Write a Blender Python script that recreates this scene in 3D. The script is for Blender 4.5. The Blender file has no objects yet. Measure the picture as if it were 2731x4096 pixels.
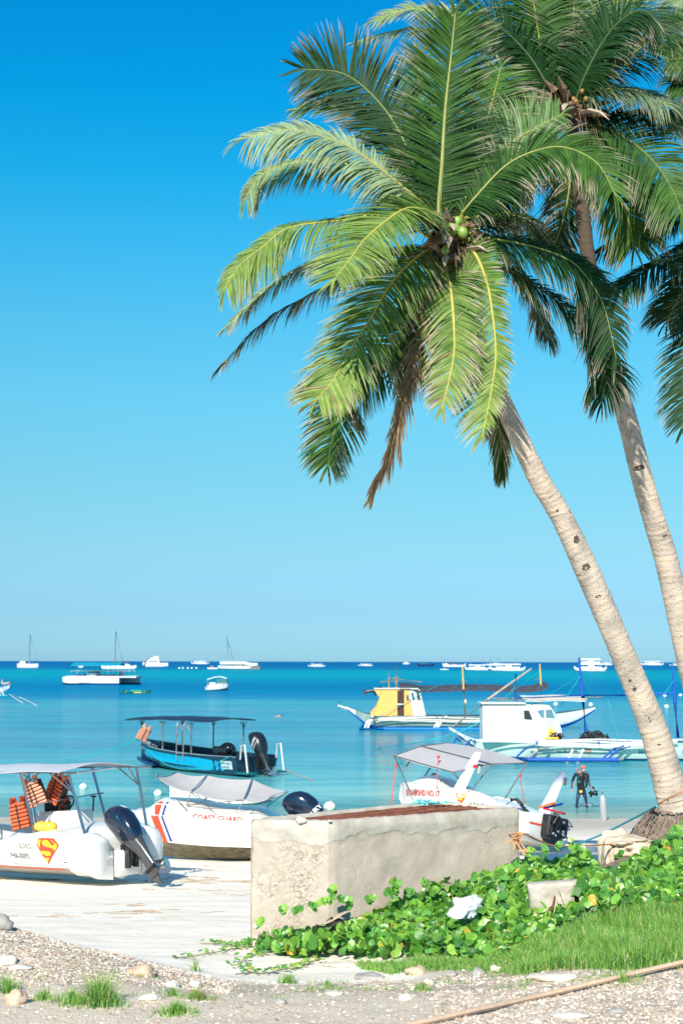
import bpy, math, random
import numpy as np
from mathutils import Vector, Matrix, noise
from mathutils.bvhtree import BVHTree
random.seed(7); np.random.seed(7)
R = math.radians
S = bpy.context.scene
col = S.collection
# ---------------------------------------------------------------- camera
CAMZ = 6.4; FPX = 5689.0
pitch = math.atan((2646-2048)/FPX); roll = R(0.127)
cam_d = bpy.data.cameras.new('camera'); cam = bpy.data.objects.new('camera', cam_d); col.objects.link(cam)
cam_d.sensor_fit = 'VERTICAL'; cam_d.sensor_height = 36; cam_d.lens = 50
cam_d.clip_start = 0.1; cam_d.clip_end = 90000
CM = Matrix.Translation((0,0,CAMZ)) @ Matrix.Rotation(R(90)+pitch, 4, 'X') @ Matrix.Rotation(roll, 4, 'Z')
cam.matrix_world = CM
cam_d.dof.use_dof = True; cam_d.dof.focus_distance = 20.0; cam_d.dof.aperture_fstop = 2.8
S.camera = cam
# ---------------------------------------------------------------- sky and sun
SUN_TO = Vector((-0.22, -0.80, 0.56)).normalized()
elev = math.asin(SUN_TO.z); azim = math.atan2(SUN_TO.x, SUN_TO.y)
w = bpy.data.worlds.new('World'); S.world = w; w.use_nodes = True
nt = w.node_tree; nt.nodes.clear()
sky = nt.nodes.new('ShaderNodeTexSky'); sky.sky_type = 'NISHITA'; sky.sun_disc = False
sky.sun_elevation = elev; sky.sun_rotation = azim; sky.air_density = 1.0; sky.dust_density = 0.3; sky.ozone_density = 3.0
tcw = nt.nodes.new('ShaderNodeTexCoord'); sxw = nt.nodes.new('ShaderNodeSeparateXYZ'); nt.links.new(tcw.outputs['Generated'], sxw.inputs[0])
rw = nt.nodes.new('ShaderNodeValToRGB'); nt.links.new(sxw.outputs[2], rw.inputs[0])   # deepens the blue with height, the same all round
AIR = [(0.0,(.19,.39,.66)),(.034,(.19,.35,.54)),(.078,(.24,.405,.475)),(.13,(.246,.486,.487)),(.182,(.232,.575,.568)),(.233,(.181,.622,.631)),(.283,(.109,.658,.71)),(.331,(.033,.664,.764)),(.377,(.008,.635,.808)),(.435,(.004,.594,.827)),(.6,(.16,.60,.78)),(.85,(.45,.62,.68))]
while len(rw.color_ramp.elements) < len(AIR): rw.color_ramp.elements.new(.5)
for k_, (p_, c_) in enumerate(AIR): rw.color_ramp.elements[k_].position = p_; rw.color_ramp.elements[k_].color = (*[min(1, q*1.0) for q in c_], 1)
mw = nt.nodes.new('ShaderNodeVectorMath'); mw.operation = 'MULTIPLY'; nt.links.new(sky.outputs[0], mw.inputs[0]); nt.links.new(rw.outputs[0], mw.inputs[1])
hs = nt.nodes.new('ShaderNodeVectorMath'); hs.operation = 'SCALE'; hs.inputs['Scale'].default_value = 1.10; nt.links.new(mw.outputs[0], hs.inputs[0])
bg = nt.nodes.new('ShaderNodeBackground'); bg.inputs[1].default_value = 0.15
wo = nt.nodes.new('ShaderNodeOutputWorld')
nt.links.new(hs.outputs[0], bg.inputs[0]); nt.links.new(bg.outputs[0], wo.inputs[0])
sd = bpy.data.lights.new('sun', 'SUN'); sd.energy = 5.0; sd.angle = R(0.5); sd.color = (1.0, 0.92, 0.79)
sun = bpy.data.objects.new('sun', sd); col.objects.link(sun); sun.location = (0,0,40)
sun.rotation_euler = (-SUN_TO).to_track_quat('-Z', 'Y').to_euler()
S.view_settings.view_transform = 'Standard'; S.view_settings.look = 'None'; S.view_settings.gamma = 1
S.view_settings.exposure = 0.45; S.view_settings.use_curve_mapping = False
S.render.film_transparent = False
S.cycles.max_bounces = 6; S.cycles.transparent_max_bounces = 8
# ---------------------------------------------------------------- photo pixel -> place (source pixels of the photograph)
CR = CM.to_3x3(); CO = Vector((0,0,CAMZ))
def ray(sx, sy): return CR @ Vector(((sx-1365.5)/FPX, (2048-sy)/FPX, -1.0))
def W(sx, sy, Y):                      # at distance Y
    d = ray(sx, sy); return CO + d*(Y/d.y)
def G(sx, sy, z=0.0):                  # on a level plane
    d = ray(sx, sy); return CO + d*((z-CAMZ)/d.z)
DS = 2731/1568
def WD(x, y, Y): return W(x*DS, y*DS, Y)
# ---------------------------------------------------------------- objects
def tag(o, label=None, cat=None, group=None, kind=None):
    if label: o['label'] = label
    if cat: o['category'] = cat
    if group: o['group'] = group
    if kind: o['kind'] = kind
    return o
def thing(name, label, cat, loc=(0,0,0), rz=0.0, group=None, rot=None):
    o = bpy.data.objects.new(name, None); col.objects.link(o); o.empty_display_size = .2
    o.location = loc; o.rotation_euler = rot if rot else (0,0,rz)
    return tag(o, label, cat, group)
def nrm(v):
    v = Vector(v); return v.normalized() if v.length > 1e-9 else Vector((0,0,1))
def frame(t):
    t = nrm(t); a = Vector((0,0,1)) if abs(t.z) < .95 else Vector((1,0,0))
    x = t.cross(a).normalized(); return x, x.cross(t).normalized()
class MB:
    def __init__(s): s.v=[]; s.f=[]; s.m=[]; s.c=None
    def add(s, vs, fs, m=0):
        b=len(s.v); s.v += [tuple(v) for v in vs]; s.f += [tuple(i+b for i in f) for f in fs]; s.m += [m]*len(fs); return s
    def box(s, c, d, m=0, rot=None, bev=0.0):
        hx,hy,hz = d[0]/2,d[1]/2,d[2]/2
        if bev<=0:
            P=[Vector((x*hx,y*hy,z*hz)) for z in(-1,1) for y in(-1,1) for x in(-1,1)]
            F=[(0,2,3,1),(4,5,7,6),(0,1,5,4),(2,6,7,3),(0,4,6,2),(1,3,7,5)]
        else:
            P=[];b=bev;F=[]
            ring=[(hx-b,-hy),(hx,-hy+b),(hx,hy-b),(hx-b,hy),(-hx+b,hy),(-hx,hy-b),(-hx,-hy+b),(-hx+b,-hy)]
            for z,k in((-hz,1),(-hz+b,0),(hz-b,0),(hz,1)):
                for x,y in ring:
                    P.append(Vector((x-math.copysign(b*k*.7,x),y-math.copysign(b*k*.7,y),z)))
            for r in range(3):
                for i in range(8): F.append((r*8+i,r*8+(i+1)%8,r*8+8+(i+1)%8,r*8+8+i))
            F.append(tuple(range(7,-1,-1))); F.append(tuple(range(24,32)))
        if rot is not None:
            M = rot if isinstance(rot, Matrix) else Matrix.Rotation(rot,3,'Z')
            P=[M@p for p in P]
        c=Vector(c); return s.add([p+c for p in P],F,m)
    def tube(s, pts, r, n=8, m=0, cap=True):
        pts=[Vector(p) for p in pts]; k=len(pts)
        rs = r if hasattr(r,'__len__') else [r]*k
        V=[];F=[]
        for i,p in enumerate(pts):
            t = pts[min(i+1,k-1)]-pts[max(i-1,0)]
            if i==0: x,y=frame(t)
            else:
                t=nrm(t); x=(x-t*x.dot(t)); x=nrm(x) if x.length>1e-6 else frame(t)[0]; y=t.cross(x)
            for j in range(n):
                a=2*math.pi*j/n; V.append(p+(x*math.cos(a)+y*math.sin(a))*rs[i])
        for i in range(k-1):
            for j in range(n): F.append((i*n+j,i*n+(j+1)%n,(i+1)*n+(j+1)%n,(i+1)*n+j))
        if cap: F.append(tuple(range(n-1,-1,-1))); F.append(tuple(range((k-1)*n,k*n)))
        return s.add(V,F,m)
    def ell(s, c, r, n=12, k=8, m=0, rot=None):
        c=Vector(c); V=[Vector((0,0,-1))];F=[]
        for i in range(1,k):
            a=-math.pi/2+math.pi*i/k
            for j in range(n):
                b=2*math.pi*j/n; V.append(Vector((math.cos(a)*math.cos(b),math.cos(a)*math.sin(b),math.sin(a))))
        V.append(Vector((0,0,1))); T=len(V)-1
        for j in range(n):
            F.append((0,1+(j+1)%n,1+j)); F.append((T,T-n+j,T-n+(j+1)%n))
        for i in range(k-2):
            for j in range(n):
                a=1+i*n+j;b=1+i*n+(j+1)%n; F.append((a,b,b+n,a+n))
        rr = r if hasattr(r,'__len__') else (r,r,r)
        V=[Vector((v.x*rr[0],v.y*rr[1],v.z*rr[2])) for v in V]
        if rot is not None: V=[rot@v for v in V]
        return s.add([v+c for v in V],F,m)
    def loft(s, secs, closed=True, m=0, cap=True):
        n=len(secs[0]);V=[p for q in secs for p in q];F=[]
        for i in range(len(secs)-1):
            for j in range(n if closed else n-1):
                F.append((i*n+j,i*n+(j+1)%n,(i+1)*n+(j+1)%n,(i+1)*n+j))
        if cap: F.append(tuple(range(n-1,-1,-1))); F.append(tuple(range((len(secs)-1)*n,len(secs)*n)))
        return s.add(V,F,m)
    def prism(s, poly, d, m=0):            # 3D polygon extruded by vector d
        d=Vector(d); P=[Vector(p) for p in poly]; n=len(P)
        F=[tuple(range(n-1,-1,-1)),tuple(range(n,2*n))]+[(i,(i+1)%n,n+(i+1)%n,n+i) for i in range(n)]
        return s.add(P+[p+d for p in P],F,m)
    def slab(s, grid, th, m=0):            # grid of points, thickness downwards
        a=len(grid);b=len(grid[0]);V=[Vector(p) for r in grid for p in r]
        V+= [p-Vector((0,0,th)) for p in V]; o=a*b;F=[]
        for i in range(a-1):
            for j in range(b-1):
                q=(i*b+j,i*b+j+1,(i+1)*b+j+1,(i+1)*b+j); F.append(q); F.append(tuple(x+o for x in reversed(q)))
        edge=[(0,j) for j in range(b)]+[(i,b-1) for i in range(1,a)]+[(a-1,j) for j in range(b-2,-1,-1)]+[(i,0) for i in range(a-2,0,-1)]
        E=[i*b+j for i,j in edge]
        for i in range(len(E)): p,q=E[i],E[(i+1)%len(E)]; F.append((q,p,p+o,q+o))
        return s.add(V,F,m)
    def build(s, name, mats, parent=None, smooth=True, world=False, label=None, angle=40):
        me=bpy.data.meshes.new(name)
        V=s.v
        if world and parent is not None:
            inv=parent.matrix_basis.inverted(); V=[tuple(inv@Vector(v)) for v in V]
        me.from_pydata(V,[],s.f)
        if not isinstance(mats,(list,tuple)): mats=[mats]
        for q in mats: me.materials.append(q)
        me.polygons.foreach_set('material_index',s.m)
        if s.c is not None:
            at=me.color_attributes.new('Col','FLOAT_COLOR','POINT'); at.data.foreach_set('color',np.asarray(s.c,dtype=np.float32).ravel())
        me.update()
        if smooth:
            me.polygons.foreach_set('use_smooth',[True]*len(s.f))
            try: me.set_sharp_from_angle(angle=R(angle))
            except Exception: pass
        o=bpy.data.objects.new(name,me); col.objects.link(o)
        if parent is not None: o.parent=parent
        if label: o['label']=label
        return o
# ---------------------------------------------------------------- materials
MATS={}
def mat(name, c, rough=.5, metal=0.0, var=0.0, vs=3.0, bump=0.0, bs=40.0, c2=None, spec=.5, coat=0.0, streak=None, trans=0.0, detail=6):
    if name in MATS: return MATS[name]
    m=bpy.data.materials.new(name); m.use_nodes=True; n=m.node_tree.nodes; l=m.node_tree.links
    b=n['Principled BSDF']; b.inputs['Roughness'].default_value=rough; b.inputs['Metallic'].default_value=metal
    b.inputs['Specular IOR Level'].default_value=spec; b.inputs['Coat Weight'].default_value=coat
    b.inputs['Base Color'].default_value=(*c,1)
    if trans: b.inputs['Transmission Weight'].default_value=trans
    tc=n.new('ShaderNodeTexCoord')
    if var>0 or c2:
        t=n.new('ShaderNodeTexNoise'); t.inputs['Scale'].default_value=vs; t.inputs['Detail'].default_value=detail; t.inputs['Roughness'].default_value=.65
        if streak:
            mp=n.new('ShaderNodeMapping'); mp.inputs['Scale'].default_value=streak; l.new(tc.outputs['Object'],mp.inputs[0]); l.new(mp.outputs[0],t.inputs['Vector'])
        else: l.new(tc.outputs['Object'],t.inputs['Vector'])
        r=n.new('ShaderNodeValToRGB'); r.color_ramp.elements[0].position=.32; r.color_ramp.elements[1].position=.68
        if c2 is None:
            lo=[x*(1-var) for x in c]; hi=[min(1,x*(1+var)) for x in c]
        else: lo,hi=c,c2
        r.color_ramp.elements[0].color=(*lo,1); r.color_ramp.elements[1].color=(*hi,1)
        l.new(t.outputs['Fac'],r.inputs[0]); l.new(r.outputs[0],b.inputs['Base Color'])
    if bump>0:
        t2=n.new('ShaderNodeTexNoise'); t2.inputs['Scale'].default_value=bs; t2.inputs['Detail'].default_value=5; l.new(tc.outputs['Object'],t2.inputs['Vector'])
        bp=n.new('ShaderNodeBump'); bp.inputs['Strength'].default_value=bump; bp.inputs['Distance'].default_value=.01
        l.new(t2.outputs['Fac'],bp.inputs['Height']); l.new(bp.outputs[0],b.inputs['Normal'])
    MATS[name]=m; return m
def attr_mat(name, rough=.5, transl=0.0, spec=.4, nz=0.15, ns=30.0):
    m=bpy.data.materials.new(name); m.use_nodes=True; n=m.node_tree.nodes; l=m.node_tree.links
    b=n['Principled BSDF']; b.inputs['Roughness'].default_value=rough; b.inputs['Specular IOR Level'].default_value=spec
    a=n.new('ShaderNodeAttribute'); a.attribute_name='Col'
    t=n.new('ShaderNodeTexNoise'); t.inputs['Scale'].default_value=ns; t.inputs['Detail'].default_value=3
    tc=n.new('ShaderNodeTexCoord'); l.new(tc.outputs['Object'],t.inputs['Vector'])
    mr=n.new('ShaderNodeMapRange'); mr.inputs[1].default_value=.3; mr.inputs[2].default_value=.7; mr.inputs[3].default_value=1-nz; mr.inputs[4].default_value=1+nz
    l.new(t.outputs['Fac'],mr.inputs[0])
    vm=n.new('ShaderNodeVectorMath'); vm.operation='SCALE'; l.new(a.outputs['Color'],vm.inputs[0]); l.new(mr.outputs[0],vm.inputs['Scale'])
    l.new(vm.outputs[0],b.inputs['Base Color'])
    if transl>0:
        tr=n.new('ShaderNodeBsdfTranslucent'); mx=n.new('ShaderNodeMixShader'); mx.inputs[0].default_value=transl
        v2=n.new('ShaderNodeVectorMath'); v2.operation='MULTIPLY'; v2.inputs[1].default_value=(1.5,1.5,.35); l.new(vm.outputs[0],v2.inputs[0])
        l.new(v2.outputs[0],tr.inputs[0]); l.new(b.outputs[0],mx.inputs[1]); l.new(tr.outputs[0],mx.inputs[2]); l.new(mx.outputs[0],n['Material Output'].inputs[0])
    MATS[name]=m; return m
white=mat('white_gelcoat',(.76,.76,.73),.22,var=.07,vs=2.2,coat=.3,bump=.05,bs=3)
white2=mat('old_white_paint',(.74,.76,.72),.5,var=.08,vs=2.5,bump=.15,bs=12)
greyin=mat('grey_liner',(.42,.45,.48),.5,var=.08)
steel=mat('brushed_steel',(.62,.62,.63),.28,metal=.9,var=.1,vs=20)
alu=mat('dull_aluminium',(.55,.56,.57),.45,metal=.6,var=.1)
black=mat('black_plastic',(.015,.016,.018),.35,var=.3,vs=8)
navy=mat('motor_navy',(.008,.014,.035),.12,coat=.8,var=.2)
rubber=mat('black_rubber',(.02,.02,.022),.6)
red=mat('red_vinyl',(.78,.07,.03),.35,var=.06)
blue=mat('blue_vinyl',(.01,.045,.30),.35)
yellow=mat('yellow_vinyl',(.9,.52,.03),.4)
orange=mat('vest_orange',(.80,.13,.04),.75,var=.15,vs=12,bump=.3,bs=60)
peach=mat('faded_vest_orange',(.85,.36,.22),.75,var=.15,vs=12,bump=.3,bs=60)
# ================================================================ SETTING
XS=[-60,-8,-4,-2.5,-1,0,1.2,2.5,4,8,60]
TB={4:[3.9]*11,10:[3.85]*11,
11.5:[3.95,3.95,3.92,3.85,3.8,3.78,3.78,3.8,3.82,3.85,3.9],
12.8:[4.15,4.15,4.08,3.93,3.6,3.58,3.66,3.76,3.86,3.95,4.0],
14:[4.22,4.22,4.08,3.66,3.43,3.43,3.6,3.8,3.98,4.1,4.1],
15:[4.08,4.08,3.85,3.42,3.36,3.38,3.6,3.85,4.06,4.2,4.2],
16:[3.7,3.7,3.4,3.27,3.27,3.33,3.58,3.82,4.06,4.2,4.2],
18:[3.15,3.15,3.06,3.03,3.03,3.08,3.35,3.65,3.95,4.2,4.2],
20.5:[2.8,2.8,2.75,2.75,2.75,2.75,2.8,3.1,3.7,4.1,4.2],
22:[2.6,2.6,2.6,2.6,2.6,2.6,2.6,2.7,3.45,4.0,4.1],
23.5:[2.46,2.46,2.46,2.46,2.46,2.46,2.46,2.5,2.9,3.7,3.9],
26:[2.22]*8+[2.3,2.6,3.4],30:[1.9]*10+[2.2],36:[1.43]*11,42:[1.0]*11,50:[.45]*11,57:[0.06]*11,59.5:[0.0]*11,62:[-.12]*11,75:[-.8]*11,90:[-2.0]*11,200:[-5]*11,1200:[-14]*11,50000:[-30]*11}
TY=np.array(sorted(TB)); TZ=np.array([TB[k] for k in sorted(TB)],dtype=float); TX=np.array(XS,dtype=float)
def _bil(X,Y):
    X=np.clip(X,TX[0],TX[-1]); Y=np.clip(Y,TY[0],TY[-1])
    i=np.clip(np.searchsorted(TX,X)-1,0,len(TX)-2); j=np.clip(np.searchsorted(TY,Y)-1,0,len(TY)-2)
    u=(X-TX[i])/(TX[i+1]-TX[i]); v=(Y-TY[j])/(TY[j+1]-TY[j])
    return (TZ[j,i]*(1-u)+TZ[j,i+1]*u)*(1-v)+(TZ[j+1,i]*(1-u)+TZ[j+1,i+1]*u)*v
def sn(X,Y,f,seed=0):     # cheap smooth noise
    a=np.sin(X*f*1.3+Y*f*.7+seed)+np.sin(X*f*-.6+Y*f*1.7+seed*2.1)+np.sin(X*f*2.3-Y*f*1.1+seed*.7)*.6+np.sin(X*f*.9+Y*f*2.9+1.3*seed)*.5
    return a/3.1
def ground(X,Y):
    X=np.asarray(X,dtype=float); Y=np.asarray(Y,dtype=float); z=0
    for dx,dy,k in((0,0,2),(.3,0,1),(-.3,0,1),(0,.35,1),(0,-.35,1)): z=z+_bil(X+dx,Y+dy)*k
    z=z/6
    near=np.clip((26-Y)/6,0,1)
    z=z+.018*sn(X,Y,2.2,1)*np.clip((70-Y)/20,0,1)+.010*sn(X,Y,7,3)*near+.006*sn(X,Y,17,5)*near
    return z
def gz(x,y): return float(ground(x,y))
def TG(sx,sy,h=0.0,y0=6.0,y1=80.0):     # where the sight line of a photo pixel meets the terrain
    d=ray(sx,sy); y=y0; last=None
    while y<y1:
        p=CO+d*(y/d.y)
        if p.z<=gz(p.x,p.y)+h: return Vector((p.x,p.y,gz(p.x,p.y)))
        y+=.04 if y<30 else .2
    return p
xl=list(np.arange(-7,7.5,.09)); xl=[-30000,-3000,-400,-120,-60,-40]+list(np.arange(-28,-7,.8))+xl+list(np.arange(7.6,30,.8))+[40,60,120,400,3000,30000]
yl=[-60,-20,0,3,4.5]+list(np.arange(6,25,.09))+list(np.arange(25.2,64,.35))+[66,70,75,82,90,105,130,200,400,1200,5000,42000]
XX,YY=np.meshgrid(np.array(xl),np.array(yl)); ZZ=ground(XX,YY)
nx=len(xl);ny=len(yl)
b=MB(); b.v=[tuple(t) for t in np.stack([XX.ravel(),YY.ravel(),ZZ.ravel()],1).tolist()]
b.f=[(j*nx+i,j*nx+i+1,(j+1)*nx+i+1,(j+1)*nx+i) for j in range(ny-1) for i in range(nx-1)]; b.m=[0]*len(b.f)
# zones: R gravel, G earth/short path, B wet dark sand
Xf,Yf=XX.ravel(),YY.ravel(); nz=.25*sn(Xf,Yf,3,2)+.12*sn(Xf,Yf,9,4)
edge=np.interp(Xf,[-8,-4,-3,-2.2,-1.5,-.6,.5,1.5,3,8],[16.2,15.0,14.6,14.0,13.2,12.9,13.0,13.2,13.4,14])
grav=np.clip((edge-Yf)/.25+nz*1.0,0,1)
path=np.clip((11.9-Yf)/.5+nz*1.5,0,1)*np.clip((2.2-Xf)/1.0,0,1)
soil=np.clip((Xf-.6-.35*(Yf-13.5)*0)/.8+nz,0,1)*np.clip((23.5-Yf)/1.2,0,1)*np.clip((Yf-12.6)/.4+nz,0,1)*np.clip(((Xf+.5)-(Yf-16)*.25)/.6,0,1)
wet=np.clip((Yf-47)/9+nz*.5,0,1)
pu=(Xf-8.6-(Yf-49)*.12)/2.6; pv=(Yf-48.0)/6.5
dark=0.0*np.clip((1.15-(pu**2+pv**2)+.5*sn(Xf,Yf,1.4,9))*2.2,0,1)*(Yf>38)*(Yf<57.5)
b.c=np.stack([grav,np.maximum(path,0),wet,soil],1); dk=dark
g=b.build('ground',[None] if False else mat('tmp',(.5,.5,.5)),None); tag(g,kind='structure')
at=g.data.attributes.new('dark','FLOAT','POINT'); at.data.foreach_set('value',dk.astype(np.float32))
at=g.data.attributes.new('soil','FLOAT','POINT'); at.data.foreach_set('value',soil.astype(np.float32))
def ground_mat():
    m=bpy.data.materials.new('beach_sand'); m.use_nodes=True; n=m.node_tree.nodes; l=m.node_tree.links; P=n['Principled BSDF']; P.inputs['Roughness'].default_value=.9; P.inputs['Specular IOR Level'].default_value=.2
    tc=n.new('ShaderNodeTexCoord'); at=n.new('ShaderNodeAttribute'); at.attribute_name='Col'; sp=n.new('ShaderNodeSeparateColor'); l.new(at.outputs['Color'],sp.inputs[0])
    ad=n.new('ShaderNodeAttribute'); ad.attribute_name='dark'; aso=n.new('ShaderNodeAttribute'); aso.attribute_name='soil'
    def nt(sc,det=6,vec=None,ro=.6):
        t=n.new('ShaderNodeTexNoise'); t.inputs['Scale'].default_value=sc; t.inputs['Detail'].default_value=det; t.inputs['Roughness'].default_value=ro
        l.new(vec if vec else tc.outputs['Object'],t.inputs['Vector']); return t.outputs['Fac']
    def ramp(f,st):
        r=n.new('ShaderNodeValToRGB'); e=r.color_ramp.elements
        while len(e)<len(st): e.new(.5)
        for k,(p,c) in enumerate(st): e[k].position=p; e[k].color=(*c,1)
        l.new(f,r.inputs[0]); return r.outputs[0]
    def mix(f,a,c):
        x=n.new('ShaderNodeMix'); x.data_type='RGBA'; l.new(f,x.inputs[0]); l.new(a,x.inputs[6]); l.new(c,x.inputs[7]); return x.outputs[2]
    mp=n.new('ShaderNodeMapping'); mp.inputs['Scale'].default_value=(.35,1.2,1); l.new(tc.outputs['Object'],mp.inputs[0])
    sand=ramp(nt(1.6,9,mp.outputs[0]),[(.30,(.78,.69,.57)),(.45,(.86,.78,.66)),(.7,(.93,.87,.77))])
    # fine weed litter lines in the sand
    lit=ramp(nt(9,10,mp.outputs[0],.75),[(.66,(0,0,0)),(.72,(1,1,1))]); litc=n.new('ShaderNodeRGB'); litc.outputs[0].default_value=(.50,.42,.31,1)
    lm=n.new('ShaderNodeMath'); lm.operation='MULTIPLY'; lm.inputs[1].default_value=.3; l.new(lit,lm.inputs[0])
    sand=mix(lm.outputs[0],sand,litc.outputs[0])
    vo=n.new('ShaderNodeTexVoronoi'); vo.inputs['Scale'].default_value=42; vo.inputs['Randomness'].default_value=1; l.new(tc.outputs['Object'],vo.inputs['Vector'])
    sepv=n.new('ShaderNodeSeparateColor'); l.new(vo.outputs['Color'],sepv.inputs[0])
    grv=ramp(sepv.outputs[0],[(.0,(.32,.26,.21)),(.25,(.50,.42,.33)),(.55,(.62,.52,.42)),(.8,(.68,.59,.49)),(1.0,(.78,.71,.62))])
    big=ramp(nt(1.3,4),[(.35,(.82,.80,.78)),(.7,(1.08,1.05,1.0))]); mm=n.new('ShaderNodeMix'); mm.data_type='RGBA'; mm.blend_type='MULTIPLY'; mm.inputs[0].default_value=1; l.new(grv,mm.inputs[6]); l.new(big,mm.inputs[7])
    pth=ramp(nt(14,8),[(.3,(.54,.45,.35)),(.7,(.68,.59,.48))])
    c=mix(sp.outputs[0],sand,mm.outputs[2]); c=mix(sp.outputs[1],c,pth)
    wet=ramp(nt(.8,6,mp.outputs[0]),[(.3,(.42,.38,.31)),(.7,(.55,.51,.43))]); c=mix(sp.outputs[2],c,wet)
    so=ramp(nt(6,8),[(.3,(.16,.12,.08)),(.7,(.36,.29,.21))]); c=mix(aso.outputs['Fac'],c,so)
    mp2=n.new('ShaderNodeMapping'); mp2.inputs['Scale'].default_value=(.6,3.5,1); l.new(tc.outputs['Object'],mp2.inputs[0])
    dkc=ramp(nt(1.2,7,mp2.outputs[0]),[(.35,(.030,.048,.075)),(.55,(.05,.08,.12)),(.72,(.16,.19,.22))]); c=mix(ad.outputs['Fac'],c,dkc)
    l.new(c,P.inputs['Base Color'])
    bp=n.new('ShaderNodeBump'); bp.inputs['Strength'].default_value=.5; bp.inputs['Distance'].default_value=.02
    v1=n.new('ShaderNodeMath'); v1.operation='MULTIPLY'; l.new(vo.outputs['Distance'],v1.inputs[0]); l.new(sp.outputs[0],v1.inputs[1])
    v2=n.new('ShaderNodeMath'); v2.operation='MULTIPLY_ADD'; v2.inputs[1].default_value=-.9; l.new(v1.outputs[0],v2.inputs[0]); l.new(nt(25,8),v2.inputs[2])
    l.new(v2.outputs[0],bp.inputs['Height']); b2=n.new('ShaderNodeBump'); b2.inputs['Strength'].default_value=.28; b2.inputs['Distance'].default_value=.10; l.new(nt(2.6,7,None,.55),b2.inputs['Height']); l.new(bp.outputs[0],b2.inputs['Normal']); l.new(b2.outputs[0],P.inputs['Normal'])
    return m
g.data.materials[0]=ground_mat()
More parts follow.
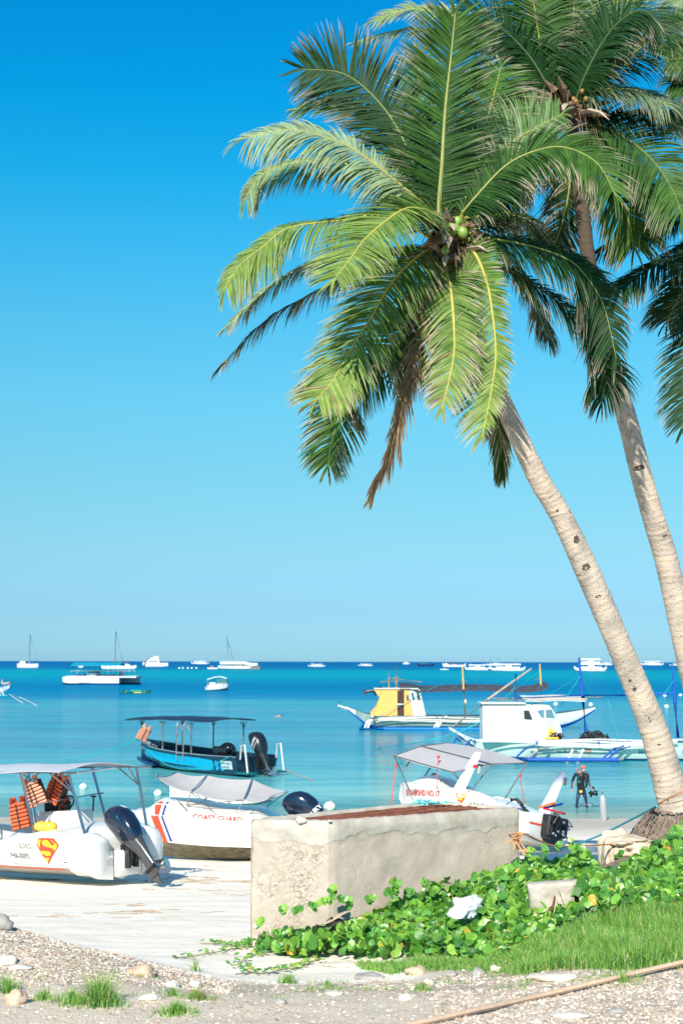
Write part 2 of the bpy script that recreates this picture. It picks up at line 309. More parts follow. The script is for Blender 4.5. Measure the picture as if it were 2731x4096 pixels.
# ---------------------------------------------------------------- water
def water_mat():
    m=bpy.data.materials.new('sea_water'); m.use_nodes=True; n=m.node_tree.nodes; l=m.node_tree.links; P=n['Principled BSDF']
    P.inputs['Roughness'].default_value=.07; P.inputs['IOR'].default_value=1.33; P.inputs['Specular IOR Level'].default_value=.42
    tc=n.new('ShaderNodeTexCoord'); sx=n.new('ShaderNodeSeparateXYZ'); l.new(tc.outputs['Object'],sx.inputs[0])
    def nt(sc,scale,det=4,ro=.55):
        mp=n.new('ShaderNodeMapping'); mp.inputs['Scale'].default_value=scale; l.new(tc.outputs['Object'],mp.inputs[0])
        t=n.new('ShaderNodeTexNoise'); t.inputs['Scale'].default_value=sc; t.inputs['Detail'].default_value=det; t.inputs['Roughness'].default_value=ro; l.new(mp.outputs[0],t.inputs['Vector']); return t.outputs['Fac']
    def mt(op,a,b=None):
        x=n.new('ShaderNodeMath'); x.operation=op
        for k,q in enumerate((a,b)):
            if q is None: continue
            if isinstance(q,(int,float)): x.inputs[k].default_value=q
            else: l.new(q,x.inputs[k])
        return x.outputs[0]
    # depth colour, with sky reflection and ripple tones painted in: a function of distance from the shore (y), broken up by drifting patches
    warp=mt('MULTIPLY_ADD',nt(1.0,(.012,.05,1),3)); warp.node.inputs[1].default_value=.16; warp.node.inputs[2].default_value=.92
    lg=mt('LOGARITHM',mt('MULTIPLY',sx.outputs[1],warp),10.0)
    t=n.new('ShaderNodeMapRange'); t.inputs[1].default_value=math.log10(50); t.inputs[2].default_value=math.log10(3000); l.new(lg,t.inputs[0])
    r=n.new('ShaderNodeValToRGB'); e=r.color_ramp.elements
    st=[(58,(.44,.70,.61)),(66,(.30,.62,.57)),(76,(.16,.54,.54)),(90,(.06,.45,.50)),(105,(.0,.33,.45)),(140,(.0,.33,.45)),(200,(.02,.34,.46)),(236,(.02,.35,.47)),(246,(.0,.25,.43)),(300,(.0,.235,.42)),(370,(.0,.205,.39)),(480,(.0,.27,.42)),(650,(.0,.34,.44)),(1000,(.0,.31,.41)),(1250,(.0,.19,.38)),(2500,(.0,.145,.35))]  # pale-to-dark step at the wind line: sky reflection put into the colour
    while len(e)<len(st): e.new(.5)
    for k,(d,c) in enumerate(st): e[k].position=(math.log10(d)-math.log10(50))/(math.log10(3000)-math.log10(50)); e[k].color=(*c,1)
    l.new(t.outputs[0],r.inputs[0])
    pat=n.new('ShaderNodeValToRGB'); pat.color_ramp.elements[0].position=.40; pat.color_ramp.elements[0].color=(.2,.70,.83,1); pat.color_ramp.elements[1].position=.60; pat.color_ramp.elements[1].color=(1.25,1.06,1.03,1)  # ripple lights and darks painted into the water colour
    pp_=mt('ADD',mt('MULTIPLY',nt(1.0,(.03,.13,1),5),.5),mt('MULTIPLY',nt(1.0,(.16,.55,1),5,.6),.5)); l.new(pp_,pat.inputs[0])
    mm=n.new('ShaderNodeMix'); mm.data_type='RGBA'; mm.blend_type='MULTIPLY'; mm.inputs[0].default_value=1; l.new(r.outputs[0],mm.inputs[6]); l.new(pat.outputs[0],mm.inputs[7])
    l.new(mm.outputs[2],P.inputs['Base Color'])
    # ripples: near ones small, far ones large; calm lanes in between
    h1=nt(1.6,(.45,1.0,1),4,.6); h2=nt(.35,(.5,1.0,1),5,.6); h3=nt(.05,(.6,1,1),4,.6)
    hh=mt('ADD',mt('MULTIPLY',h1,.09),mt('MULTIPLY',h2,.17)); 
    far=n.new('ShaderNodeMapRange'); far.inputs[1].default_value=150; far.inputs[2].default_value=900; l.new(sx.outputs[1],far.inputs[0])
    hh=mt('ADD',hh,mt('MULTIPLY',mt('MULTIPLY',h3,far.outputs[0]),1.6))
    bp=n.new('ShaderNodeBump'); bp.inputs['Distance'].default_value=1.0; l.new(hh,bp.inputs['Height'])
    calm=n.new('ShaderNodeMapRange'); calm.inputs[1].default_value=.42; calm.inputs[2].default_value=.58; calm.inputs[3].default_value=.35; calm.inputs[4].default_value=1.0
    l.new(nt(1.0,(.006,.045,1),3),calm.inputs[0]); l.new(calm.outputs[0],bp.inputs['Strength']); l.new(bp.outputs[0],P.inputs['Normal'])
    df=n.new('ShaderNodeBsdfDiffuse'); l.new(mm.outputs[2],df.inputs[0]); gl=n.new('ShaderNodeBsdfGlossy'); gl.inputs['Roughness'].default_value=.09; l.new(bp.outputs[0],gl.inputs['Normal'])
    fr=n.new('ShaderNodeFresnel'); fr.inputs[0].default_value=1.33; l.new(bp.outputs[0],fr.inputs['Normal'])
    fade=n.new('ShaderNodeMapRange'); fade.inputs[1].default_value=90; fade.inputs[2].default_value=300; fade.inputs[3].default_value=.62; fade.inputs[4].default_value=.05; l.new(sx.outputs[1],fade.inputs[0])
    wm=n.new('ShaderNodeMixShader'); lane=n.new('ShaderNodeMapRange'); lane.inputs[1].default_value=225; lane.inputs[2].default_value=240; lane.inputs[3].default_value=.10; lane.inputs[4].default_value=0; l.new(mt('MULTIPLY',sx.outputs[1],warp),lane.inputs[0]); l.new(mt('MULTIPLY',fr.outputs[0],mt('ADD',fade.outputs[0],lane.outputs[0])),wm.inputs[0]); l.new(df.outputs[0],wm.inputs[1]); l.new(gl.outputs[0],wm.inputs[2])
    # the very shallow margin lets the sand through
    tr=n.new('ShaderNodeBsdfTransparent'); tr.inputs[0].default_value=(.86,.97,.95,1); mx=n.new('ShaderNodeMixShader')
    sh=n.new('ShaderNodeMapRange'); sh.inputs[1].default_value=57; sh.inputs[2].default_value=70; sh.inputs[3].default_value=.30; sh.inputs[4].default_value=1.0; l.new(sx.outputs[1],sh.inputs[0])
    l.new(sh.outputs[0],mx.inputs[0]); l.new(tr.outputs[0],mx.inputs[1]); l.new(wm.outputs[0],mx.inputs[2]); l.new(mx.outputs[0],n['Material Output'].inputs[0])
    return m
b=MB(); yw=[50,60,80,120,200,400,1000,4000,40000]; xw=[-30000,-2000,-200,0,200,2000,30000]
b.v=[(x,y,0) for y in yw for x in xw]; b.f=[(j*7+i,j*7+i+1,j*7+8+i,j*7+7+i) for j in range(len(yw)-1) for i in range(6)]; b.m=[0]*len(b.f)
tag(b.build('water',water_mat(),None,smooth=False),kind='structure')
# ================================================================ PALMS
leaf_m=attr_mat('palm_leaf',.55,.16,.2,.2,8); rib_m=attr_mat('palm_rib',.5,0,.3,.1,6)
def cr(P,n):      # Catmull-Rom resample
    P=[Vector(p) for p in P]; P=[P[0]*2-P[1]]+P+[P[-1]*2-P[-2]]; out=[]
    m=len(P)-3
    for k in range(n):
        t=k/(n-1)*m; i=min(int(t),m-1); u=t-i; a,b_,c,d=P[i:i+4]
        out.append(.5*((2*b_)+(c-a)*u+(2*a-5*b_+4*c-d)*u*u+(3*b_-a-3*c+d)*u**3))
    return out
GRN=(.065,.155,.024); DGR=(.014,.052,.012); YGR=(.22,.30,.075); PAL=(.25,.34,.19); BRN=(.26,.18,.11); YEL=(.50,.42,.06)  # DGR holds the shade of backlit fronds, PAL the light on sunlit ones
def lerp3(a,b_,t): return tuple(x*(1-t)+y*t for x,y in zip(a,b_))
def frond(parent, pts, L=.9, N=(0,-1,0), N1=None, droop=.5, c0=GRN, c1=YGR, nl=105, bare=.16, rib=.028, ribc=(.42,.38,.08), sides=(1,1), brown=.12, jit=.045, wid=.025, lean=24, seed=None, dead=0.0):
    rnd=random.Random(seed if seed is not None else random.random())
    K=nl+1; C=cr(pts,K); N=nrm(N); N1=nrm(N1) if N1 else N
    V=[];F=[];CL=[]
    ln=sum((C[i+1]-C[i]).length for i in range(K-1))
    # splits: clumps of leaflets share a tilt, as wind-torn fronds do
    cl=[rnd.gauss(0,1) for _ in range(K)]; 
    for k in range(2,K-1): cl[k]=cl[k-1]*.8+cl[k]*.6
    mT=(C[K//2+1]-C[K//2-1]).normalized(); mn=nrm(N.lerp(N1,.5)); ms=nrm(mT.cross(mn))
    if ms.z>.3: sides=(sides[1],sides[0])      # given as (upper side, lower side)
    for i in range(1,K):
        t=i/(K-1)
        if t<bare: continue
        T=(C[min(i+1,K-1)]-C[i-1]).normalized(); n=nrm(N.lerp(N1,t)); n=nrm(n-T*n.dot(T)); sd_=T.cross(n)
        u=(t-bare)/(1-bare); env=min(1,.5+u*3.0)*(1-max(0,(u-.68)/.32)**1.8*.62)
        for s_,ks in ((-1,sides[0]),(1,sides[1])):
            if ks<=0: continue
            if rnd.random()<.03+dead*.12: continue
            l_=L*.95*env*ks*rnd.uniform(.88,1.08)
            phi=R(lean*(.8+.95*u)+rnd.gauss(0,4)+cl[i]*2.5)
            if t>.97: phi=R(70)
            d=nrm(sd_*s_*math.cos(phi)+T*math.sin(phi)+n*(.12+rnd.gauss(0,jit)+cl[i]*(.035+dead*.3)))
            p=C[i].copy(); wd=nrm(T-d*T.dot(d)); wd=nrm(wd+n*rnd.gauss(0,.22)); dr=droop*rnd.uniform(.75,1.25)
            base=len(V); seg=4; cc=lerp3(c0,c1,max(0,min(1,u*.7+rnd.gauss(.1,.22)))); sh=rnd.uniform(.8,1.2); cc=tuple(x*sh for x in cc)
            br=rnd.random()<(.35+dead*.6); dd=rnd.random()<dead
            for q in range(seg+1):
                f=q/seg; wv=wid*(.55,1.0,.9,.55,.06)[q]*(.8+.3*env)
                cx=cc
                if dd: cx=tuple(x*sh for x in BRN)
                elif br and f>1-brown*3: cx=lerp3(cc,(.42,.35,.27),min(1,(f-(1-brown*3))/.3))
                V.append(p-wd*wv*.5); V.append(p+wd*wv*.5); CL+=[(*cx,1)]*2
                d=nrm(d+Vector((0,0,-dr*.36*(.4+f)))); p=p+d*(l_/seg)
            F+=[(base+2*q,base+2*q+1,base+2*q+3,base+2*q+2) for q in range(seg)]
    b=MB(); b.v=[tuple(v) for v in V]; b.f=F; b.m=[0]*len(F); b.c=CL
    fo=b.build('frond',leaf_m,parent,smooth=False,world=True)
    b=MB(); rs=[rib*(1-.86*(k/(K-1))**.6)*(1.9 if k<4 else 1) for k in range(0,K,3)]; b.tube([C[k] for k in range(0,K,3)],rs,6)
    b.c=[(*ribc,1)]*len(b.v); rb=b.build('midrib',rib_m,fo); 
    rb.data.vertices.foreach_set('co',[x for v in b.v for x in (parent.matrix_basis.inverted()@Vector(v))])
    return fo
def trunk_mat():
    m=bpy.data.materials.new('palm_bark'); m.use_nodes=True; n=m.node_tree.nodes; l=m.node_tree.links; P=n['Principled BSDF']; P.inputs['Roughness'].default_value=.85; P.inputs['Specular IOR Level'].default_value=.2
    a=n.new('ShaderNodeAttribute'); a.attribute_name='Col'; s=n.new('ShaderNodeSeparateColor'); l.new(a.outputs['Color'],s.inputs[0])  # R: along trunk (m/10), G angle, B dark top
    cb=n.new('ShaderNodeCombineXYZ'); l.new(s.outputs[0],cb.inputs[2]); l.new(s.outputs[1],cb.inputs[0])
    tc=n.new('ShaderNodeTexCoord')
    t=n.new('ShaderNodeTexNoise'); t.inputs['Scale'].default_value=3.0; t.inputs['Detail'].default_value=8; l.new(tc.outputs['Object'],t.inputs['Vector'])
    r=n.new('ShaderNodeValToRGB'); e=r.color_ramp.elements; e[0].position=.3; e[0].color=(.34,.29,.25,1); e[1].position=.72; e[1].color=(.68,.54,.41,1); x=e.new(.5); x.color=(.54,.45,.37,1); l.new(t.outputs['Fac'],r.inputs[0])
    mp=n.new('ShaderNodeMapping'); mp.inputs['Scale'].default_value=(1,1,.12); l.new(tc.outputs['Object'],mp.inputs[0])
    t3=n.new('ShaderNodeTexNoise'); t3.inputs['Scale'].default_value=30; t3.inputs['Detail'].default_value=6; l.new(tc.outputs['Object'],t3.inputs['Vector'])
    t4=n.new('ShaderNodeTexNoise'); t4.inputs['Scale'].default_value=7; t4.inputs['Detail'].default_value=8; t4.inputs['Roughness'].default_value=.7; l.new(tc.outputs['Object'],t4.inputs['Vector'])
    r4=n.new('ShaderNodeValToRGB'); r4.color_ramp.elements[0].position=.30; r4.color_ramp.elements[0].color=(.40,.34,.3,1); r4.color_ramp.elements[1].position=.40; r4.color_ramp.elements[1].color=(1,1,1,1); l.new(t4.outputs['Fac'],r4.inputs[0])
    mm=n.new('ShaderNodeMix'); mm.data_type='RGBA'; mm.blend_type='MULTIPLY'; mm.inputs[0].default_value=1; l.new(r.outputs[0],mm.inputs[6]); l.new(r4.outputs[0],mm.inputs[7])
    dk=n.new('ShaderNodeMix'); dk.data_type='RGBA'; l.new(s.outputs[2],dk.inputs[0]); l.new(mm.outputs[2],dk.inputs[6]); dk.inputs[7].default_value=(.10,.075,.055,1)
    rg_=n.new('ShaderNodeValToRGB'); rg_.color_ramp.elements[0].position=.0; rg_.color_ramp.elements[0].color=(.62,.56,.5,1); rg_.color_ramp.elements[1].position=.22; rg_.color_ramp.elements[1].color=(1,1,1,1); l.new(s.outputs[1],rg_.inputs[0]); m5=n.new('ShaderNodeMix'); m5.data_type='RGBA'; m5.blend_type='MULTIPLY'; m5.inputs[0].default_value=.8; l.new(dk.outputs[2],m5.inputs[6]); l.new(rg_.outputs[0],m5.inputs[7]); l.new(m5.outputs[2],P.inputs['Base Color'])
    bp=n.new('ShaderNodeBump'); bp.inputs['Strength'].default_value=.9; bp.inputs['Distance'].default_value=.02; l.new(t3.outputs['Fac'],bp.inputs['Height']); l.new(bp.outputs[0],P.inputs['Normal'])
    return m
bark=trunk_mat(); scar_m=mat('bark_scar',(.10,.075,.06),.9,var=.4,vs=20,bump=.6,bs=40)
def trunk(parent, pts, radii, topdark=.12, scars=(), ring=.085):
    n=520; C=cr(pts,n); rr=np.interp(np.linspace(0,1,n),np.linspace(0,1,len(radii)),radii)
    ln=[0.0]
    for i in range(1,n): ln.append(ln[-1]+(C[i]-C[i-1]).length)
    V=[];CL=[];F=[];m=28
    x=None; ph=0
    for i,p in enumerate(C):
        t=nrm(C[min(i+1,n-1)]-C[max(i-1,0)]); a=Vector((0,-1,0)); x=nrm(a-t*a.dot(t)); y=t.cross(x)
        for j in range(m):
            an=2*math.pi*j/m
            s=ln[i]/ring+.25*math.sin(an+ln[i]*1.1)+.15*math.sin(2*an+ln[i]*3.7)+.5*math.sin(ln[i]*2.1); fr=s-math.floor(s)
            rg=1+.075*(1-fr)**2.5*(.55+.45*math.sin(s*1.7+an)) +.012*math.sin(3*an+ln[i]*2)+.018*noise.noise(Vector((math.cos(an),math.sin(an),ln[i]*1.5)))
            V.append(p+(x*math.cos(an)+y*math.sin(an))*rr[i]*rg)
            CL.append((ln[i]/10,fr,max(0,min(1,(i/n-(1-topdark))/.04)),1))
    for i in range(n-1):
        for j in range(m): F.append((i*m+j,i*m+(j+1)%m,(i+1)*m+(j+1)%m,(i+1)*m+j))
    F.append(tuple(range(m-1,-1,-1))); F.append(tuple(range((n-1)*m,n*m)))
    b=MB(); b.v=[tuple(v) for v in V]; b.f=F; b.m=[0]*len(F); b.c=CL
    tr=b.build('trunk',bark,parent,world=True,angle=80)
    inv=parent.matrix_basis.inverted()
    for (f,an,w_,h_) in scars:      # old wounds in the bark: a rim of bark with a dark hollow
        i=int(f*(n-1)); t=nrm(C[min(i+1,n-1)]-C[i-1]); a=Vector((0,-1,0)); x=nrm(a-t*a.dot(t)); y=t.cross(x); o=x*math.cos(an)+y*math.sin(an); sdv=t.cross(o)
        c=C[i]+o*rr[i]*.985; b=MB(); V=[];F=[];k=14
        for q,(rad,out) in enumerate(((1.0,-.004),(.8,.010),(.5,.006),(.0,.002))):
            for j in range(k):
                an2=2*math.pi*j/k; wob=1+.12*math.sin(2*an2+f*40)+.10*math.sin(5*an2+f*9)
                V.append(c+sdv*math.cos(an2)*w_*rad*wob+t*math.sin(an2)*h_*rad*wob*(1.2 if math.sin(an2)>0 else .8)+o*(out-.03*(math.cos(an2)*w_/max(rr[i],.01))**2*rad))
        for q in range(3):
            for j in range(k): F.append((q*k+j,q*k+(j+1)%k,(q+1)*k+(j+1)%k,(q+1)*k+j))
        b.add([inv@v for v in V],F); b.build('bark_scar',scar_m,tr)
    return tr
def spine(disp, Y0, Y1, bow=0.0):
    k=len(disp); return [WD(x,y,Y0+(Y1-Y0)*i/(k-1)+bow*math.sin(math.pi*i/(k-1))) for i,(x,y) in enumerate(disp)]
# --- the big leaning palm
PB=WD(1556,1880,21.0)
palm1=thing('palm_tree','large leaning coconut palm with pale trunk crossing in front of the white outrigger boat','palm tree',(PB.x,PB.y,PB.z-.1))
tp=[(1567,1935,21.0),(1556,1870,21),(1538,1808,21),(1498,1672,20.9),(1429,1501,20.7),(1356,1330,20.5),(1290,1190,20.3),(1232,1091,20.1),(1162,941,19.9),(1118,840,19.8),(1080,740,19.7),(1045,620,19.6),(1032,560,19.6)]
mpx=lambda wpx,Y: wpx*DS/FPX*Y/2
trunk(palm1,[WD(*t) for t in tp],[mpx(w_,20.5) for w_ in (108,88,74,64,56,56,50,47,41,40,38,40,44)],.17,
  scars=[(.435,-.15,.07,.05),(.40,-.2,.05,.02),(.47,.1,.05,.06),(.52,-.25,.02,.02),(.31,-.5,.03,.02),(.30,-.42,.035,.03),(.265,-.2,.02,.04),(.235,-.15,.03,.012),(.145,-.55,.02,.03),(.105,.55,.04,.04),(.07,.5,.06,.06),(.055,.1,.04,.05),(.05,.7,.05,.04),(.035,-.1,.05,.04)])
CY=19.6
Nc=(0,-1,0); Nu=(0,-.35,1)
F1=[ # disp path, Y tip offset, kwargs
 ([(1012,560),(1008,470),(1014,380),(1022,250),(1035,130),(1045,28)],-.6,dict(L=.88,N=Nc,droop=.22,c0=DGR,c1=GRN,ribc=(.34,.36,.12),rib=.05)),
 ([(1010,560),(985,480),(930,330),(870,235),(790,170),(690,158)],.9,dict(L=.95,N=Nc,droop=.22,c0=DGR,c1=DGR,ribc=(.2,.26,.08))),
 ([(1015,565),(980,480),(945,445),(825,351),(752,318),(668,298),(551,320)],-.6,dict(L=.95,N=(.3,-.75,.65),droop=.75,c0=PAL,c1=PAL,sides=(.5,1.15))),
 ([(1015,565),(975,490),(920,430),(830,385),(701,370),(606,399),(559,460)],.5,dict(L=.8,N=(.2,-.7,.6),droop=1.0,c0=GRN,c1=PAL,sides=(.4,1))),
 ([(1012,565),(950,400),(870,290),(763,238),(679,252)],1.3,dict(L=.6,N=(.1,-.7,.6),droop=.5,c0=GRN,c1=YGR)),
 ([(1022,560),(1008,500),(960,480),(917,486),(844,543),(807,590),(762,650)],-2.0,dict(L=.88,N=(-.25,-.8,.5),droop=.35,c0=GRN,c1=YGR,bare=.12,rib=.04,sides=(.95,1.0))),
 ([(1012,565),(930,510),(860,495),(789,505),(664,523),(606,565),(551,609),(512,668)],-.5,dict(L=.85,N=(.1,-.6,.75),droop=1.05,c0=GRN,c1=YGR,sides=(.5,1.05))),
 ([(1010,572),(930,570),(820,575),(716,602),(606,671),(514,757)],.5,dict(L=.62,N=(.2,-.4,.9),droop=1.0,c0=PAL,c1=PAL,sides=(.8,.9),brown=.2,dead=.15)),
 ([(1010,580),(930,595),(820,625),(716,675),(606,740),(500,850)],.9,dict(L=.72,N=(.2,-.3,.9),droop=1.1,c0=DGR,c1=DGR,sides=(.8,1),brown=.22,dead=.1,ribc=(.2,.25,.06))),
 ([(1015,575),(990,570),(950,597),(899,650),(855,724),(807,800),(763,876),(722,922)],-1.0,dict(L=.85,N=(-.3,-.9,.35),droop=.45,c0=GRN,c1=YGR,brown=.14,dead=.05,sides=(1,1),rib=.04)),
 ([(1018,590),(985,640),(920,760),(850,850),(800,893),(780,950),(760,1021),(752,1074)],.7,dict(L=.72,N=(-.4,-.85,0),droop=.4,c0=DGR,c1=GRN,brown=.2,ribc=(.25,.26,.1))),
 ([(1020,600),(1000,640),(967,784),(930,912),(894,1042),(850,1145)],-.2,dict(L=.55,N=(-.6,-.7,0),droop=.7,c0=BRN,c1=BRN,lean=58,dead=.9,ribc=(.3,.22,.12))),
 ([(1025,575),(1023,620),(1034,660),(1042,752),(1040,828),(1014,941)],-1.1,dict(L=.62,N=(-.2,-1,0),droop=.45,c0=GRN,c1=YGR,brown=.2,dead=.08,rib=.05,bare=.12)),
 ([(1040,590),(1060,572),(1089,582),(1112,632),(1127,696),(1138,809),(1127,903),(1106,1005)],-1.2,dict(L=.78,N=(-.45,-.9,.1),droop=.3,c0=GRN,c1=YGR,brown=.2,rib=.045,sides=(.5,1.05),bare=.12)),
 ([(1040,600),(1080,700),(1125,880),(1148,1000),(1152,1092)],.9,dict(L=.5,N=(-.5,-.8,0),droop=.5,c0=DGR,c1=GRN,brown=.3,lean=50,bare=.4)),
 ([(1040,570),(1100,548),(1203,562),(1290,590),(1336,624),(1384,700),(1415,826)],.2,dict(L=1.0,N=(-.3,-.6,.7),droop=.85,c0=DGR,c1=DGR,sides=(.6,1.0),ribc=(.3,.34,.08))),
 ([(1040,580),(1120,600),(1205,642),(1299,710),(1356,779),(1388,855),(1380,932)],.9,dict(L=.8,N=(-.3,-.5,.8),droop=1.0,c0=DGR,c1=DGR,brown=.2,ribc=(.1,.14,.05))),
 ([(1030,560),(1045,480),(1090,400),(1165,332),(1235,290),(1292,262)],1.0,dict(L=.8,N=(.6,-.5,.6),droop=.7,c0=PAL,c1=GRN,sides=(1,.6))),
 ([(1032,560),(1055,500),(1098,445),(1165,377),(1240,343),(1304,340),(1372,377),(1416,455)],-1.2,dict(L=.95,N=(0,-.75,.6),droop=.6,c0=DGR,c1=GRN,sides=(.75,1.05),brown=.15,ribc=(.34,.34,.1))),
 ([(1035,560),(1090,520),(1150,490),(1200,500),(1235,575)],1.6,dict(L=.75,N=(0,-.5,.8),droop=1.0,c0=DGR,c1=GRN,brown=.2,dead=.1)),
 ([(1030,560),(1120,540),(1180,610),(1230,700),(1260,790)],1.8,dict(L=.7,N=(0,-.5,.8),droop=1.0,c0=DGR,c1=DGR,brown=.2,dead=.1)),
 ([(1020,590),(990,700),(960,800),(900,860)],1.6,dict(L=.75,N=(-.2,-.9,.2),droop=.7,c0=DGR,c1=DGR,brown=.2,dead=.2)),
 ([(1015,560),(975,520),(950,420),(940,330),(955,230),(965,120)],2.0,dict(L=.8,N=(0,-.9,.4),droop=.4,c0=GRN,c1=GRN,brown=.2)),
 ([(1020,555),(1050,450),(1100,330),(1130,230),(1150,150)],1.4,dict(L=.85,N=(0,-.9,.4),droop=.5,c0=DGR,c1=GRN,brown=.2)),
]
for i,(pth,dy,kw) in enumerate(F1):
    frond(palm1,spine(pth,CY,CY+dy),seed=100+i,nl=250,**kw)
fiber=mat('palm_fibre',(.20,.13,.08),.95,var=.35,vs=14,bump=.8,bs=30); nutm=mat('green_coconut',(.22,.36,.07),.35,var=.15,vs=6); spathe_m=mat('dry_spathe',(.42,.34,.26),.8,var=.2,vs=10)
def heart(parent, c, Y, sc=1.0, seed=1):
    rnd=random.Random(seed); C=WD(c[0],c[1],Y); inv=parent.matrix_basis.inverted()
    b=MB()
    for k in range(16):
        a=rnd.uniform(0,6.28); e=rnd.uniform(-.3,1.1); d=Vector((math.cos(a)*math.cos(e),math.sin(a)*math.cos(e),math.sin(e))); p=C+d*.12*sc
        b.tube([inv@p,inv@(p+d*.22*sc),inv@(p+d*.42*sc+Vector((0,0,-.06)))],[.07*sc,.055*sc,.01],7)
    for k in range(60):
        a=rnd.uniform(0,6.28); d=Vector((math.cos(a),math.sin(a),rnd.uniform(-.8,.5))); p=C+d*.1*sc; q=p+d*rnd.uniform(.15,.35)*sc
        b.tube([inv@p,inv@q,inv@(q+d*.1+Vector((0,0,-rnd.uniform(.1,.4)*sc)))],[.008,.006,.003],4)
    b.build('crown_fibre',fiber,parent)
    for k in range(4):
        a=rnd.uniform(-2.8,-.3); d=Vector((math.cos(a),math.sin(a)*.8,rnd.uniform(-.35,.25))); b=MB(); p=C+d*.2*sc; s2=d.cross(Vector((0,0,1)))*.06
        pts=[p,p+d*.25*sc+Vector((0,0,.05)),p+d*.5*sc,p+d*.68*sc+Vector((0,0,-.12))]
        b.loft([[inv@(q+s2*w_),inv@(q+Vector((0,0,.03))*w_),inv@(q-s2*w_),inv@(q-Vector((0,0,.035))*w_)] for q,w_ in zip(pts,(.4,1.2,1,.1))]); b.build('dry_spathe',spathe_m,parent)
    return C
C1=heart(palm1,(1032,555),CY-.15,1.0,3); heart(palm1,(1028,600),CY-.05,.9,5)
inv=palm1.matrix_basis.inverted()
for (x,y,r) in ((1041,524,.085),(1062,534,.075),(1022,575,.06),(1050,508,.06)):
    b=MB(); b.ell(inv@WD(x,y,CY-.45),(r,r,r*1.15),14,10); b.build('coconut',nutm,palm1)
b=MB(); rnd=random.Random(4)
for k in range(46):
    p=WD(1058+rnd.gauss(0,9),520+rnd.gauss(0,12),CY-.35+rnd.gauss(0,.05)); q=p+Vector((rnd.gauss(.05,.1),rnd.gauss(-.05,.05),rnd.gauss(-.05,.12))); b.tube([inv@p,inv@q],[.007,.004],4); b.ell(inv@q,.012,6,4)
b.build('flower_spray',mat('flower_stalk',(.42,.44,.06),.6,var=.2),palm1)
# fibrous root foot
rootm=mat('palm_roots',(.20,.155,.12),.95,var=.4,vs=16,bump=1.0,bs=35)
b=MB(); secs=[]; RC=WD(1558,1895,21.0)
for k in range(14):
    f=k/13; z=RC.z+.22-f*1.15; rad=.26+.85*f**.85; ring_=[]
    for j in range(40):
        a=2*math.pi*j/40; rr_=rad*(1+.10*noise.noise(Vector((math.cos(a)*3,math.sin(a)*3,z*3)))+.05*noise.noise(Vector((math.cos(a)*11,math.sin(a)*11,z*8))))
        ring_.append(inv@Vector((RC.x-.08+.05*f+rr_*math.cos(a),RC.y+rr_*math.sin(a)*.9,z)))
    secs.append(ring_)
b.loft(secs); rnd=random.Random(8)
for k in range(620):
    a=rnd.uniform(math.pi*.75,math.pi*2.25); f0=rnd.uniform(.0,.85); f1=min(1.02,f0+rnd.uniform(.12,.35)); a1=a+rnd.gauss(0,.16); P=[]
    for f,aa in ((f0,a),((f0+f1)/2,(a+a1)/2+rnd.gauss(0,.05)),(f1,a1)):
        rad=.28+.86*f**.85+rnd.uniform(-.01,.05); P.append(inv@Vector((RC.x-.08+.05*f+rad*math.cos(aa),RC.y+rad*math.sin(aa)*.9,RC.z+.22-f*1.15)))
    b.tube(P,[.012,.014,.008],4,cap=False)
b.build('root_foot',rootm,palm1)
# --- second palm
P2p=[(1690,1990,24.0),(1665,1860,23.9),(1628,1700,23.7),(1590,1550,23.5),(1556,1400,23.3),(1527,1280,23.1),(1500,1190,22.9),(1466,1070,22.7),(1438,960,22.5),(1397,830,22.3),(1370,720,22.2),(1348,580,22.1),(1332,450,22.0),(1318,330,22.0),(1308,265,22.0)]
b0=WD(1690,1990,24.0); palm2=thing('palm_tree','slimmer coconut palm leaning behind the large one, crown cut off by the top edge','palm tree',(b0.x,b0.y,gz(b0.x,b0.y)-.05))
pp=[WD(*t) for t in P2p]; pp=[Vector((b0.x+.05,b0.y,gz(b0.x,b0.y)-.15))]+pp[1:]
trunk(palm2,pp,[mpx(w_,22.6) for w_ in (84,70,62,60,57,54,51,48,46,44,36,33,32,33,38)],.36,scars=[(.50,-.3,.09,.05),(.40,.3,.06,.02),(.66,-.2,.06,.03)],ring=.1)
C2=22.0
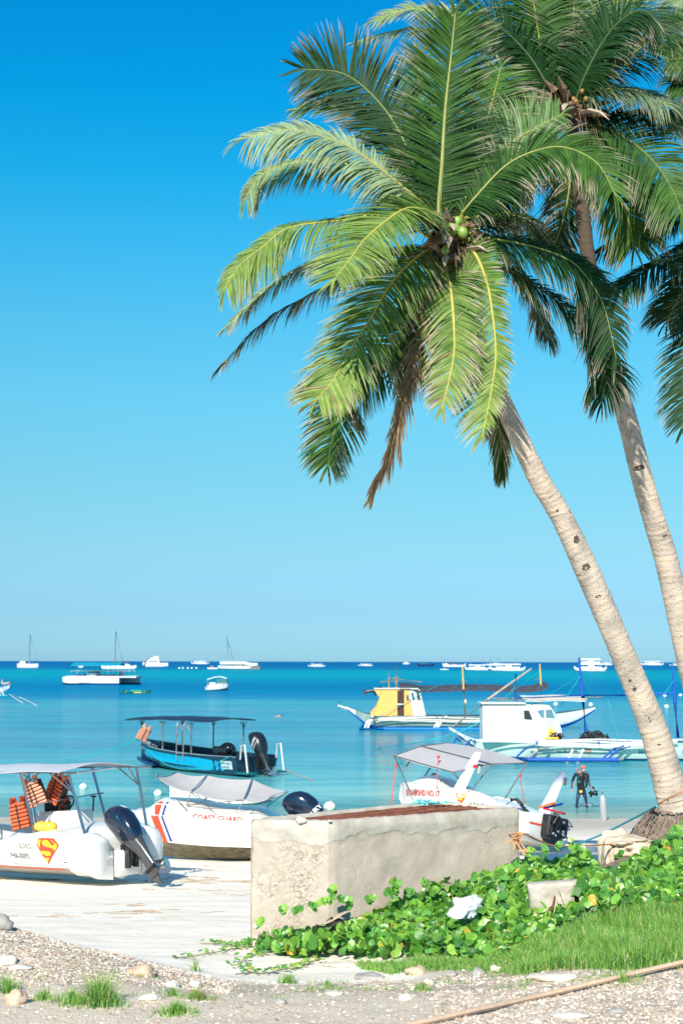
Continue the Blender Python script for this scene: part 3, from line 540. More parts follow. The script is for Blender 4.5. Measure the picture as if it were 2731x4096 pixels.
F2=[([(1308,262),(1314,170),(1316,75),(1318,-60)],.3,dict(L=1.05,N=Nc,droop=.25,c0=DGR,c1=GRN,ribc=(.34,.36,.12),rib=.05)),
 ([(1310,265),(1325,220),(1344,170),(1382,98),(1427,45),(1480,25),(1535,85)],-1.0,dict(L=1.05,N=(-.3,-.7,.6),droop=.9,c0=DGR,c1=DGR,ribc=(.1,.13,.04))),
 ([(1315,262),(1335,222),(1405,204),(1480,212),(1535,245)],-.5,dict(L=.9,N=(0,-.5,.8),droop=1.0,c0=DGR,c1=PAL)),
 ([(1318,270),(1350,272),(1424,260),(1500,257),(1600,268)],.2,dict(L=1.15,N=(0,-.4,.9),droop=1.0,c0=DGR,c1=DGR,ribc=(.1,.13,.05))),
 ([(1318,280),(1340,290),(1386,290),(1452,328),(1505,377),(1545,440),(1566,495)],-.8,dict(L=1.0,N=(-.2,-.8,.5),droop=.6,c0=DGR,c1=GRN,ribc=(.2,.22,.07))),
 ([(1305,262),(1273,226),(1217,132),(1142,57),(1060,10)],-.3,dict(L=1.1,N=(.2,-.7,.6),droop=.8,c0=DGR,c1=DGR,ribc=(.1,.13,.05))),
 ([(1302,262),(1265,240),(1182,204),(1122,181),(1070,185)],-.6,dict(L=.8,N=(.1,-.6,.7),droop=.9,c0=DGR,c1=YGR,brown=.2)),
 ([(1302,270),(1240,236),(1175,232),(1135,265),(1100,345)],.3,dict(L=.95,N=(.1,-.6,.7),droop=1.0,c0=DGR,c1=DGR,brown=.2)),
 ([(1305,285),(1300,350),(1306,430),(1288,520),(1265,580)],.6,dict(L=.7,N=(-.2,-.9,0),droop=.8,c0=DGR,c1=DGR,brown=.3)),
 ([(1305,260),(1300,170),(1282,90),(1245,20),(1200,-40)],.9,dict(L=1.0,N=(0,-.8,.5),droop=.8,c0=DGR,c1=GRN)),
 ([(1312,255),(1335,180),(1370,90),(1410,20),(1440,-50)],1.0,dict(L=.9,N=(0,-.8,.5),droop=.7,c0=DGR,c1=YGR)),
 ([(1302,258),(1240,170),(1170,105),(1100,62),(1027,33),(935,22),(853,50)],.9,dict(L=.62,N=(.1,-.7,.7),droop=.6,c0=PAL,c1=YGR,brown=.25)),
 ([(1302,262),(1230,190),(1150,125),(1080,90),(1022,77),(931,68),(812,98)],1.2,dict(L=.6,N=(.1,-.6,.8),droop=.9,c0=GRN,c1=YGR,brown=.25)),
 ([(1318,290),(1345,330),(1400,420),(1440,500),(1455,570)],.6,dict(L=.95,N=(-.2,-.8,.4),droop=.8,c0=DGR,c1=GRN,brown=.15)),
 ([(1300,280),(1260,320),(1200,370),(1150,440),(1120,520)],.9,dict(L=.95,N=(.2,-.8,.4),droop=.9,c0=DGR,c1=DGR,brown=.2,dead=.1)),
 ([(1305,262),(1250,150),(1230,40),(1215,-60)],.2,dict(L=1.0,N=(.1,-.9,.3),droop=.6,c0=DGR,c1=GRN)),
 ([(1312,262),(1400,160),(1470,110),(1540,60),(1600,40)],.9,dict(L=.9,N=(-.1,-.8,.5),droop=1.0,c0=DGR,c1=GRN)),
 ([(1302,275),(1230,270),(1170,300),(1110,360),(1075,440)],1.6,dict(L=1.0,N=(.2,-.8,.4),droop=.9,c0=DGR,c1=DGR,brown=.2)),
 ([(1315,280),(1400,340),(1440,400),(1500,480)],1.5,dict(L=1.0,N=(-.1,-.8,.4),droop=.9,c0=DGR,c1=DGR)),
]
for i,(pth,dy,kw) in enumerate(F2): frond(palm2,spine(pth,C2,C2+dy),seed=200+i,nl=200,**kw)
heart(palm2,(1308,262),C2-.2,1.3,9)
inv=palm2.matrix_basis.inverted(); rnd=random.Random(12)
for k in range(7):
    b=MB(); r=rnd.uniform(.04,.055); b.ell(inv@WD(1262+rnd.uniform(0,90),225+rnd.uniform(-18,22),C2-.55+rnd.uniform(0,.2)),(r,r,r*1.15),12,8); b.build('coconut',mat('amber_coconut',(.24,.13,.04),.4,var=.25,vs=6),palm2)
# --- palms beyond the right edge, only their fronds reach the picture
def side_palm(label,bx,c,Yc,Fs,seed):
    g0=gz(bx,Yc+1); p=thing('palm_tree',label,'palm tree',(bx,Yc+1,g0-.05)); cc=WD(c[0],c[1],Yc)
    pts=[Vector((bx,Yc+1,g0-.2)),Vector((bx,Yc+1,g0+1.2)).lerp(cc,.3),Vector((bx,Yc+1,g0)).lerp(cc,.68),cc]
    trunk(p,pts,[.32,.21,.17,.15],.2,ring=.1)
    for i,(pth,dy,kw) in enumerate(Fs): frond(p,spine(pth,Yc,Yc+dy),seed=seed+i,nl=200,**kw)
    heart(p,c,Yc,1.1,seed); return p
side_palm('coconut palm beyond the right edge whose dark fronds reach in beside the second trunk',7.2,(1700,520),23.5,[
 ([(1700,515),(1640,480),(1568,495),(1500,525),(1448,545),(1357,588)],.3,dict(L=.7,N=(.1,-.5,.8),droop=1.0,c0=DGR,c1=DGR,ribc=(.2,.2,.1))),
 ([(1700,520),(1640,530),(1592,563),(1528,598),(1464,632),(1422,668)],-.3,dict(L=.9,N=(.1,-.4,.9),droop=1.1,c0=DGR,c1=DGR,ribc=(.06,.06,.04))),
 ([(1700,510),(1650,450),(1600,420),(1540,430),(1490,470)],.6,dict(L=.9,N=(.1,-.6,.7),droop=1.0,c0=DGR,c1=GRN)),
 ([(1700,530),(1650,620),(1600,740),(1580,860),(1566,990)],-.4,dict(L=.75,N=(-.4,-.9,0),droop=.45,c0=DGR,c1=DGR)),
 ([(1700,520),(1760,420),(1850,400),(1950,460)],.4,dict(L=.9,N=(0,-.5,.8),droop=.9)),
 ([(1700,530),(1780,560),(1860,650),(1900,780)],.2,dict(L=.9,N=(0,-.5,.8),droop=.9)),
 ([(1700,510),(1705,380),(1720,250)],.6,dict(L=.9,N=Nc,droop=.5)),
 ([(1700,520),(1630,560),(1560,680),(1530,740)],1.0,dict(L=.8,N=(.1,-.7,.5),droop=1.0,c0=DGR,c1=DGR))],300)
side_palm('tall coconut palm beyond the top right corner showing only its frond tips',9.5,(1720,110),25.5,[
 ([(1720,110),(1650,120),(1590,130),(1530,138)],0,dict(L=.7,N=(0,-.9,.3),droop=.4,c0=DGR,c1=GRN)),
 ([(1720,120),(1650,180),(1590,190),(1538,192)],.2,dict(L=.8,N=(0,-.7,.6),droop=.9,c0=DGR,c1=GRN)),
 ([(1720,100),(1660,20),(1610,-30),(1550,10)],.2,dict(L=.9,N=(0,-.7,.6),droop=1.0,c0=GRN,c1=PAL)),
 ([(1720,130),(1660,210),(1600,240),(1555,300)],.4,dict(L=.8,N=(0,-.7,.6),droop=.8,c0=DGR,c1=DGR)),
 ([(1720,100),(1800,60),(1880,120)],.2,dict(L=.9,N=(0,-.7,.6),droop=.8)),([(1720,100),(1740,-60),(1760,-180)],.2,dict(L=.9,N=Nc,droop=.4)),
 ([(1720,110),(1780,220),(1850,330)],.2,dict(L=.9,N=(0,-.7,.6),droop=.8))],400)
# ================================================================ BOATS
def hull(st, ends=24, flare=.12, t=.05, crown=.06):
    """st: (x, half beam rim, z rim, half beam chine, z chine, z keel, open 0/1, floor z, rim thickness) -> MB, mats 0 bottom 1 side 2 rim/deck 3 inside"""
    A=np.array([list(s)+[0]*(9-len(s)) for s in st],dtype=float); 
    k=len(A); xs=np.linspace(0,k-1,ends*1)
    def ci(c):
        out=[]
        for q in xs:
            i=min(int(q),k-2);u=q-i;p0=A[max(i-1,0),c];p1=A[i,c];p2=A[i+1,c];p3=A[min(i+2,k-1),c]
            out.append(.5*((2*p1)+(p2-p0)*u+(2*p0-5*p1+4*p2-p3)*u*u+(3*p1-p0-3*p2+p3)*u**3))
        return np.array(out)
    C=[ci(c) for c in range(6)]+[np.interp(xs,range(k),A[:,c]) for c in (6,7)]
    secs=[]
    for i in range(len(xs)):
        x,bg,zg,bc,zc,zk,op,zf=[C[c][i] for c in range(8)]; bg=max(bg,.012); bc=max(min(bc,bg*1.0),.008)
        ti=min(t,bg*.5)
        P=[(0,zk),(bc*.5,zk+(zc-zk)*.45),(bc,zc)]
        for f in (.33,.66): P.append((bc+(bg-bc)*f+flare*bg*.1*math.sin(f*math.pi),zc+(zg-zc)*f))
        P.append((bg,zg-.03)); P.append((bg+.025,zg-.02)); P.append((bg+.02,zg)); P.append((bg-ti,zg+.005))
        zi=zg+crown*(1-op)*bg; 
        bi=bg-ti-.01
        a=(bi*.95,zg*(1-op)+op*(zf+.05)+(1-op)*crown*bg*.3); c_=(bi*.5,(zg+crown*bg)*(1-op)+op*zf); d=(0,(zg+crown*bg*1.2)*(1-op)+op*zf)
        P+= [a,c_,d]
        L=[Vector((x,y,z)) for y,z in P]; Rr=[Vector((x,-y,z)) for y,z in P[1:-1]][::-1]
        secs.append(L+Rr)
    b=MB(); n=len(secs[0]); V=[p for q in secs for p in q]; np_=12
    matof=lambda j: (0 if j<2 else 1 if j<5 else 2 if j<8 else 3 )
    b.v=[tuple(v) for v in V]
    for i in range(len(secs)-1):
        for j in range(n):
            jj=j if j<11 else n-1-j
            m=matof(jj)
            if m==3 and (C[6][i]<.5): m=2
            b.f.append((i*n+j,(i+1)*n+j,(i+1)*n+(j+1)%n,i*n+(j+1)%n)); b.m.append(m)
    for i,rev in ((0,False),(len(secs)-1,True)):
        # transom as a fan of quads between the two sides
        for j in range(0,8):
            q=(i*n+j,i*n+j+1,i*n+(n-j-1)%n,i*n+(n-j)%n); q=tuple(dict.fromkeys(q))
            if len(q)>=3: b.f.append(q if not rev else q[::-1]); b.m.append(1 if j>=2 else 0)
        if C[6][i]<.5:
            for j in range(8,11):
                q=(i*n+j,i*n+j+1,i*n+(n-j-1)%n,i*n+(n-j)%n); q=tuple(dict.fromkeys(q))
                if len(q)>=3: b.f.append(q if not rev else q[::-1]); b.m.append(2)
    return b
dg=bpy.context.evaluated_depsgraph_get
def text_mesh(s, size=1.0, sx=1.0, shear=0.0, bold=0.0, res=2):
    cu=bpy.data.curves.new('t','FONT'); cu.body=s; cu.size=size; cu.resolution_u=res; cu.shear=shear; cu.offset=bold*size
    o=bpy.data.objects.new('t',cu); col.objects.link(o); me=bpy.data.meshes.new_from_object(o.evaluated_get(dg()))
    V=[(v.co.x*sx,v.co.y) for v in me.vertices]; F=[tuple(p.vertices) for p in me.polygons]
    bpy.data.objects.remove(o); bpy.data.curves.remove(cu); bpy.data.meshes.remove(me)
    return V,F
def bvh(o): return BVHTree.FromPolygons([v.co.copy() for v in o.data.vertices],[tuple(p.vertices) for p in o.data.polygons])
def decal(name, V, F, tree, o, u, v, n, m, parent, off=.006, label=None):
    o,u,v,n=Vector(o),nrm(u),nrm(v),nrm(n); P=[]; last=0
    for x,y in V:
        p=o+u*x+v*y; h=tree.ray_cast(p+n*2,-n,4) if tree else (None,)
        if h[0] is not None: q=h[0]; last=(q-p).dot(n)
        else: q=p+n*last
        P.append(q+n*off)
    b=MB(); b.add(P,F); 
    return b.build(name,m,parent,smooth=False,label=label)
def gridpoly(quad, nu=6, nv=10):      # quad: 4 2D corners -> subdivided
    a,b_,c,d=[Vector((*p,0)) for p in quad]; V=[];F=[]
    for j in range(nv+1):
        for i in range(nu+1):
            f,g_=i/nu,j/nv; p=(a*(1-f)+b_*f)*(1-g_)+(d*(1-f)+c*f)*g_; V.append((p.x,p.y))
    F=[(j*(nu+1)+i,j*(nu+1)+i+1,(j+1)*(nu+1)+i+1,(j+1)*(nu+1)+i) for j in range(nv) for i in range(nu)]
    return V,F
def polyfill(poly):
    from mathutils.geometry import tessellate_polygon
    return [tuple(p) for p in poly],[tuple(t) for t in tessellate_polygon([[Vector((*p,0)) for p in poly]])]
RT=mat('lettering_red',(.62,.04,.04),.4); DT=mat('lettering_dark',(.10,.13,.13),.4); GT=mat('lettering_grey',(.45,.46,.45),.5); WT=mat('lettering_white',(.75,.76,.78),.4); NT=mat('lettering_teal',(.02,.20,.22),.5)
def emblem(tree, o, u, v, n, w_, h_, parent):     # red and yellow shield with a curved letter
    P=lambda q:[(x*w_,y*h_) for x,y in q]
    sh=P([(.17,1),(.83,1),(1,.74),(.80,.50),(.62,.30),(.36,0),(.10,.45),(.09,.52),(0,.74)])
    V,F=polyfill(sh); decal('shield_emblem',V,F,tree,o,u,v,n,red,parent,.012)
    em=[[(.18,.94),(.27,.94),(.20,.80),(.15,.62),(.05,.76)],
        [(.42,.92),(.34,.90),(.28,.83),(.30,.75),(.38,.69),(.52,.66),(.66,.63),(.74,.58),(.77,.53),(.85,.58),(.94,.74),(.81,.87),(.80,.73),(.68,.73),(.64,.83),(.56,.91),(.49,.93)],
        [(.69,.93),(.76,.93),(.78,.84)],
        [(.14,.51),(.14,.43),(.20,.37),(.27,.39),(.33,.34),(.45,.32),(.57,.36),(.60,.43),(.57,.49),(.40,.50)],
        [(.24,.25),(.49,.24),(.35,.06)]]
    for q in em:
        V,F=polyfill(P(q)); decal('emblem_field',V,F,tree,o,u,v,n,yellow,parent,.02)
def outboard(parent, loc, rz, tilt, sc=1.0, cowlm=navy, midm=None, txt=None, number=None, lift=0, tang=45, pale=False, lk=1.0, wy=1.0):
    """x points aft, z up; tilt swings the leg aft and up"""
    M=Matrix.Translation(loc)@Matrix.Rotation(rz,4,'Z')@Matrix.Rotation(-tilt,4,'Y')@Matrix.Scale(sc,4)
    T=lambda p: M@Vector((p[0],p[1]*wy,p[2]*lk if p[2]<0 else p[2]))
    b=MB(); secs=[]     # cowling: stacked rounded sections
    prof=[(-.10,.08,.09,.12),(-.04,.16,.13,.10),(.08,.22,.165,.08),(.26,.265,.19,.06),(.46,.285,.195,.03),(.62,.27,.185,-.01),(.74,.22,.16,-.05),(.80,.15,.12,-.08),(.83,.07,.06,-.09)]
    N=20
    for z,a,w_,cx in prof:
        secs.append([T((cx+math.copysign(abs(math.cos(t))**.7,math.cos(t))*a, math.copysign(abs(math.sin(t))**.8,math.sin(t))*w_, .12+z)) for t in [2*math.pi*k/N for k in range(N)]])
    b.loft(secs); cw=b.build('outboard_motor',cowlm,parent,angle=60)
    b=MB()
    secs=[[T((cx+math.cos(t)*a,math.sin(t)*w_,z)) for t in [2*math.pi*k/14 for k in range(14)]] for z,a,w_,cx in ((.18,.24,.15,.04),(.02,.20,.13,.06),(-.15,.15,.09,.10),(-.45,.12,.06,.12),(-.70,.13,.045,.12))]
    b.loft(secs); b.build('motor_leg',midm or black,cw)
    b=MB(); b.box(T((.16,0,-.66)),(.42*sc,.24*sc,.02*sc),rot=M.to_3x3()*(1/sc))
    secs=[[T((x,math.cos(t)*r,-.82+math.sin(t)*r)) for t in [2*math.pi*k/12 for k in range(12)]] for x,r in ((-.12,.01),(-.06,.045),(.08,.06),(.24,.055),(.30,.05))]
    b.loft(secs); b.prism([T((-.02,-.012,-.86)),T((.16,-.012,-.86)),T((.14,-.012,-1.08)),T((.08,-.012,-1.08))],M.to_3x3()@Vector((0,.024,0)))
    b.prism([T((-.06,-.015,-.68)),T((.2,-.015,-.68)),T((.2,-.015,-.80)),T((-.06,-.015,-.80))],M.to_3x3()@Vector((0,.03,0)))
    b.build('lower_unit',mat('worn_motor_grey',(.06,.065,.07),.3,var=.3,vs=10) if not pale else alu,cw)
    b=MB(); b.tube([T((.30,0,-.82)),T((.42,0,-.82))],[.055*sc,.04*sc],12)
    for k in range(3):
        a=2*math.pi*k/3+.4; ca,sa=math.cos(a),math.sin(a); Pp=[]
        for r,w1 in ((.04,.05),(.10,.10),(.16,.11),(.20,.05)):
            for s_ in (-1,1): Pp.append(T((.36+s_*w1*.45, ca*r-sa*s_*w1, -.82+sa*r+ca*s_*w1)))
        b.add(Pp,[(0,1,3,2),(2,3,5,4),(4,5,7,6)]); Q=[p+M.to_3x3()@Vector((.012,0,0)) for p in Pp]; b.add(Q,[(2,3,1,0),(4,5,3,2),(6,7,5,4)])
    b.build('propeller',steel,cw)
    M0=Matrix.Translation(loc)@Matrix.Rotation(rz,4,'Z')@Matrix.Scale(sc,4); B=lambda p:M0@Vector(p); b=MB()
    for s_ in (-1,1): b.box(B((-.10,s_*.11,-.16)),(.14*sc,.05*sc,.44*sc),rot=M0.to_3x3()*(1/sc)); b.box(B((-.19,s_*.12,.0)),(.10*sc,.06*sc,.12*sc),rot=M0.to_3x3()*(1/sc)); b.tube([B((-.05,s_*.05,-.3)),B((.06,s_*.05,-.05))],.022*sc,8)
    b.box(B((-.14,0,-.30)),(.06*sc,.24*sc,.10*sc),rot=M0.to_3x3()*(1/sc)); b.tube([B((-.1,-.14,.0)),B((-.1,.14,.0))],.03*sc,10); b.build('motor_bracket',black,cw)
    tr=bvh(cw)
    X=M.to_3x3()
    if txt:
        V,F=text_mesh(txt,.115*sc,1.0,bold=.03); side=-1; ta=R(tang)+tilt; tu=Vector((math.sin(ta),0,math.cos(ta))); tv=Vector((-math.cos(ta),0,math.sin(ta)))
        decal('cowling_lettering',V,F,tr,T((-.17,side*.1,.30)),X@tu,X@tv,X@Vector((0,side,0)),WT,cw,.006)
        V,F=gridpoly([(0,0),(.50*sc,-.02*sc),(.50*sc,.015*sc),(0,.06*sc)],10,3); decal('cowling_stripe',V,F,tr,T((-.10,side*.1,.22)),X@tu,X@tv,X@Vector((0,side,0)),mat('motor_silver',(.30,.27,.33),.3),cw,.005)
    if number:
        V,F=text_mesh(number,.20*sc,1.0,bold=.03); decal('cowling_number',V,F,tr,T((.1,-.02,.70)),X@Vector((.0,.9,-.2)),X@Vector((-.5,0,1)),X@Vector((1,0,.25)),WT,cw,.006)
    return cw
def vest(label, loc, rz=0, sc=1.0, m=orange, ry=0.0, parent_group='life vests hung on the beached white speedboat', flat=False):
    t=thing('life_vest',label,'life vest',loc,rot=(0,ry,rz),group=parent_group)
    def bar(y,x0,x1,z,r,mm=0): return 0
    b=MB()
    for s_,y in ((-1,-.09),(1,.09)):              # two stacked foam leaves, each of ribs
        for k in range(7):
            z=-.06-k*.078; wv=.20 if k>1 else .17
            secs=[]
            for x,q in ((-wv,.35),(-wv*.92,.85),(0,1),(wv*.92,.85),(wv,.35)):
                secs.append([Vector((x,y+math.cos(a)*.055*q,z+math.sin(a)*.034*(.6+.4*q))) for a in [2*math.pi*i/8 for i in range(8)]])
            b.loft([[p*sc for p in q] for q in secs])
    b.build('foam_panel',m,t)
    b=MB()
    for s_ in (-1,1):
        b.tube([Vector((s_*.11,-.09,-.05))*sc,Vector((s_*.12,-.06,.06))*sc,Vector((s_*.11,.06,.06))*sc,Vector((s_*.11,.09,-.05))*sc],.045*sc,8)
    b.build('shoulder_strap',m,t)
    b=MB(); 
    for k in range(6): b.box(Vector((0,0,-.099-k*.078))*sc,(.37*sc,.215*sc,.022*sc))
    b.box(Vector((.19,0,-.28))*sc,(.05*sc,.16*sc,.50*sc),bev=.01); b.tube([Vector((.2,-.08,-.45))*sc,Vector((.22,-.1,-.62))*sc],.012,5)
    b.box(Vector((0,-.152,-.30))*sc,(.03*sc,.012,.5*sc))
    b.build('webbing',rubber,t); return t
def rope(name, pts, r, m, label, cat='rope', n=24, sag=0.0, group=None, lay=False):
    C=cr(pts,n) if len(pts)>2 else [Vector(pts[0]).lerp(Vector(pts[1]),k/(n-1)) for k in range(n)]
    for k,p in enumerate(C): p.z-=sag*4*(k/(n-1))*(1-k/(n-1))
    if lay:
        for p in C: p.z=max(p.z,gz(p.x,p.y)+r)
    b=MB(); c=C[0].copy(); b.tube([p-c for p in C],r,6); o=b.build(name,m,None); o.location=c; return tag(o,label,cat,group)
cyanr=mat('cyan_rope',(.02,.42,.50),.6); tealr=mat('teal_rope',(.02,.35,.36),.6); brownr=mat('brown_rope',(.42,.25,.15),.8,var=.2,vs=30); oranger=mat('orange_rope',(.70,.33,.14),.7); redr=mat('red_rope',(.62,.05,.04),.6); paler=mat('pale_rope',(.62,.66,.60),.8)
# ---------------- A: white speedboat beached at the left
def on_slope(sx,sy,z,th,pit):        # bow direction th (degrees from +x), pitched bow-down by pit
    p=G(sx,sy,z); return p,Matrix.Translation(p)@Matrix.Rotation(R(th),4,'Z')@Matrix.Rotation(R(pit),4,'Y')
pA,MA=on_slope(482,3515,2.12,180-36,3.0)
bA=thing('speedboat','white beached speedboat with shield emblem, grey canopy and tilted outboard at far left','speedboat',pA,rot=MA.to_euler())
stA=[(-.05,.98,.72,.90,.34,.0,1,.5),(.0,1.0,.80,.92,.33,.0,0,.5),(.25,1.09,.95,.95,.31,.0,0,.5),(.7,1.13,1.0,.97,.30,.0,0,.5),(1.3,1.15,.96,.97,.30,.0,0,.4),(1.75,1.16,.86,.97,.30,.0,1,.35),(2.6,1.16,.80,.95,.31,.0,1,.3),(4.0,1.08,.86,.82,.38,.03,1,.3),(5.2,.80,.98,.50,.55,.12,1,.45),(6.0,.42,1.12,.20,.78,.35,0,.6),(6.5,.03,1.22,.02,1.1,.9,0,.9)]
hA=hull(stA,60,t=.10).build('hull',[white,white,white,greyin],bA); trA=bvh(hA)
b=MB(); b.box((-.10,0,.33),(.34,.66,.50),bev=.03); b.build('motor_bracket_step',white,bA)
b=MB()
for s_ in (-1,1):
    b=MB(); b.loft([[Vector((x,s_*(.40+(y-.40)*q),.5+(z-.5)*q+dz)) for y,z in ((.40,.08),(.80,.14),(.98,.24),(1.07,.38),(1.10,.60),(1.08,.80),(.98,.93),(.84,.97),(.62,.96),(.48,.88),(.40,.70))] for x,q,dz in ((.35,1.0,.0),(.0,1.0,-.01),(-.10,.99,-.04),(-.17,.95,-.07),(-.21,.87,-.10))]); b.build('stern_pod',white,bA,angle=65)
nS=(0,1,0)   # port side faces the camera when the bow points left-away
uS=(-1,0,0)
for s_,x,z,h_,m_,sx_ in (("ILO·ILO",1.66,.66,.155,DT,.62),("PH06-000095",1.98,.46,.155,DT,.62),("MALAY  AKLAN",1.95,.34,.085,GT,.85)):
    V,F=text_mesh(s_,h_,sx_,bold=.015); decal('side_lettering',V,F,trA,(x,1.0,z),uS,(0,0,1),nS,m_,hA,.008)
emblem(trA,(1.18,1.0,.36),uS,(0,0,1),nS,.62,.52,hA)
V,F=gridpoly([(0,0),(3.9,-.03),(3.9,.085),(0,.10)],40,2); decal('red_stripe',V,F,trA,(4.6,1,.245),uS,(0,0,1),nS,red,hA,.008)
for zz_ in (.60,.45):
    V,F=gridpoly([(0,0),(3.6,0),(3.6,.009),(0,.009)],40,1); decal('hull_crease',V,F,trA,(4.0,1,zz_),uS,(0,0,1),nS,GT,hA,.004)
V,F=gridpoly([(0,0),(.1,0),(.1,.018),(0,.018)],1,1); decal('drain_slot',V,F,trA,(.52,1,.40),uS,(0,0,1),nS,black,hA,.008)
outboard(bA,(-.42,0,.62),math.pi,R(38),1.03,navy,mat('motor_belly',(.07,.07,.075),.18,metal=.3,coat=.6),number='80',lk=.85,wy=1.15)
b=MB()                              # canopy frame: leaning legs with braces
zt=2.12
for s_ in (-1,1):
    y=s_*1.0
    b.tube([(1.35,y,.95),(1.75,y*.98,zt)],.032,8); b.tube([(3.5,y,.85),(3.75,y*.98,zt)],.028,8); b.tube([(.05,y*.85,.85),(.42,y*.95,zt)],.032,8)
    b.tube([(.33,y*.93,1.75),(.95,y*.95,zt)],.018,6); b.tube([(.33,y*.93,1.75),(.65,y*.95,zt)],.018,6); b.tube([(3.7,y,1.85),(3.25,y,zt)],.018,6); b.tube([(3.7,y,1.85),(4.1,y,zt)],.018,6)
    b.tube([(.1,y*.96,zt),(2.5,y,zt+.02),(4.9,y,zt)],.025,8)
for x in (.1,1.7,3.4,4.9): b.tube([(x,-1,zt),(x,0,zt+.05),(x,1,zt)],.022,8)
b.tube([(1.55,.9,1.5),(1.35,-.9,1.6)],.018,6)
b.build('canopy_frame',steel,bA)
grid=[[Vector((x,y*1.06,zt+.035+.10*(1-y*y)+.015*math.sin(x*3+y*4))) for y in np.linspace(-1,1,7)] for x in np.linspace(.55,5.0,12)]
MB().slab(grid,.012).build('canopy',mat('grey_canvas',(.47,.50,.55),.7,var=.05,vs=2),bA)
cs=MB(); cs.box((1.55,-.15,1.0),(.62,.8,.62),bev=.05); cs.box((2.0,-.15,.95),(.35,.8,.7),bev=.04); con=cs.build('console',white,bA)
b=MB(); b.box((1.93,-.12,1.38),(.04,.62,.24)); b.build('dashboard',black,con)
b=MB(); P=[(1.62+.03,-.10+.19*math.cos(a),1.50+.19*math.sin(a)) for a in [2*math.pi*k/20 for k in range(21)]]; P=[(1.55-.10*math.sin(2*math.pi*k/20)*.9, p[1]+.05,1.44+.16*math.sin(2*math.pi*k/20)) for k,p in enumerate(P)]; b.tube(P,.018,7)
c0=Vector((1.55,-.05,1.44)); 
for k in range(3): b.tube([c0,Vector(P[k*7])],.012,6)
b.tube([c0,(1.7,-.05,1.25)],.05,8); b.tube([(1.3,-.55,1.25),(1.22,-.5,1.55)],.02,6); b.box((1.22,-.5,1.56),(.12,.05,.03)); b.build('steering_wheel',black,con)
def glass(n_,c,r=.03,al=.85):
    if n_ in MATS: return MATS[n_]
    m=bpy.data.materials.new(n_); m.use_nodes=True; n=m.node_tree.nodes; l=m.node_tree.links; P=n['Principled BSDF']; P.inputs['Base Color'].default_value=(*c,1); P.inputs['Roughness'].default_value=r
    t=n.new('ShaderNodeBsdfTransparent'); x=n.new('ShaderNodeMixShader'); x.inputs[0].default_value=1-al; l.new(t.outputs[0],x.inputs[1]); l.new(P.outputs[0],x.inputs[2]); l.new(x.outputs[0],n['Material Output'].inputs[0]); MATS[n_]=m; return m
acr=glass('clear_acrylic',(.6,.7,.7)); dkg=mat('dark_glass',(.02,.03,.035),.08)
b=MB(); g_=[[Vector((2.1+.12*(1-y*y)-z*.15,y*.42-.15,1.25+z)) for z in (0,.25,.5)] for y in np.linspace(-1,1,9)]; V=[p for r_ in g_ for p in r_]; b.add(V,[(i*3+j,i*3+j+1,i*3+j+4,i*3+j+3) for i in range(8) for j in range(2)]); b.build('windscreen',acr,con)
def onA(p): return MA@Vector(p)
rzA=R(180-36)
vest('orange life vest standing nearest the grey liner, second from the left edge',W(74,3205,29.2),rzA+math.pi+.4,.98,ry=R(-14))
vest('orange life vest cut off by the left edge of the photo',W(-52,3222,30.2),rzA+math.pi+1.2,.98,ry=R(-5))
vest('pale faded life vest tied high on the canopy post of the beached speedboat',W(123,3124,29.3),rzA+math.pi+.6,.92,m=peach,ry=R(-24))
vest('bright orange life vest hanging right under the grey canopy, beside the post',W(250,3108,29.6),rzA+math.pi,1.0,ry=R(26))
vest('orange life vest slumped on the console behind the steering wheel',W(248,3195,30.1),rzA+math.pi+.2,.95,ry=R(8))
for k,(x,y) in enumerate(((1.22,.93),(.98,.93))):
    b=MB(); b.ell((0,0,0),(.15,.12,.10),14,10,rot=Matrix.Rotation(.2,3,'Z')); b.tube([(0,0,.085),(0,0,.12)],.03,8); o=b.build('yellow_float',mat('float_yellow',(.85,.50,.06),.35,var=.08),None); o.location=onA((x,y,1.08)); tag(o,('left one' if k==0 else 'right one')+' of the two yellow floats on the white speedboat gunwale','float','yellow floats')
# ---------------- B: coast guard boat
pB=G(938,3440,1.38); thB=180-10; MBm=Matrix.Translation(pB)@Matrix.Rotation(R(thB),4,'Z')@Matrix.Rotation(R(-.5),4,'Y')
# x measured from the bow (photo) : bow at x=+2.35, stern at -2.35 about the anchor
bB=thing('patrol_boat','white coast guard speedboat with red and blue bow stripes behind the concrete box','speedboat',pB,rot=MBm.to_euler())
X0=2.75
stB=[(X0-5.2,.82,1.02,.74,.44,.04,1,.5),(X0-4.2,.92,1.06,.80,.44,.02,1,.5),(X0-3.0,.97,1.08,.82,.43,.0,1,.5),(X0-2.2,.96,1.10,.78,.43,.0,0,.5),(X0-1.5,.86,1.12,.62,.44,.0,0,.5),(X0-.9,.64,1.14,.40,.46,.05,0,.5),(X0-.4,.34,1.16,.18,.56,.18,0,.5),(X0,.03,1.17,.02,.95,.60,0,.5)]
kel=mat('mossy_bottom_paint',(.06,.055,.035),.8,var=.5,vs=6,c2=(.22,.20,.13),bump=.4,bs=20)
wh_d=mat('white_hull_dirty',(.80,.80,.78),.3,var=.04,coat=.2)
hB=hull(stB,50,t=.12).build('hull',[kel,wh_d,white,greyin],bB)
b=MB(); secs=[]
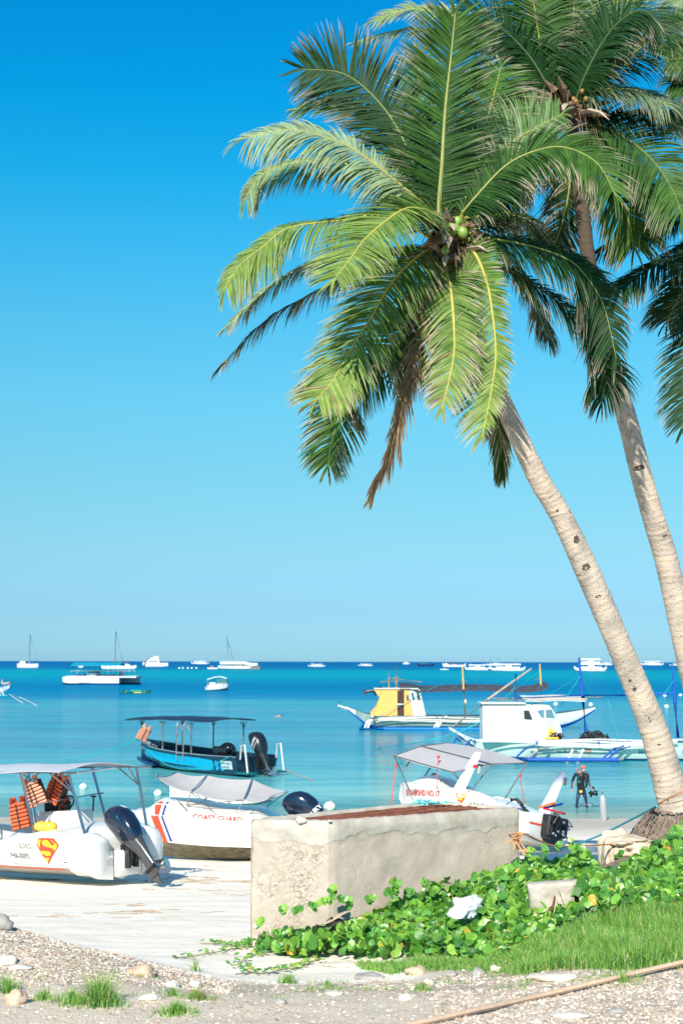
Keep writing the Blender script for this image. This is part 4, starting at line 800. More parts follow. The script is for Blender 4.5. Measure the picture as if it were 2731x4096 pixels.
for x,w_,z0,z1 in ((.18,.10,1.12,1.20),(.50,.34,1.12,1.24),(.88,.50,1.11,1.50),(1.47,.62,1.10,1.48),(1.75,.66,1.1,1.46),(1.98,.68,1.1,1.42),(2.15,.70,1.06,1.37),(2.6,.72,1.04,1.35),(3.47,.72,1.03,1.30),(3.85,.70,1.02,1.08)):
    h_=z1-z0; secs.append([Vector((X0-x,y,z)) for y,z in ((-w_-.22*min(1,w_),z0-.03),(-w_-.13,z0+h_*.78),(-w_*.9,z0+h_*.97),(0,z1+.02),(w_*.9,z0+h_*.97),(w_+.13,z0+h_*.78),(w_+.22*min(1,w_),z0-.03))])
b.loft(secs); dkB=b.build('foredeck',white,bB,angle=35)
class TwoTree:
    def __init__(s,*t): s.t=t
    def ray_cast(s,o,d,m):
        best=(None,)
        for t in s.t:
            h=t.ray_cast(o,d,m)
            if h[0] is not None and (best[0] is None or (h[0]-o).length<(best[0]-o).length): best=h
        return best
trB=TwoTree(bvh(hB),bvh(dkB))
for nm,q,m_ in (('red_bow_stripe',[(X0-.88,1.50),(X0-1.04,1.50),(X0-.92,1.12),(X0-.68,1.12)],red),('red_bow_stripe',[(X0-.68,1.10),(X0-.92,1.10),(X0-1.14,.45),(X0-.93,.45)],red),
    ('blue_bow_stripe',[(X0-1.12,1.50),(X0-1.18,1.50),(X0-1.06,1.12),(X0-1.00,1.12)],blue),('blue_bow_stripe',[(X0-1.00,1.10),(X0-1.06,1.10),(X0-1.28,.48),(X0-1.21,.48)],blue)):
    V,F=gridpoly([(X0-x,z) for x,z in [(X0-p[0],p[1]) for p in q]] if False else [(-(p[0]),p[1]) for p in q],3,10); decal(nm,V,F,trB,(0,1,0),(-1,0,0),(0,0,1),(0,1,0),m_,hB,.010)
V,F=text_mesh("COAST GUARD",.18,1.03,bold=.035); decal('hull_lettering',V,F,bvh(dkB),(X0-1.86,.8,1.085),(-1,0,-.03),(0,0,1),(0,1,.0),RT,hB,.01)
V,F=gridpoly([(-X0+.3,.86),(-X0+4.7,.80),(-X0+4.7,.808),(-X0+.3,.868)],40,1); decal('hull_crease',V,F,trB,(0,1,0),(-1,0,0),(0,0,1),(0,1,0),GT,hB,.004)
near=[(.93,2.13),(1.84,1.76),(3.2,1.60),(3.9,1.70)]; farp=[(.90,2.08),(1.73,2.02),(2.95,1.95),(3.9,1.66)]
grid=[]
for f in np.linspace(0,1,13):
    a=f*3;i=min(int(a),2);u=a-i; n0=Vector((X0-(near[i][0]*(1-u)+near[i+1][0]*u),.95,near[i][1]*(1-u)+near[i+1][1]*u-.09*math.sin(u*math.pi))); f0=Vector((X0-(farp[i][0]*(1-u)+farp[i+1][0]*u),-.95,farp[i][1]*(1-u)+farp[i+1][1]*u-.05*math.sin(u*math.pi)))
    grid.append([n0.lerp(f0,g_)-Vector((0,0,.05*math.sin(g_*math.pi))) for g_ in np.linspace(0,1,8)])
MB().slab(grid,.01).build('canopy',mat('pale_canvas',(.50,.48,.47),.8,var=.07,vs=3),bB)
b=MB()
for s_,pp in ((1,near),(-1,farp)):
    q=[Vector((X0-p[0],s_*.95,p[1])) for p in pp]
    b.tube([q[0],(X0-1.72,s_*.85,1.30)],.02,6); b.tube([q[1]+Vector((0,0,.02)),(X0-1.73,s_*.85,1.45)],.018,6); b.tube([q[2],(X0-1.70,s_*.85,1.42)],.02,6); b.tube([q[1],(X0-2.5,s_*.85,1.2)],.018,6); b.tube([q[3],(X0-3.2,s_*.8,1.15)],.02,6); b.tube([q[2],(X0-2.9,s_*.8,1.15)],.016,6)
for n_,f_ in zip(near,farp): b.tube([(X0-n_[0],.95,n_[1]+.01),(X0-f_[0],-.95,f_[1]+.01)],.018,6)
b.build('canopy_frame',steel,bB)
outboard(bB,(X0-4.98,0,.72),math.pi,R(38),1.35,navy,txt='MERCURY',tang=42)
for (a,c_) in (((X0-.93,.95,2.13),(X0-.1,.1,1.15)),((X0-3.9,.95,1.70),(X0-4.5,.6,1.15))):
    b=MB(); b.tube([a,c_],.006,5); b.build('stay_line',mat('grey_line',(.25,.3,.3),.7),bB)
# ---------------- C: dark blue boat afloat
pC=G(940,3108,0.0); thC=180-46; MC=Matrix.Translation(pC)@Matrix.Rotation(R(thC),4,'Z')@Matrix.Scale(1.27,4)
bC=thing('dive_boat','dark and turquoise open boat with black canopy and ladder, moored in shallow water','motorboat',pC,thC*math.pi/180); bC.scale=(1.27,)*3
# local: port side toward the camera, near stern corner at (0, +1.3)
oC=Vector((0,-1.25,0))
stC=[(0,1.22,.86,1.05,.10,-.25,1,.25),(.5,1.25,.86,1.08,.08,-.25,1,.25),(2.0,1.32,.86,1.1,.05,-.3,1,.2),(4.0,1.34,.90,1.05,.08,-.3,1,.2),(5.8,1.2,.98,.85,.16,-.25,1,.25),(7.2,.85,1.10,.45,.30,-.1,1,.4),(8.1,.42,1.22,.15,.45,.1,0,.6),(8.6,.04,1.30,.03,.60,.3,0,.8)]
teal=mat('turquoise_paint',(.0,.33,.55),.3,var=.12,vs=3,coat=.2); dkn=mat('dark_navy_paint',(.004,.012,.03),.35,var=.5,vs=4,c2=(.012,.05,.09)); dkg2=mat('dark_green_bottom',(.004,.03,.03),.5,var=.3)
hb=hull(stC,60,t=.09); hb.v=[tuple(Vector(v)+oC) for v in hb.v]; hC=hb.build('hull',[dkg2,dkn,mat('scuffed_rail',(.05,.09,.13),.4,c2=(.35,.42,.45),vs=14),dkn],bC); trC=bvh(hC)
q=[(x,zb,zt_) for x,zb,zt_ in ((1.55,.22,.62),(1.75,.18,.66),(2.4,.16,.70),(4.0,.16,.74),(5.4,.20,.80),(6.6,.32,.88),(7.4,.50,.96),(7.75,.66,.98))]
def band(q,name,m_,off=.01,tr=None,yy=0.0,parent=None):
    V=[];F=[]
    Q=[]
    for i in range(len(q)-1):
        for f in (0,.33,.66): Q.append(tuple(q[i][k]*(1-f)+q[i+1][k]*f for k in range(3)))
    Q.append(q[-1])
    for x,a,c_ in Q:
        for g_ in (0,.33,.66,1): V.append((-x,a+(c_-a)*g_))
    F=[(i*4+j,i*4+j+1,i*4+j+5,i*4+j+4) for i in range(len(Q)-1) for j in range(3)]
    return decal(name,V,F,tr,(0,yy,0),(-1,0,0),(0,0,1),(0,1,0),m_,parent,off)
band(q,'turquoise_panel',teal,.012,trC,0,hC)
band([(1.18,.30,.56),(1.28,.22,.62),(1.42,.2,.64)],'turquoise_flash',teal,.012,trC,0,hC); band([(.78,.28,.58),(.9,.22,.62),(1.08,.2,.64)],'turquoise_flash',teal,.012,trC,0,hC)
plate=mat('registration_plate',(.42,.55,.58),.5)
V,F=gridpoly([(0,0),(.72,0),(.72,.36),(0,.36)],3,2); decal('name_plate',V,F,trC,(1.0,0,.30),(-1,0,0),(0,0,1),(0,1,0),plate,hC,.02)
for s_,z in (("RICKY BELEN",.50),("06-0001058",.34)):
    V,F=text_mesh(s_,.13,.80,bold=.02); decal('plate_lettering',V,F,trC,(.97,0,z),(-1,0,0),(0,0,1),(0,1,0),DT,hC,.028)
V,F=gridpoly([(0,0),(.62,-.12),(.62,.10),(0,.22)],4,2); decal('name_plate',V,F,trC,(8.3,0,.96),(-1,0,0),(0,0,1),(0,1,0),plate,hC,.02)
V,F=text_mesh("06-0001058",.13,.75,bold=.02); decal('plate_lettering',V,F,trC,(8.25,0,1.03),(-1,0,-.18),(0,0,1),(0,1,0),DT,hC,.028)
for a0 in (0,):
    V=[(math.cos(2*math.pi*k/16)*r_,math.sin(2*math.pi*k/16)*r_) for r_ in (.12,.14) for k in range(16)]; F=[(k,(k+1)%16,16+(k+1)%16,16+k) for k in range(16)]; decal('round_mark',V,F,trC,(7.35,0,.78),(-1,0,0),(0,0,1),(0,1,0),plate,hC,.025)
    V,F=text_mesh("S",.17,1,bold=.02); decal('round_mark',V,F,trC,(7.39,0,.72),(-1,0,0),(0,0,1),(0,1,0),plate,hC,.025)
pm_=mat('weathered_post',(.12,.15,.14),.5,c2=(.38,.38,.34),vs=4)
for (x,s_) in ((7.3,1),(5.4,1),(3.25,1),(6.6,-1),(4.5,-1),(2.3,-1)):
    yy=(1.15 if x<6 else .95)*s_-1.25; b=MB(); b.tube([(x,yy,.85),(x,yy,2.27)],.035,7)
    b.tube([(x,yy,1.97),(x+.22,yy,2.27)],.018,5); b.tube([(x,yy,1.97),(x-.22,yy,2.27)],.018,5); b.build('canopy_post',pm_,bC)
grid=[[Vector((x,y*1.38-1.25,2.30+.10*(1-y*y)+.10*math.sin((x+.3)/8*math.pi)-.03*abs(math.sin(x*1.8)))) for y in np.linspace(-1,1,7)] for x in np.linspace(1.7,8.1,16)]
MB().slab(grid,.05).build('canopy',mat('black_blue_canvas',(.006,.02,.05),.6),bC)
b=MB()
for x in (3.55,4.05):
    b.tube([(x,0.12,.55),(x,.12,2.1),(x,.05,2.22),(x,-.05,2.22),(x,-.15,2.1),(x,-.2,1.9)],.03,7)
for z in (.85,1.25,1.65,2.05): b.tube([(3.55,.12,z),(4.05,.12,z)],.03,6)
b.build('ladder',alu,bC)
b=MB(); b.ell((2.1,-1.3,.95),(.45,.42,.42),14,10); b.box((2.5,-1.3,.85),(.35,.8,.7),bev=.05); b.ell((1.75,-1.05,1.1),(.16,.16,.2),10,8); b.build('spare_motor',mat('motor_black_gloss',(.008,.010,.014),.2,coat=.5),bC)
outboard(bC,(-.30,-1.25,.85),math.pi,R(22),1.22,mat('dusty_black_cowl',(.012,.014,.018),.3,var=.4,vs=9,coat=.2),txt='MERCURY',tang=28,lk=.8,wy=1.45)
for y in (-.35,-2.15): b=MB(); b.box((-.35,y,.16),(.8,.55,.08)); b.build('swim_step',mat('teal_old_paint',(.0,.12,.14),.6,var=.6,vs=10),bC)
for y in (-.2,-2.3): b=MB(); b.tube([(-.1,y,.75),(-.15,y,1.35),(-.4,y,1.4),(-.62,y,.2)],.035,8); b.build('stern_rail',white2,bC)
b=MB(); b.ell((7.0,-.75,.85),(.2,.16,.2),12,8); b.build('blue_drum',mat('drum_blue',(.005,.03,.09),.4),bC)
b=MB(); b.loft([[Vector((x,-1.25+y,z)) for y,z in ((-w_,.16+x0),(-w_,.30+x0),(w_,.30+x0),(w_,.16+x0))] for x,w_,x0 in ((8.95,.02,.1),(8.55,.20,.08),(8.0,.42,.02),(7.2,.75,-.02),(6.4,.95,-.04))]); b.build('spray_rail',mat('deep_blue_paint',(.004,.03,.12),.3,var=.4),bC)
vest('pale orange life vest tied to the bow post of the dark blue boat',MC@Vector((6.7,-.15,1.92)),R(20),1.5,m=peach,ry=R(28),parent_group=None)
rope('mooring_rope',[MC@Vector((8.5,-1.2,1.3)),MC@Vector((11.5,-1.0,.5)),G(268,3037,.02)],.035,tealr,'teal mooring rope running left into the water from the dark blue boat bow')
rope('bow_line',[MC@Vector((6.7,.0,1.0)),MC@Vector((4.6,.12,.25)),MC@Vector((2.2,.16,.25)),MC@Vector((.2,.05,.9))],.02,tealr,'slack dark green line drooping along the turquoise hull side')
rope('stern_line',[MC@Vector((-.7,-2.2,.25)),G(1258,3124,.02)],.02,brownr,'thin brown line running right from the stern of the dark blue boat')
# ---------------- D: numbered white boat with two fins and canopy
RD=Matrix.Rotation(R(180-50),4,'Z')@Matrix.Rotation(R(0.0),4,'Y')@Matrix.Rotation(R(13),4,'X')
z6=lambda x,y: (1500+x*.574,2900+y*.574)
pc=W(*z6(1012,590),40.6); pD=pc-RD@Vector((0,1.06,.88)); MD=Matrix.Translation(pD)@RD; iD=MD.inverted()
D_=lambda x,y,Y: iD@W(*z6(x,y),Y)
bD=thing('speedboat','white speedboat with two tall fins and grey canopy, heeled behind the concrete box','speedboat',pD,rot=MD.to_euler())
stD=[(-.15,.86,.70,.70,.30,.0,0,.4),(.0,.98,.80,.80,.28,.0,0,.4),(.5,1.08,.88,.9,.26,.0,0,.3),(1.6,1.15,1.06,.95,.27,.0,0,.3),(2.6,1.15,1.20,.95,.30,.0,1,.5),(3.6,1.08,1.32,.82,.36,.05,1,.5),(4.6,.86,1.38,.55,.50,.15,0,.4),(5.6,.45,1.38,.22,.80,.4,0,.5),(6.2,.04,1.35,.03,1.1,.9,0,.7)]
hD=hull(stD,60,t=.2,crown=.12).build('hull',[white,white,white,greyin],bD)
b=MB(); secs=[]
for x,w_,h_ in ((3.4,1.0,.04),(3.8,.92,.30),(4.3,.80,.42),(4.8,.62,.36),(5.3,.42,.16),(5.6,.2,.04)):
    secs.append([Vector((x,y,1.32+z)) for y,z in ((-w_,-.05),(-w_*.85,h_*.8),(-w_*.3,h_),(w_*.3,h_),(w_*.85,h_*.8),(w_,-.05))])
b.loft(secs); b.build('windscreen_cowl',white,bD)
b=MB(); secs=[]
for x,w_,h_ in ((.95,.9,-.02),(1.3,1.0,.14),(2.0,1.05,.20),(2.6,1.05,.16),(3.2,1.05,.02)):
    for _ in (0,): secs.append([Vector((x,s_*1,.80+.15*x+z)) for s_,z in ((.62,-.04),(.70,h_),(.95,h_*.9),(1.12,h_*.2),(1.13,-.08))])
b.loft(secs); b.loft([[Vector((p.x,-p.y,p.z)) for p in q] for q in secs]); b.build('side_coaming',white,bD)
trD=bvh(hD)
nD=(0,1,.0); uD=(-1,0,0)
V,F=text_mesh("SB DIAMOND NO.17",.235,1.10,bold=.02); decal('side_lettering',V,F,trD,(5.5,.5,1.0),uD,(0,0,1),(.25,1,0),RT,hD,.03)
emblem(trD,(2.55,1,.80),uD,(0,0,1),nD,.52,.46,hD)
V,F=text_mesh("ILO·ILO",.20,.85,bold=.02); decal('side_lettering',V,F,trD,(1.95,1,.80),uD,(0,0,1),nD,DT,hD,.012)
V,F=gridpoly([(0,0),(5.0,0),(5.0,.05),(0,.05)],40,1); decal('red_stripe',V,F,trD,(5.1,1,.50),uD,(0,0,1),nD,red,hD,.012)
V,F=gridpoly([(0,0),(1.75,0),(1.75,.05),(0,.05)],20,1); decal('red_stripe',V,F,trD,(-.0,.88,.56),(0,-1,0),(0,0,1),(-1,0,0),red,hD,.012)
def fin(x,y,name,xt,col_,zb=1.0):
    b=MB(); secs=[]
    for f in (0,.08,.3,.6,.88,.97,1.0):
        cx=x-xt*f; w_=(.42-.16*f)*(1 if f<.97 else .8); th=.075*(1-.5*f)*(1.5 if f<.05 else 1)
        secs.append([Vector((cx+math.cos(a)*w_*.62,y+math.sin(a)*th,zb+1.30*f)) for a in [2*math.pi*k/14 for k in range(14)]])
    b.loft(secs); return b.build(name,col_,bD)
f1=fin(2.75,.92,'tail_fin',.62,white,1.12); f2=fin(.95,-.95,'tail_fin',.55,mat('shaded_white_fin',(.50,.54,.60),.4))  # second fin is white too; its shade is put into the grey
b=MB(); b.box((2.12,.965,2.0),(.16,.02,.10)); b.build('red_flag_sticker',RT,f1); b=MB(); b.box((1.93,.96,1.9),(.06,.05,.22)); b.build('taped_patch',mat('tape_tan',(.45,.42,.33),.6),f1)
b=MB(); b.box((.25,-.9,2.0),(.05,.12,.22)); b.build('dark_patch',mat('patch_grey',(.15,.15,.15),.6),f2)
cA,cB,cC,cDd,cE,cF=D_(132,215,44.6),D_(318,146,45.4),D_(500,126,46.2),D_(1058,264,44.2),D_(812,272,42.9),D_(540,330,42.6)
grid=[]
for i,f in enumerate(np.linspace(0,1,11)):
    L_=cA.lerp(cF,f)+Vector((0,0,-.03*math.sin(f*math.pi))); Rr=cC.lerp(cDd,f)+Vector((0,0,.10*math.sin(f*math.pi)))
    row=[]
    for g_ in np.linspace(0,1,9):
        mid=(cB*(1-f)+cE*f); p=L_.lerp(Rr,g_); q=L_.lerp(mid,g_*2) if g_<.5 else mid.lerp(Rr,g_*2-1); row.append(p.lerp(q,.8))
    grid.append(row)
MB().slab(grid,.012).build('canopy',mat('grey_canopy_cloth',(.43,.42,.43),.8,var=.06,vs=3),bD)
b=MB()
for a,c_ in ((cA,D_(244,468,44.3)),(cC,D_(268,470,44.3)),(cB,D_(182,335,44.45)),(cE,D_(670,452,42.5)),(cDd,D_(903,512,41.2)),(cF,D_(640,440,43.6)),(cA,cF),(cC,cDd),(cA,cB),(cB,cC),(cF,cE),(cE,cDd),(cB,cE)): b.tube([a,c_],.024,6)
b.build('canopy_frame',mat('dark_steel_tube',(.16,.20,.24),.4,metal=.4,c2=(.40,.38,.36),vs=5),bD)
for a,c_ in ((D_(440,222,43.6),D_(428,450,42.9)),(D_(146,285,44.5),D_(112,552,43.9)),(D_(1010,352,42.2),D_(1040,545,40.9))):
    b=MB(); mid=(a+c_)/2+Vector((.0,.02,0)); b.tube([a,mid,c_],.014,5); b.ell(a,.05,8,6); b.build('tie_line',redr,bD)
# uncovered outboard engine
b=MB(); e0=Vector((-.35,.02,.55))
for p,d in (((0,.25,.05),(.3,.22,.62)),((0,-.02,.02),(.34,.22,.7)),((0,-.32,.06),(.32,.34,.55)),((-.1,.1,-.35),(.3,.5,.22))): b.box(e0+Vector(p),d,bev=.04)
for k in range(3): b.tube([e0+Vector((-.17,.28-.16*k,.32)),e0+Vector((-.22,.28-.16*k,0)),e0+Vector((-.17,.28-.16*k,-.28))],.055,9)
rnd=random.Random(3)
for k in range(22): p=e0+Vector((-.2,rnd.uniform(-.45,.4),rnd.uniform(-.3,.38))); b.tube([p,p+Vector((-.05,rnd.uniform(-.2,.2),rnd.uniform(-.2,.1))),p+Vector((0,rnd.uniform(-.3,.3),rnd.uniform(-.3,.1)))],.018,5)
eng=b.build('open_outboard_engine',mat('engine_black',(.02,.021,.023),.4,var=.5,vs=9,bump=.4,bs=30),bD)
b=MB()
for k in range(9): p=e0+Vector((-.25,rnd.uniform(-.4,.35),rnd.uniform(-.25,.3))); b.ell(p,rnd.uniform(.03,.055),8,6)
b.build('engine_fitting',alu,eng)
b=MB(); b.tube([D_(945,522,40.9),D_(985,520,40.8),D_(1012,545,40.7),D_(1040,590,40.9),D_(1075,618,41),D_(1120,650,41.1),D_(1200,640,41.5),D_(1245,680,41.8),D_(1285,684,42)],.055,8); b.build('rubber_edging',rubber,bD)
for nm,lab,pts,m_,ct in (('swim_fin','orange swim fins stacked on top of the pile on the white speedboat stern',((1140,575),(1245,542)),mat('fin_orange',(.75,.20,.03),.4),'swim fin'),('swim_fin','navy blue swim fin in the middle of the pile on the speedboat stern',((1175,580),(1298,548)),blue,'swim fin'),('swim_fin','red swim fins spread at the bottom of the pile on the speedboat stern',((1170,580),(1315,615)),mat('fin_red',(.65,.02,.04),.4),'swim fin')):
    a=W(*z6(*pts[0]),41.7); c_=W(*z6(*pts[1]),41.4); d=(c_-a); u=d.normalized(); s_=Vector((.3,-.9,.1)); b=MB()
    b.loft([[q-a for q in (p+s_*w_,p+Vector((0,0,.03)),p-s_*w_,p-Vector((0,0,.035*(1.5 if w_>.1 else 1))))] for p,w_ in ((a,.04),(a+d*.3,.07),(a+d*.7,.10),(c_,.13))]); o=b.build(nm,m_,None); o.location=a; tag(o,lab,ct,'swim fins on the speedboat stern')
# ---------------- outrigger boats
def tubes(b,L,r,m=0,n=6):
    for q in L: b.tube(q,r,n,m)
# E: white outrigger dive boat
oE=G(1750+1000*.6256,2600+700*.6256,0.0); uE=oE.y/5689*.6256
E=lambda x,z,y=0.0: Vector(((x-1000)*uE*(oE.y+y)/oE.y,y,(700-z)*uE*(oE.y+y)/oE.y if y==0 else (700-z)*uE+( -y*.0)))
bE=thing('outrigger_boat','white outrigger boat with box cabin, green streaked hull and blue masts, behind the leaning trunk','outrigger boat',oE)
paleg=mat('green_stained_hull',(.34,.50,.42),.5,c2=(.62,.72,.64),vs=1.6,streak=(.5,1,1.6)); dblue=mat('boat_blue',(.0,.02,.16),.4,var=.2); bblue=mat('bright_boat_blue',(.01,.09,.42),.4,var=.25,vs=5); whp=mat('boat_white_paint',(.70,.71,.67),.5,var=.06,vs=1.2); bam=mat('bamboo',(.55,.42,.27),.6,var=.25,vs=6)  # whp: the boats' own plain white paint
stE=[(-9.3,.03,2.0,.02,1.9,1.75,0,1.6),(-8.4,.16,1.55,.08,1.2,1.05,0,1.3),(-7.5,.42,1.30,.2,.6,.4,0,1.1),(-6.5,.75,1.24,.42,.30,-.1,0,1),(-5,1.05,1.20,.75,.2,-.4,0,1),(-2,1.25,1.2,.98,.14,-.5,0,1),(2,1.25,1.2,.98,.12,-.5,0,1),(5.5,1.15,1.25,.85,.12,-.4,0,1),(7.4,1.0,1.42,.7,.2,-.3,0,1),(9.5,.5,1.8,.3,.6,.2,0,1.2)]
hE=hull(stE,60,crown=.03).build('hull',[dblue,paleg,bblue,whp],bE); trE=bvh(hE)
b=MB(); secs=[]
for X,w_,zt_ in ((-7.45,1.08,3.60),(-4.9,1.08,3.62),(-4.0,1.08,3.64),(-3.5,1.06,3.66),(-3.06,.98,3.58),(-2.72,.86,3.2),(-2.45,.78,2.65),(-2.25,.74,2.04),(-2.14,.72,1.5)):
    secs.append([Vector((X,y,z)) for y,z in ((-w_,1.15),(-w_,zt_-.12),(-w_+.12,zt_),(w_-.12,zt_),(w_,zt_-.12),(w_,1.15))])
b.loft(secs); cbE=b.build('cabin',whp,bE,angle=30); trcE=bvh(cbE)
b=MB(); b.box((-6.1,0,3.70),(2.9,2.5,.09)); b.build('cabin_roof',whp,cbE)
for nm,q in (('side_window',[(545,392),(578,390),(600,450),(547,446)]),('windscreen',[(626,392),(672,385),(672,438),(655,436)]),('windscreen',[(682,384),(722,386),(742,438),(684,438)])):
    Q=[(E(x,z).x,E(x,z).z) for x,z in q]; V,F=gridpoly(Q[::1],4,4); decal(nm,V,F,trcE,(0,-1,0),(1,0,0),(0,0,1),(0,-1,0),dkg if nm=='side_window' else mat('pale_glass',(.10,.22,.28),.08),cbE,.012)
b=MB(); grid=[[Vector((x,y,3.88+.30*(y+1.3)/2.6+.03*math.sin(x*2))) for y in (-1.3,-.5,.4,1.3)] for x in np.linspace(-4.7,-.7,9)]; b.slab(grid,.03); b.build('awning',whp,bE)
b=MB(); tubes(b,[[E(375,325,-1.2),E(560,322,-1.2),E(940,318,-1.2)],[E(380,322,1.2),E(1080,315,1.2)]],.045); b.build('awning_pole',bam,bE)
for q,r in (([E(508,335),E(510,165)],.11),([E(950,530),E(932,300),E(913,60)],.13),([E(1530,562),E(1517,340),E(1505,128)],.12)):
    b=MB(); b.tube(q,[r]*(len(q)-1)+[r*.55],9); b.build('mast',bblue,bE)
b=MB(); tubes(b,[[E(940,297),E(1200,297),E(1510,284)],[E(520,318),E(940,297)]],.07); b.build('spar',bblue,bE)
b=MB(); b.tube([E(108,502),E(330,325),E(610,130)],[.09,.08,.05],8); b.build('boom',mat('grey_bamboo',(.38,.31,.25),.7,var=.2),bE)
b=MB(); b.loft([[E(x,z)+Vector((0,y,q)) for y,q in ((-.12,0),(0,.09),(.12,0),(0,-.12))] for x,z in ((83,505),(150,545),(215,578),(300,590))]); b.build('prow_beam',whp,bE)
for k,(z0,yy) in enumerate(((572,-1.35),(584,-1.5),(598,-1.65),(608,-1.75))):
    b=MB(); x0=(120,150,560,590)[k]; x1=(1560,1500,1300,1290)[k]; P=[E(x,z0+4*math.sin(x*.011+k)+ (6 if x<200 else 0),yy) for x in np.linspace(x0,x1,14)]; b.tube(P,.055,6); b.build('outrigger_rail',white2,bE)
def arm(parent,o,h,f,r,m_,name='outrigger_arm'):
    b=MB(); mid=(h+f)/2+Vector((0,0,.22)); b.tube([h,mid,f],[r,r,r*.8],7); b.build(name,m_,parent)
fy=-2.6
for h,f in (((600,606),(455,690)),((680,618),(530,702)),((1160,604),(1000,712)),((1205,606),(1032,714)),((218,582),(150,606)),((122,576),(72,590))): arm(bE,oE,E(*h,-1.7),Vector((E(*f).x*.975,fy,max(.15,E(*f).z*.97+.12))),.075,bblue if h[0] not in (680,) else mat('worn_blue_arm',(.10,.12,.35),.5,c2=(.55,.45,.40),vs=3))
b=MB(); P=[Vector((x,fy,.16)) for x in np.linspace(-5.6,1.15,9)]; b.tube(P,.13,10); fl=b.build('float',bblue,bE); b=MB(); b.tube([Vector((1.15,fy,.16)),Vector((1.42,fy,.18))],[.135,.11],10); b.build('float_tip',mat('bare_wood',(.55,.48,.38),.7,var=.2),fl)
b=MB(); P=[Vector((x,-fy,.16)) for x in np.linspace(-6,5,9)]; b.tube(P,.13,10); b.build('float',bblue,bE)
for x in (-4,0,4): b=MB(); b.tube([Vector((x,-1.8,1.2)),Vector((x,1.6,1.25)),Vector((x-.4,2.6,.25))],.07,7); b.build('outrigger_arm',bblue,bE)
b=MB()
for x in (832,897): b.box((E(x-22,665,-2.0)),(.13,.06,.95),rot=Matrix.Rotation(R(26),3,'Y'))
for z in (645,682): b.tube([E(815-(z-645)*.5,z,-2.02),E(880-(z-645)*.5,z,-2.02)],.045,6)
b.build('boarding_ladder',whp,bE)
for s_,x,z,h_,m_ in (("06-00 8396",747,654,.30,NT),("M/BCA",1258,658,.34,NT),("II",1530,662,.42,NT),("♡",922,662,.4,RT)):
    if s_=="♡":
        V,F=polyfill([(0,.3),(.05,.36),(.13,.36),(.2,.28),(.27,.36),(.36,.36),(.42,.3),(.38,.16),(.2,0),(.17,.05),(.33,.18),(.36,.28),(.3,.32),(.2,.2),(.1,.32),(.06,.28),(.12,.12),(.08,.1)])
    else: V,F=text_mesh(s_,h_,1.0,bold=.02)
    p=E(x,z); decal('hull_lettering',V,F,trE,(p.x,-1,p.z),(1,0,0),(0,0,1),(0,-1,0),m_,hE,.02)
rigs=[[(915,175),(605,590)],[(915,178),(640,560)],[(912,176),(420,450)],[(918,176),(1125,570)],[(1510,200),(1180,575)],[(1510,200),(1240,560)],[(510,235),(150,560)],[(508,235),(270,545)],[(600,345),(210,600)],[(1085,320),(1130,560)],[(1080,318),(1280,500)],[(655,150),(30,585)]]
for k,(a,c_) in enumerate(rigs):
    b=MB(); b.tube([E(*a,-.3),E(*c_,-1.5)],.016,4); b.build('rigging_line',cyanr,bE)
rnd=random.Random(5); gear=mat('black_dive_gear',(.012,.014,.018),.4,var=.6,vs=10)
def pile(name,lab,c,w_,h_,m_,n,cat,parent=None):
    b=MB()
    for k in range(n):
        p=Vector((rnd.uniform(-w_,w_),rnd.uniform(-.4,.4),0)); p.z=h_*(1-(p.x/w_)**2)*rnd.uniform(.1,.95); r=rnd.uniform(.10,.2); b.ell(p,(r*1.4,r,r*.8),9,6,rot=Matrix.Rotation(rnd.uniform(-1,1),3,'Y'))
    for k in range(n//2):
        p=Vector((rnd.uniform(-w_,w_),-.4,h_*.3)); b.tube([p,p+Vector((rnd.uniform(-.2,.2),-.05,.2)),p+Vector((rnd.uniform(-.4,.4),-.1,-.1))],.03,5)
    o=b.build(name,m_,None); o.location=c; return tag(o,lab,cat)
pile('dive_gear','heap of black dive gear lying on the white outrigger boat deck behind the blue mast',oE+E(1000,572,0),.85,.50,gear,46,'dive gear')
pile('dive_gear','black dive bags leaning on the cabin front of the white outrigger boat',oE+E(748,565,-.6),.28,.62,gear,20,'dive gear')
b=MB()
for x,z,t_ in ((700,530,.2),(715,520,-.1),(728,540,.3)): p=E(x,z,-1.0); b.box(p,(.14,.1,.62),rot=Matrix.Rotation(t_,3,'Y'),bev=.02)
b.box(E(715,562,-1.0),(.9,.3,.12),bev=.03); o=b.build('yellow_fins',yellow,None); o.location=oE; tag(o,'bright yellow swim fins standing at the front of the white cabin','swim fins')
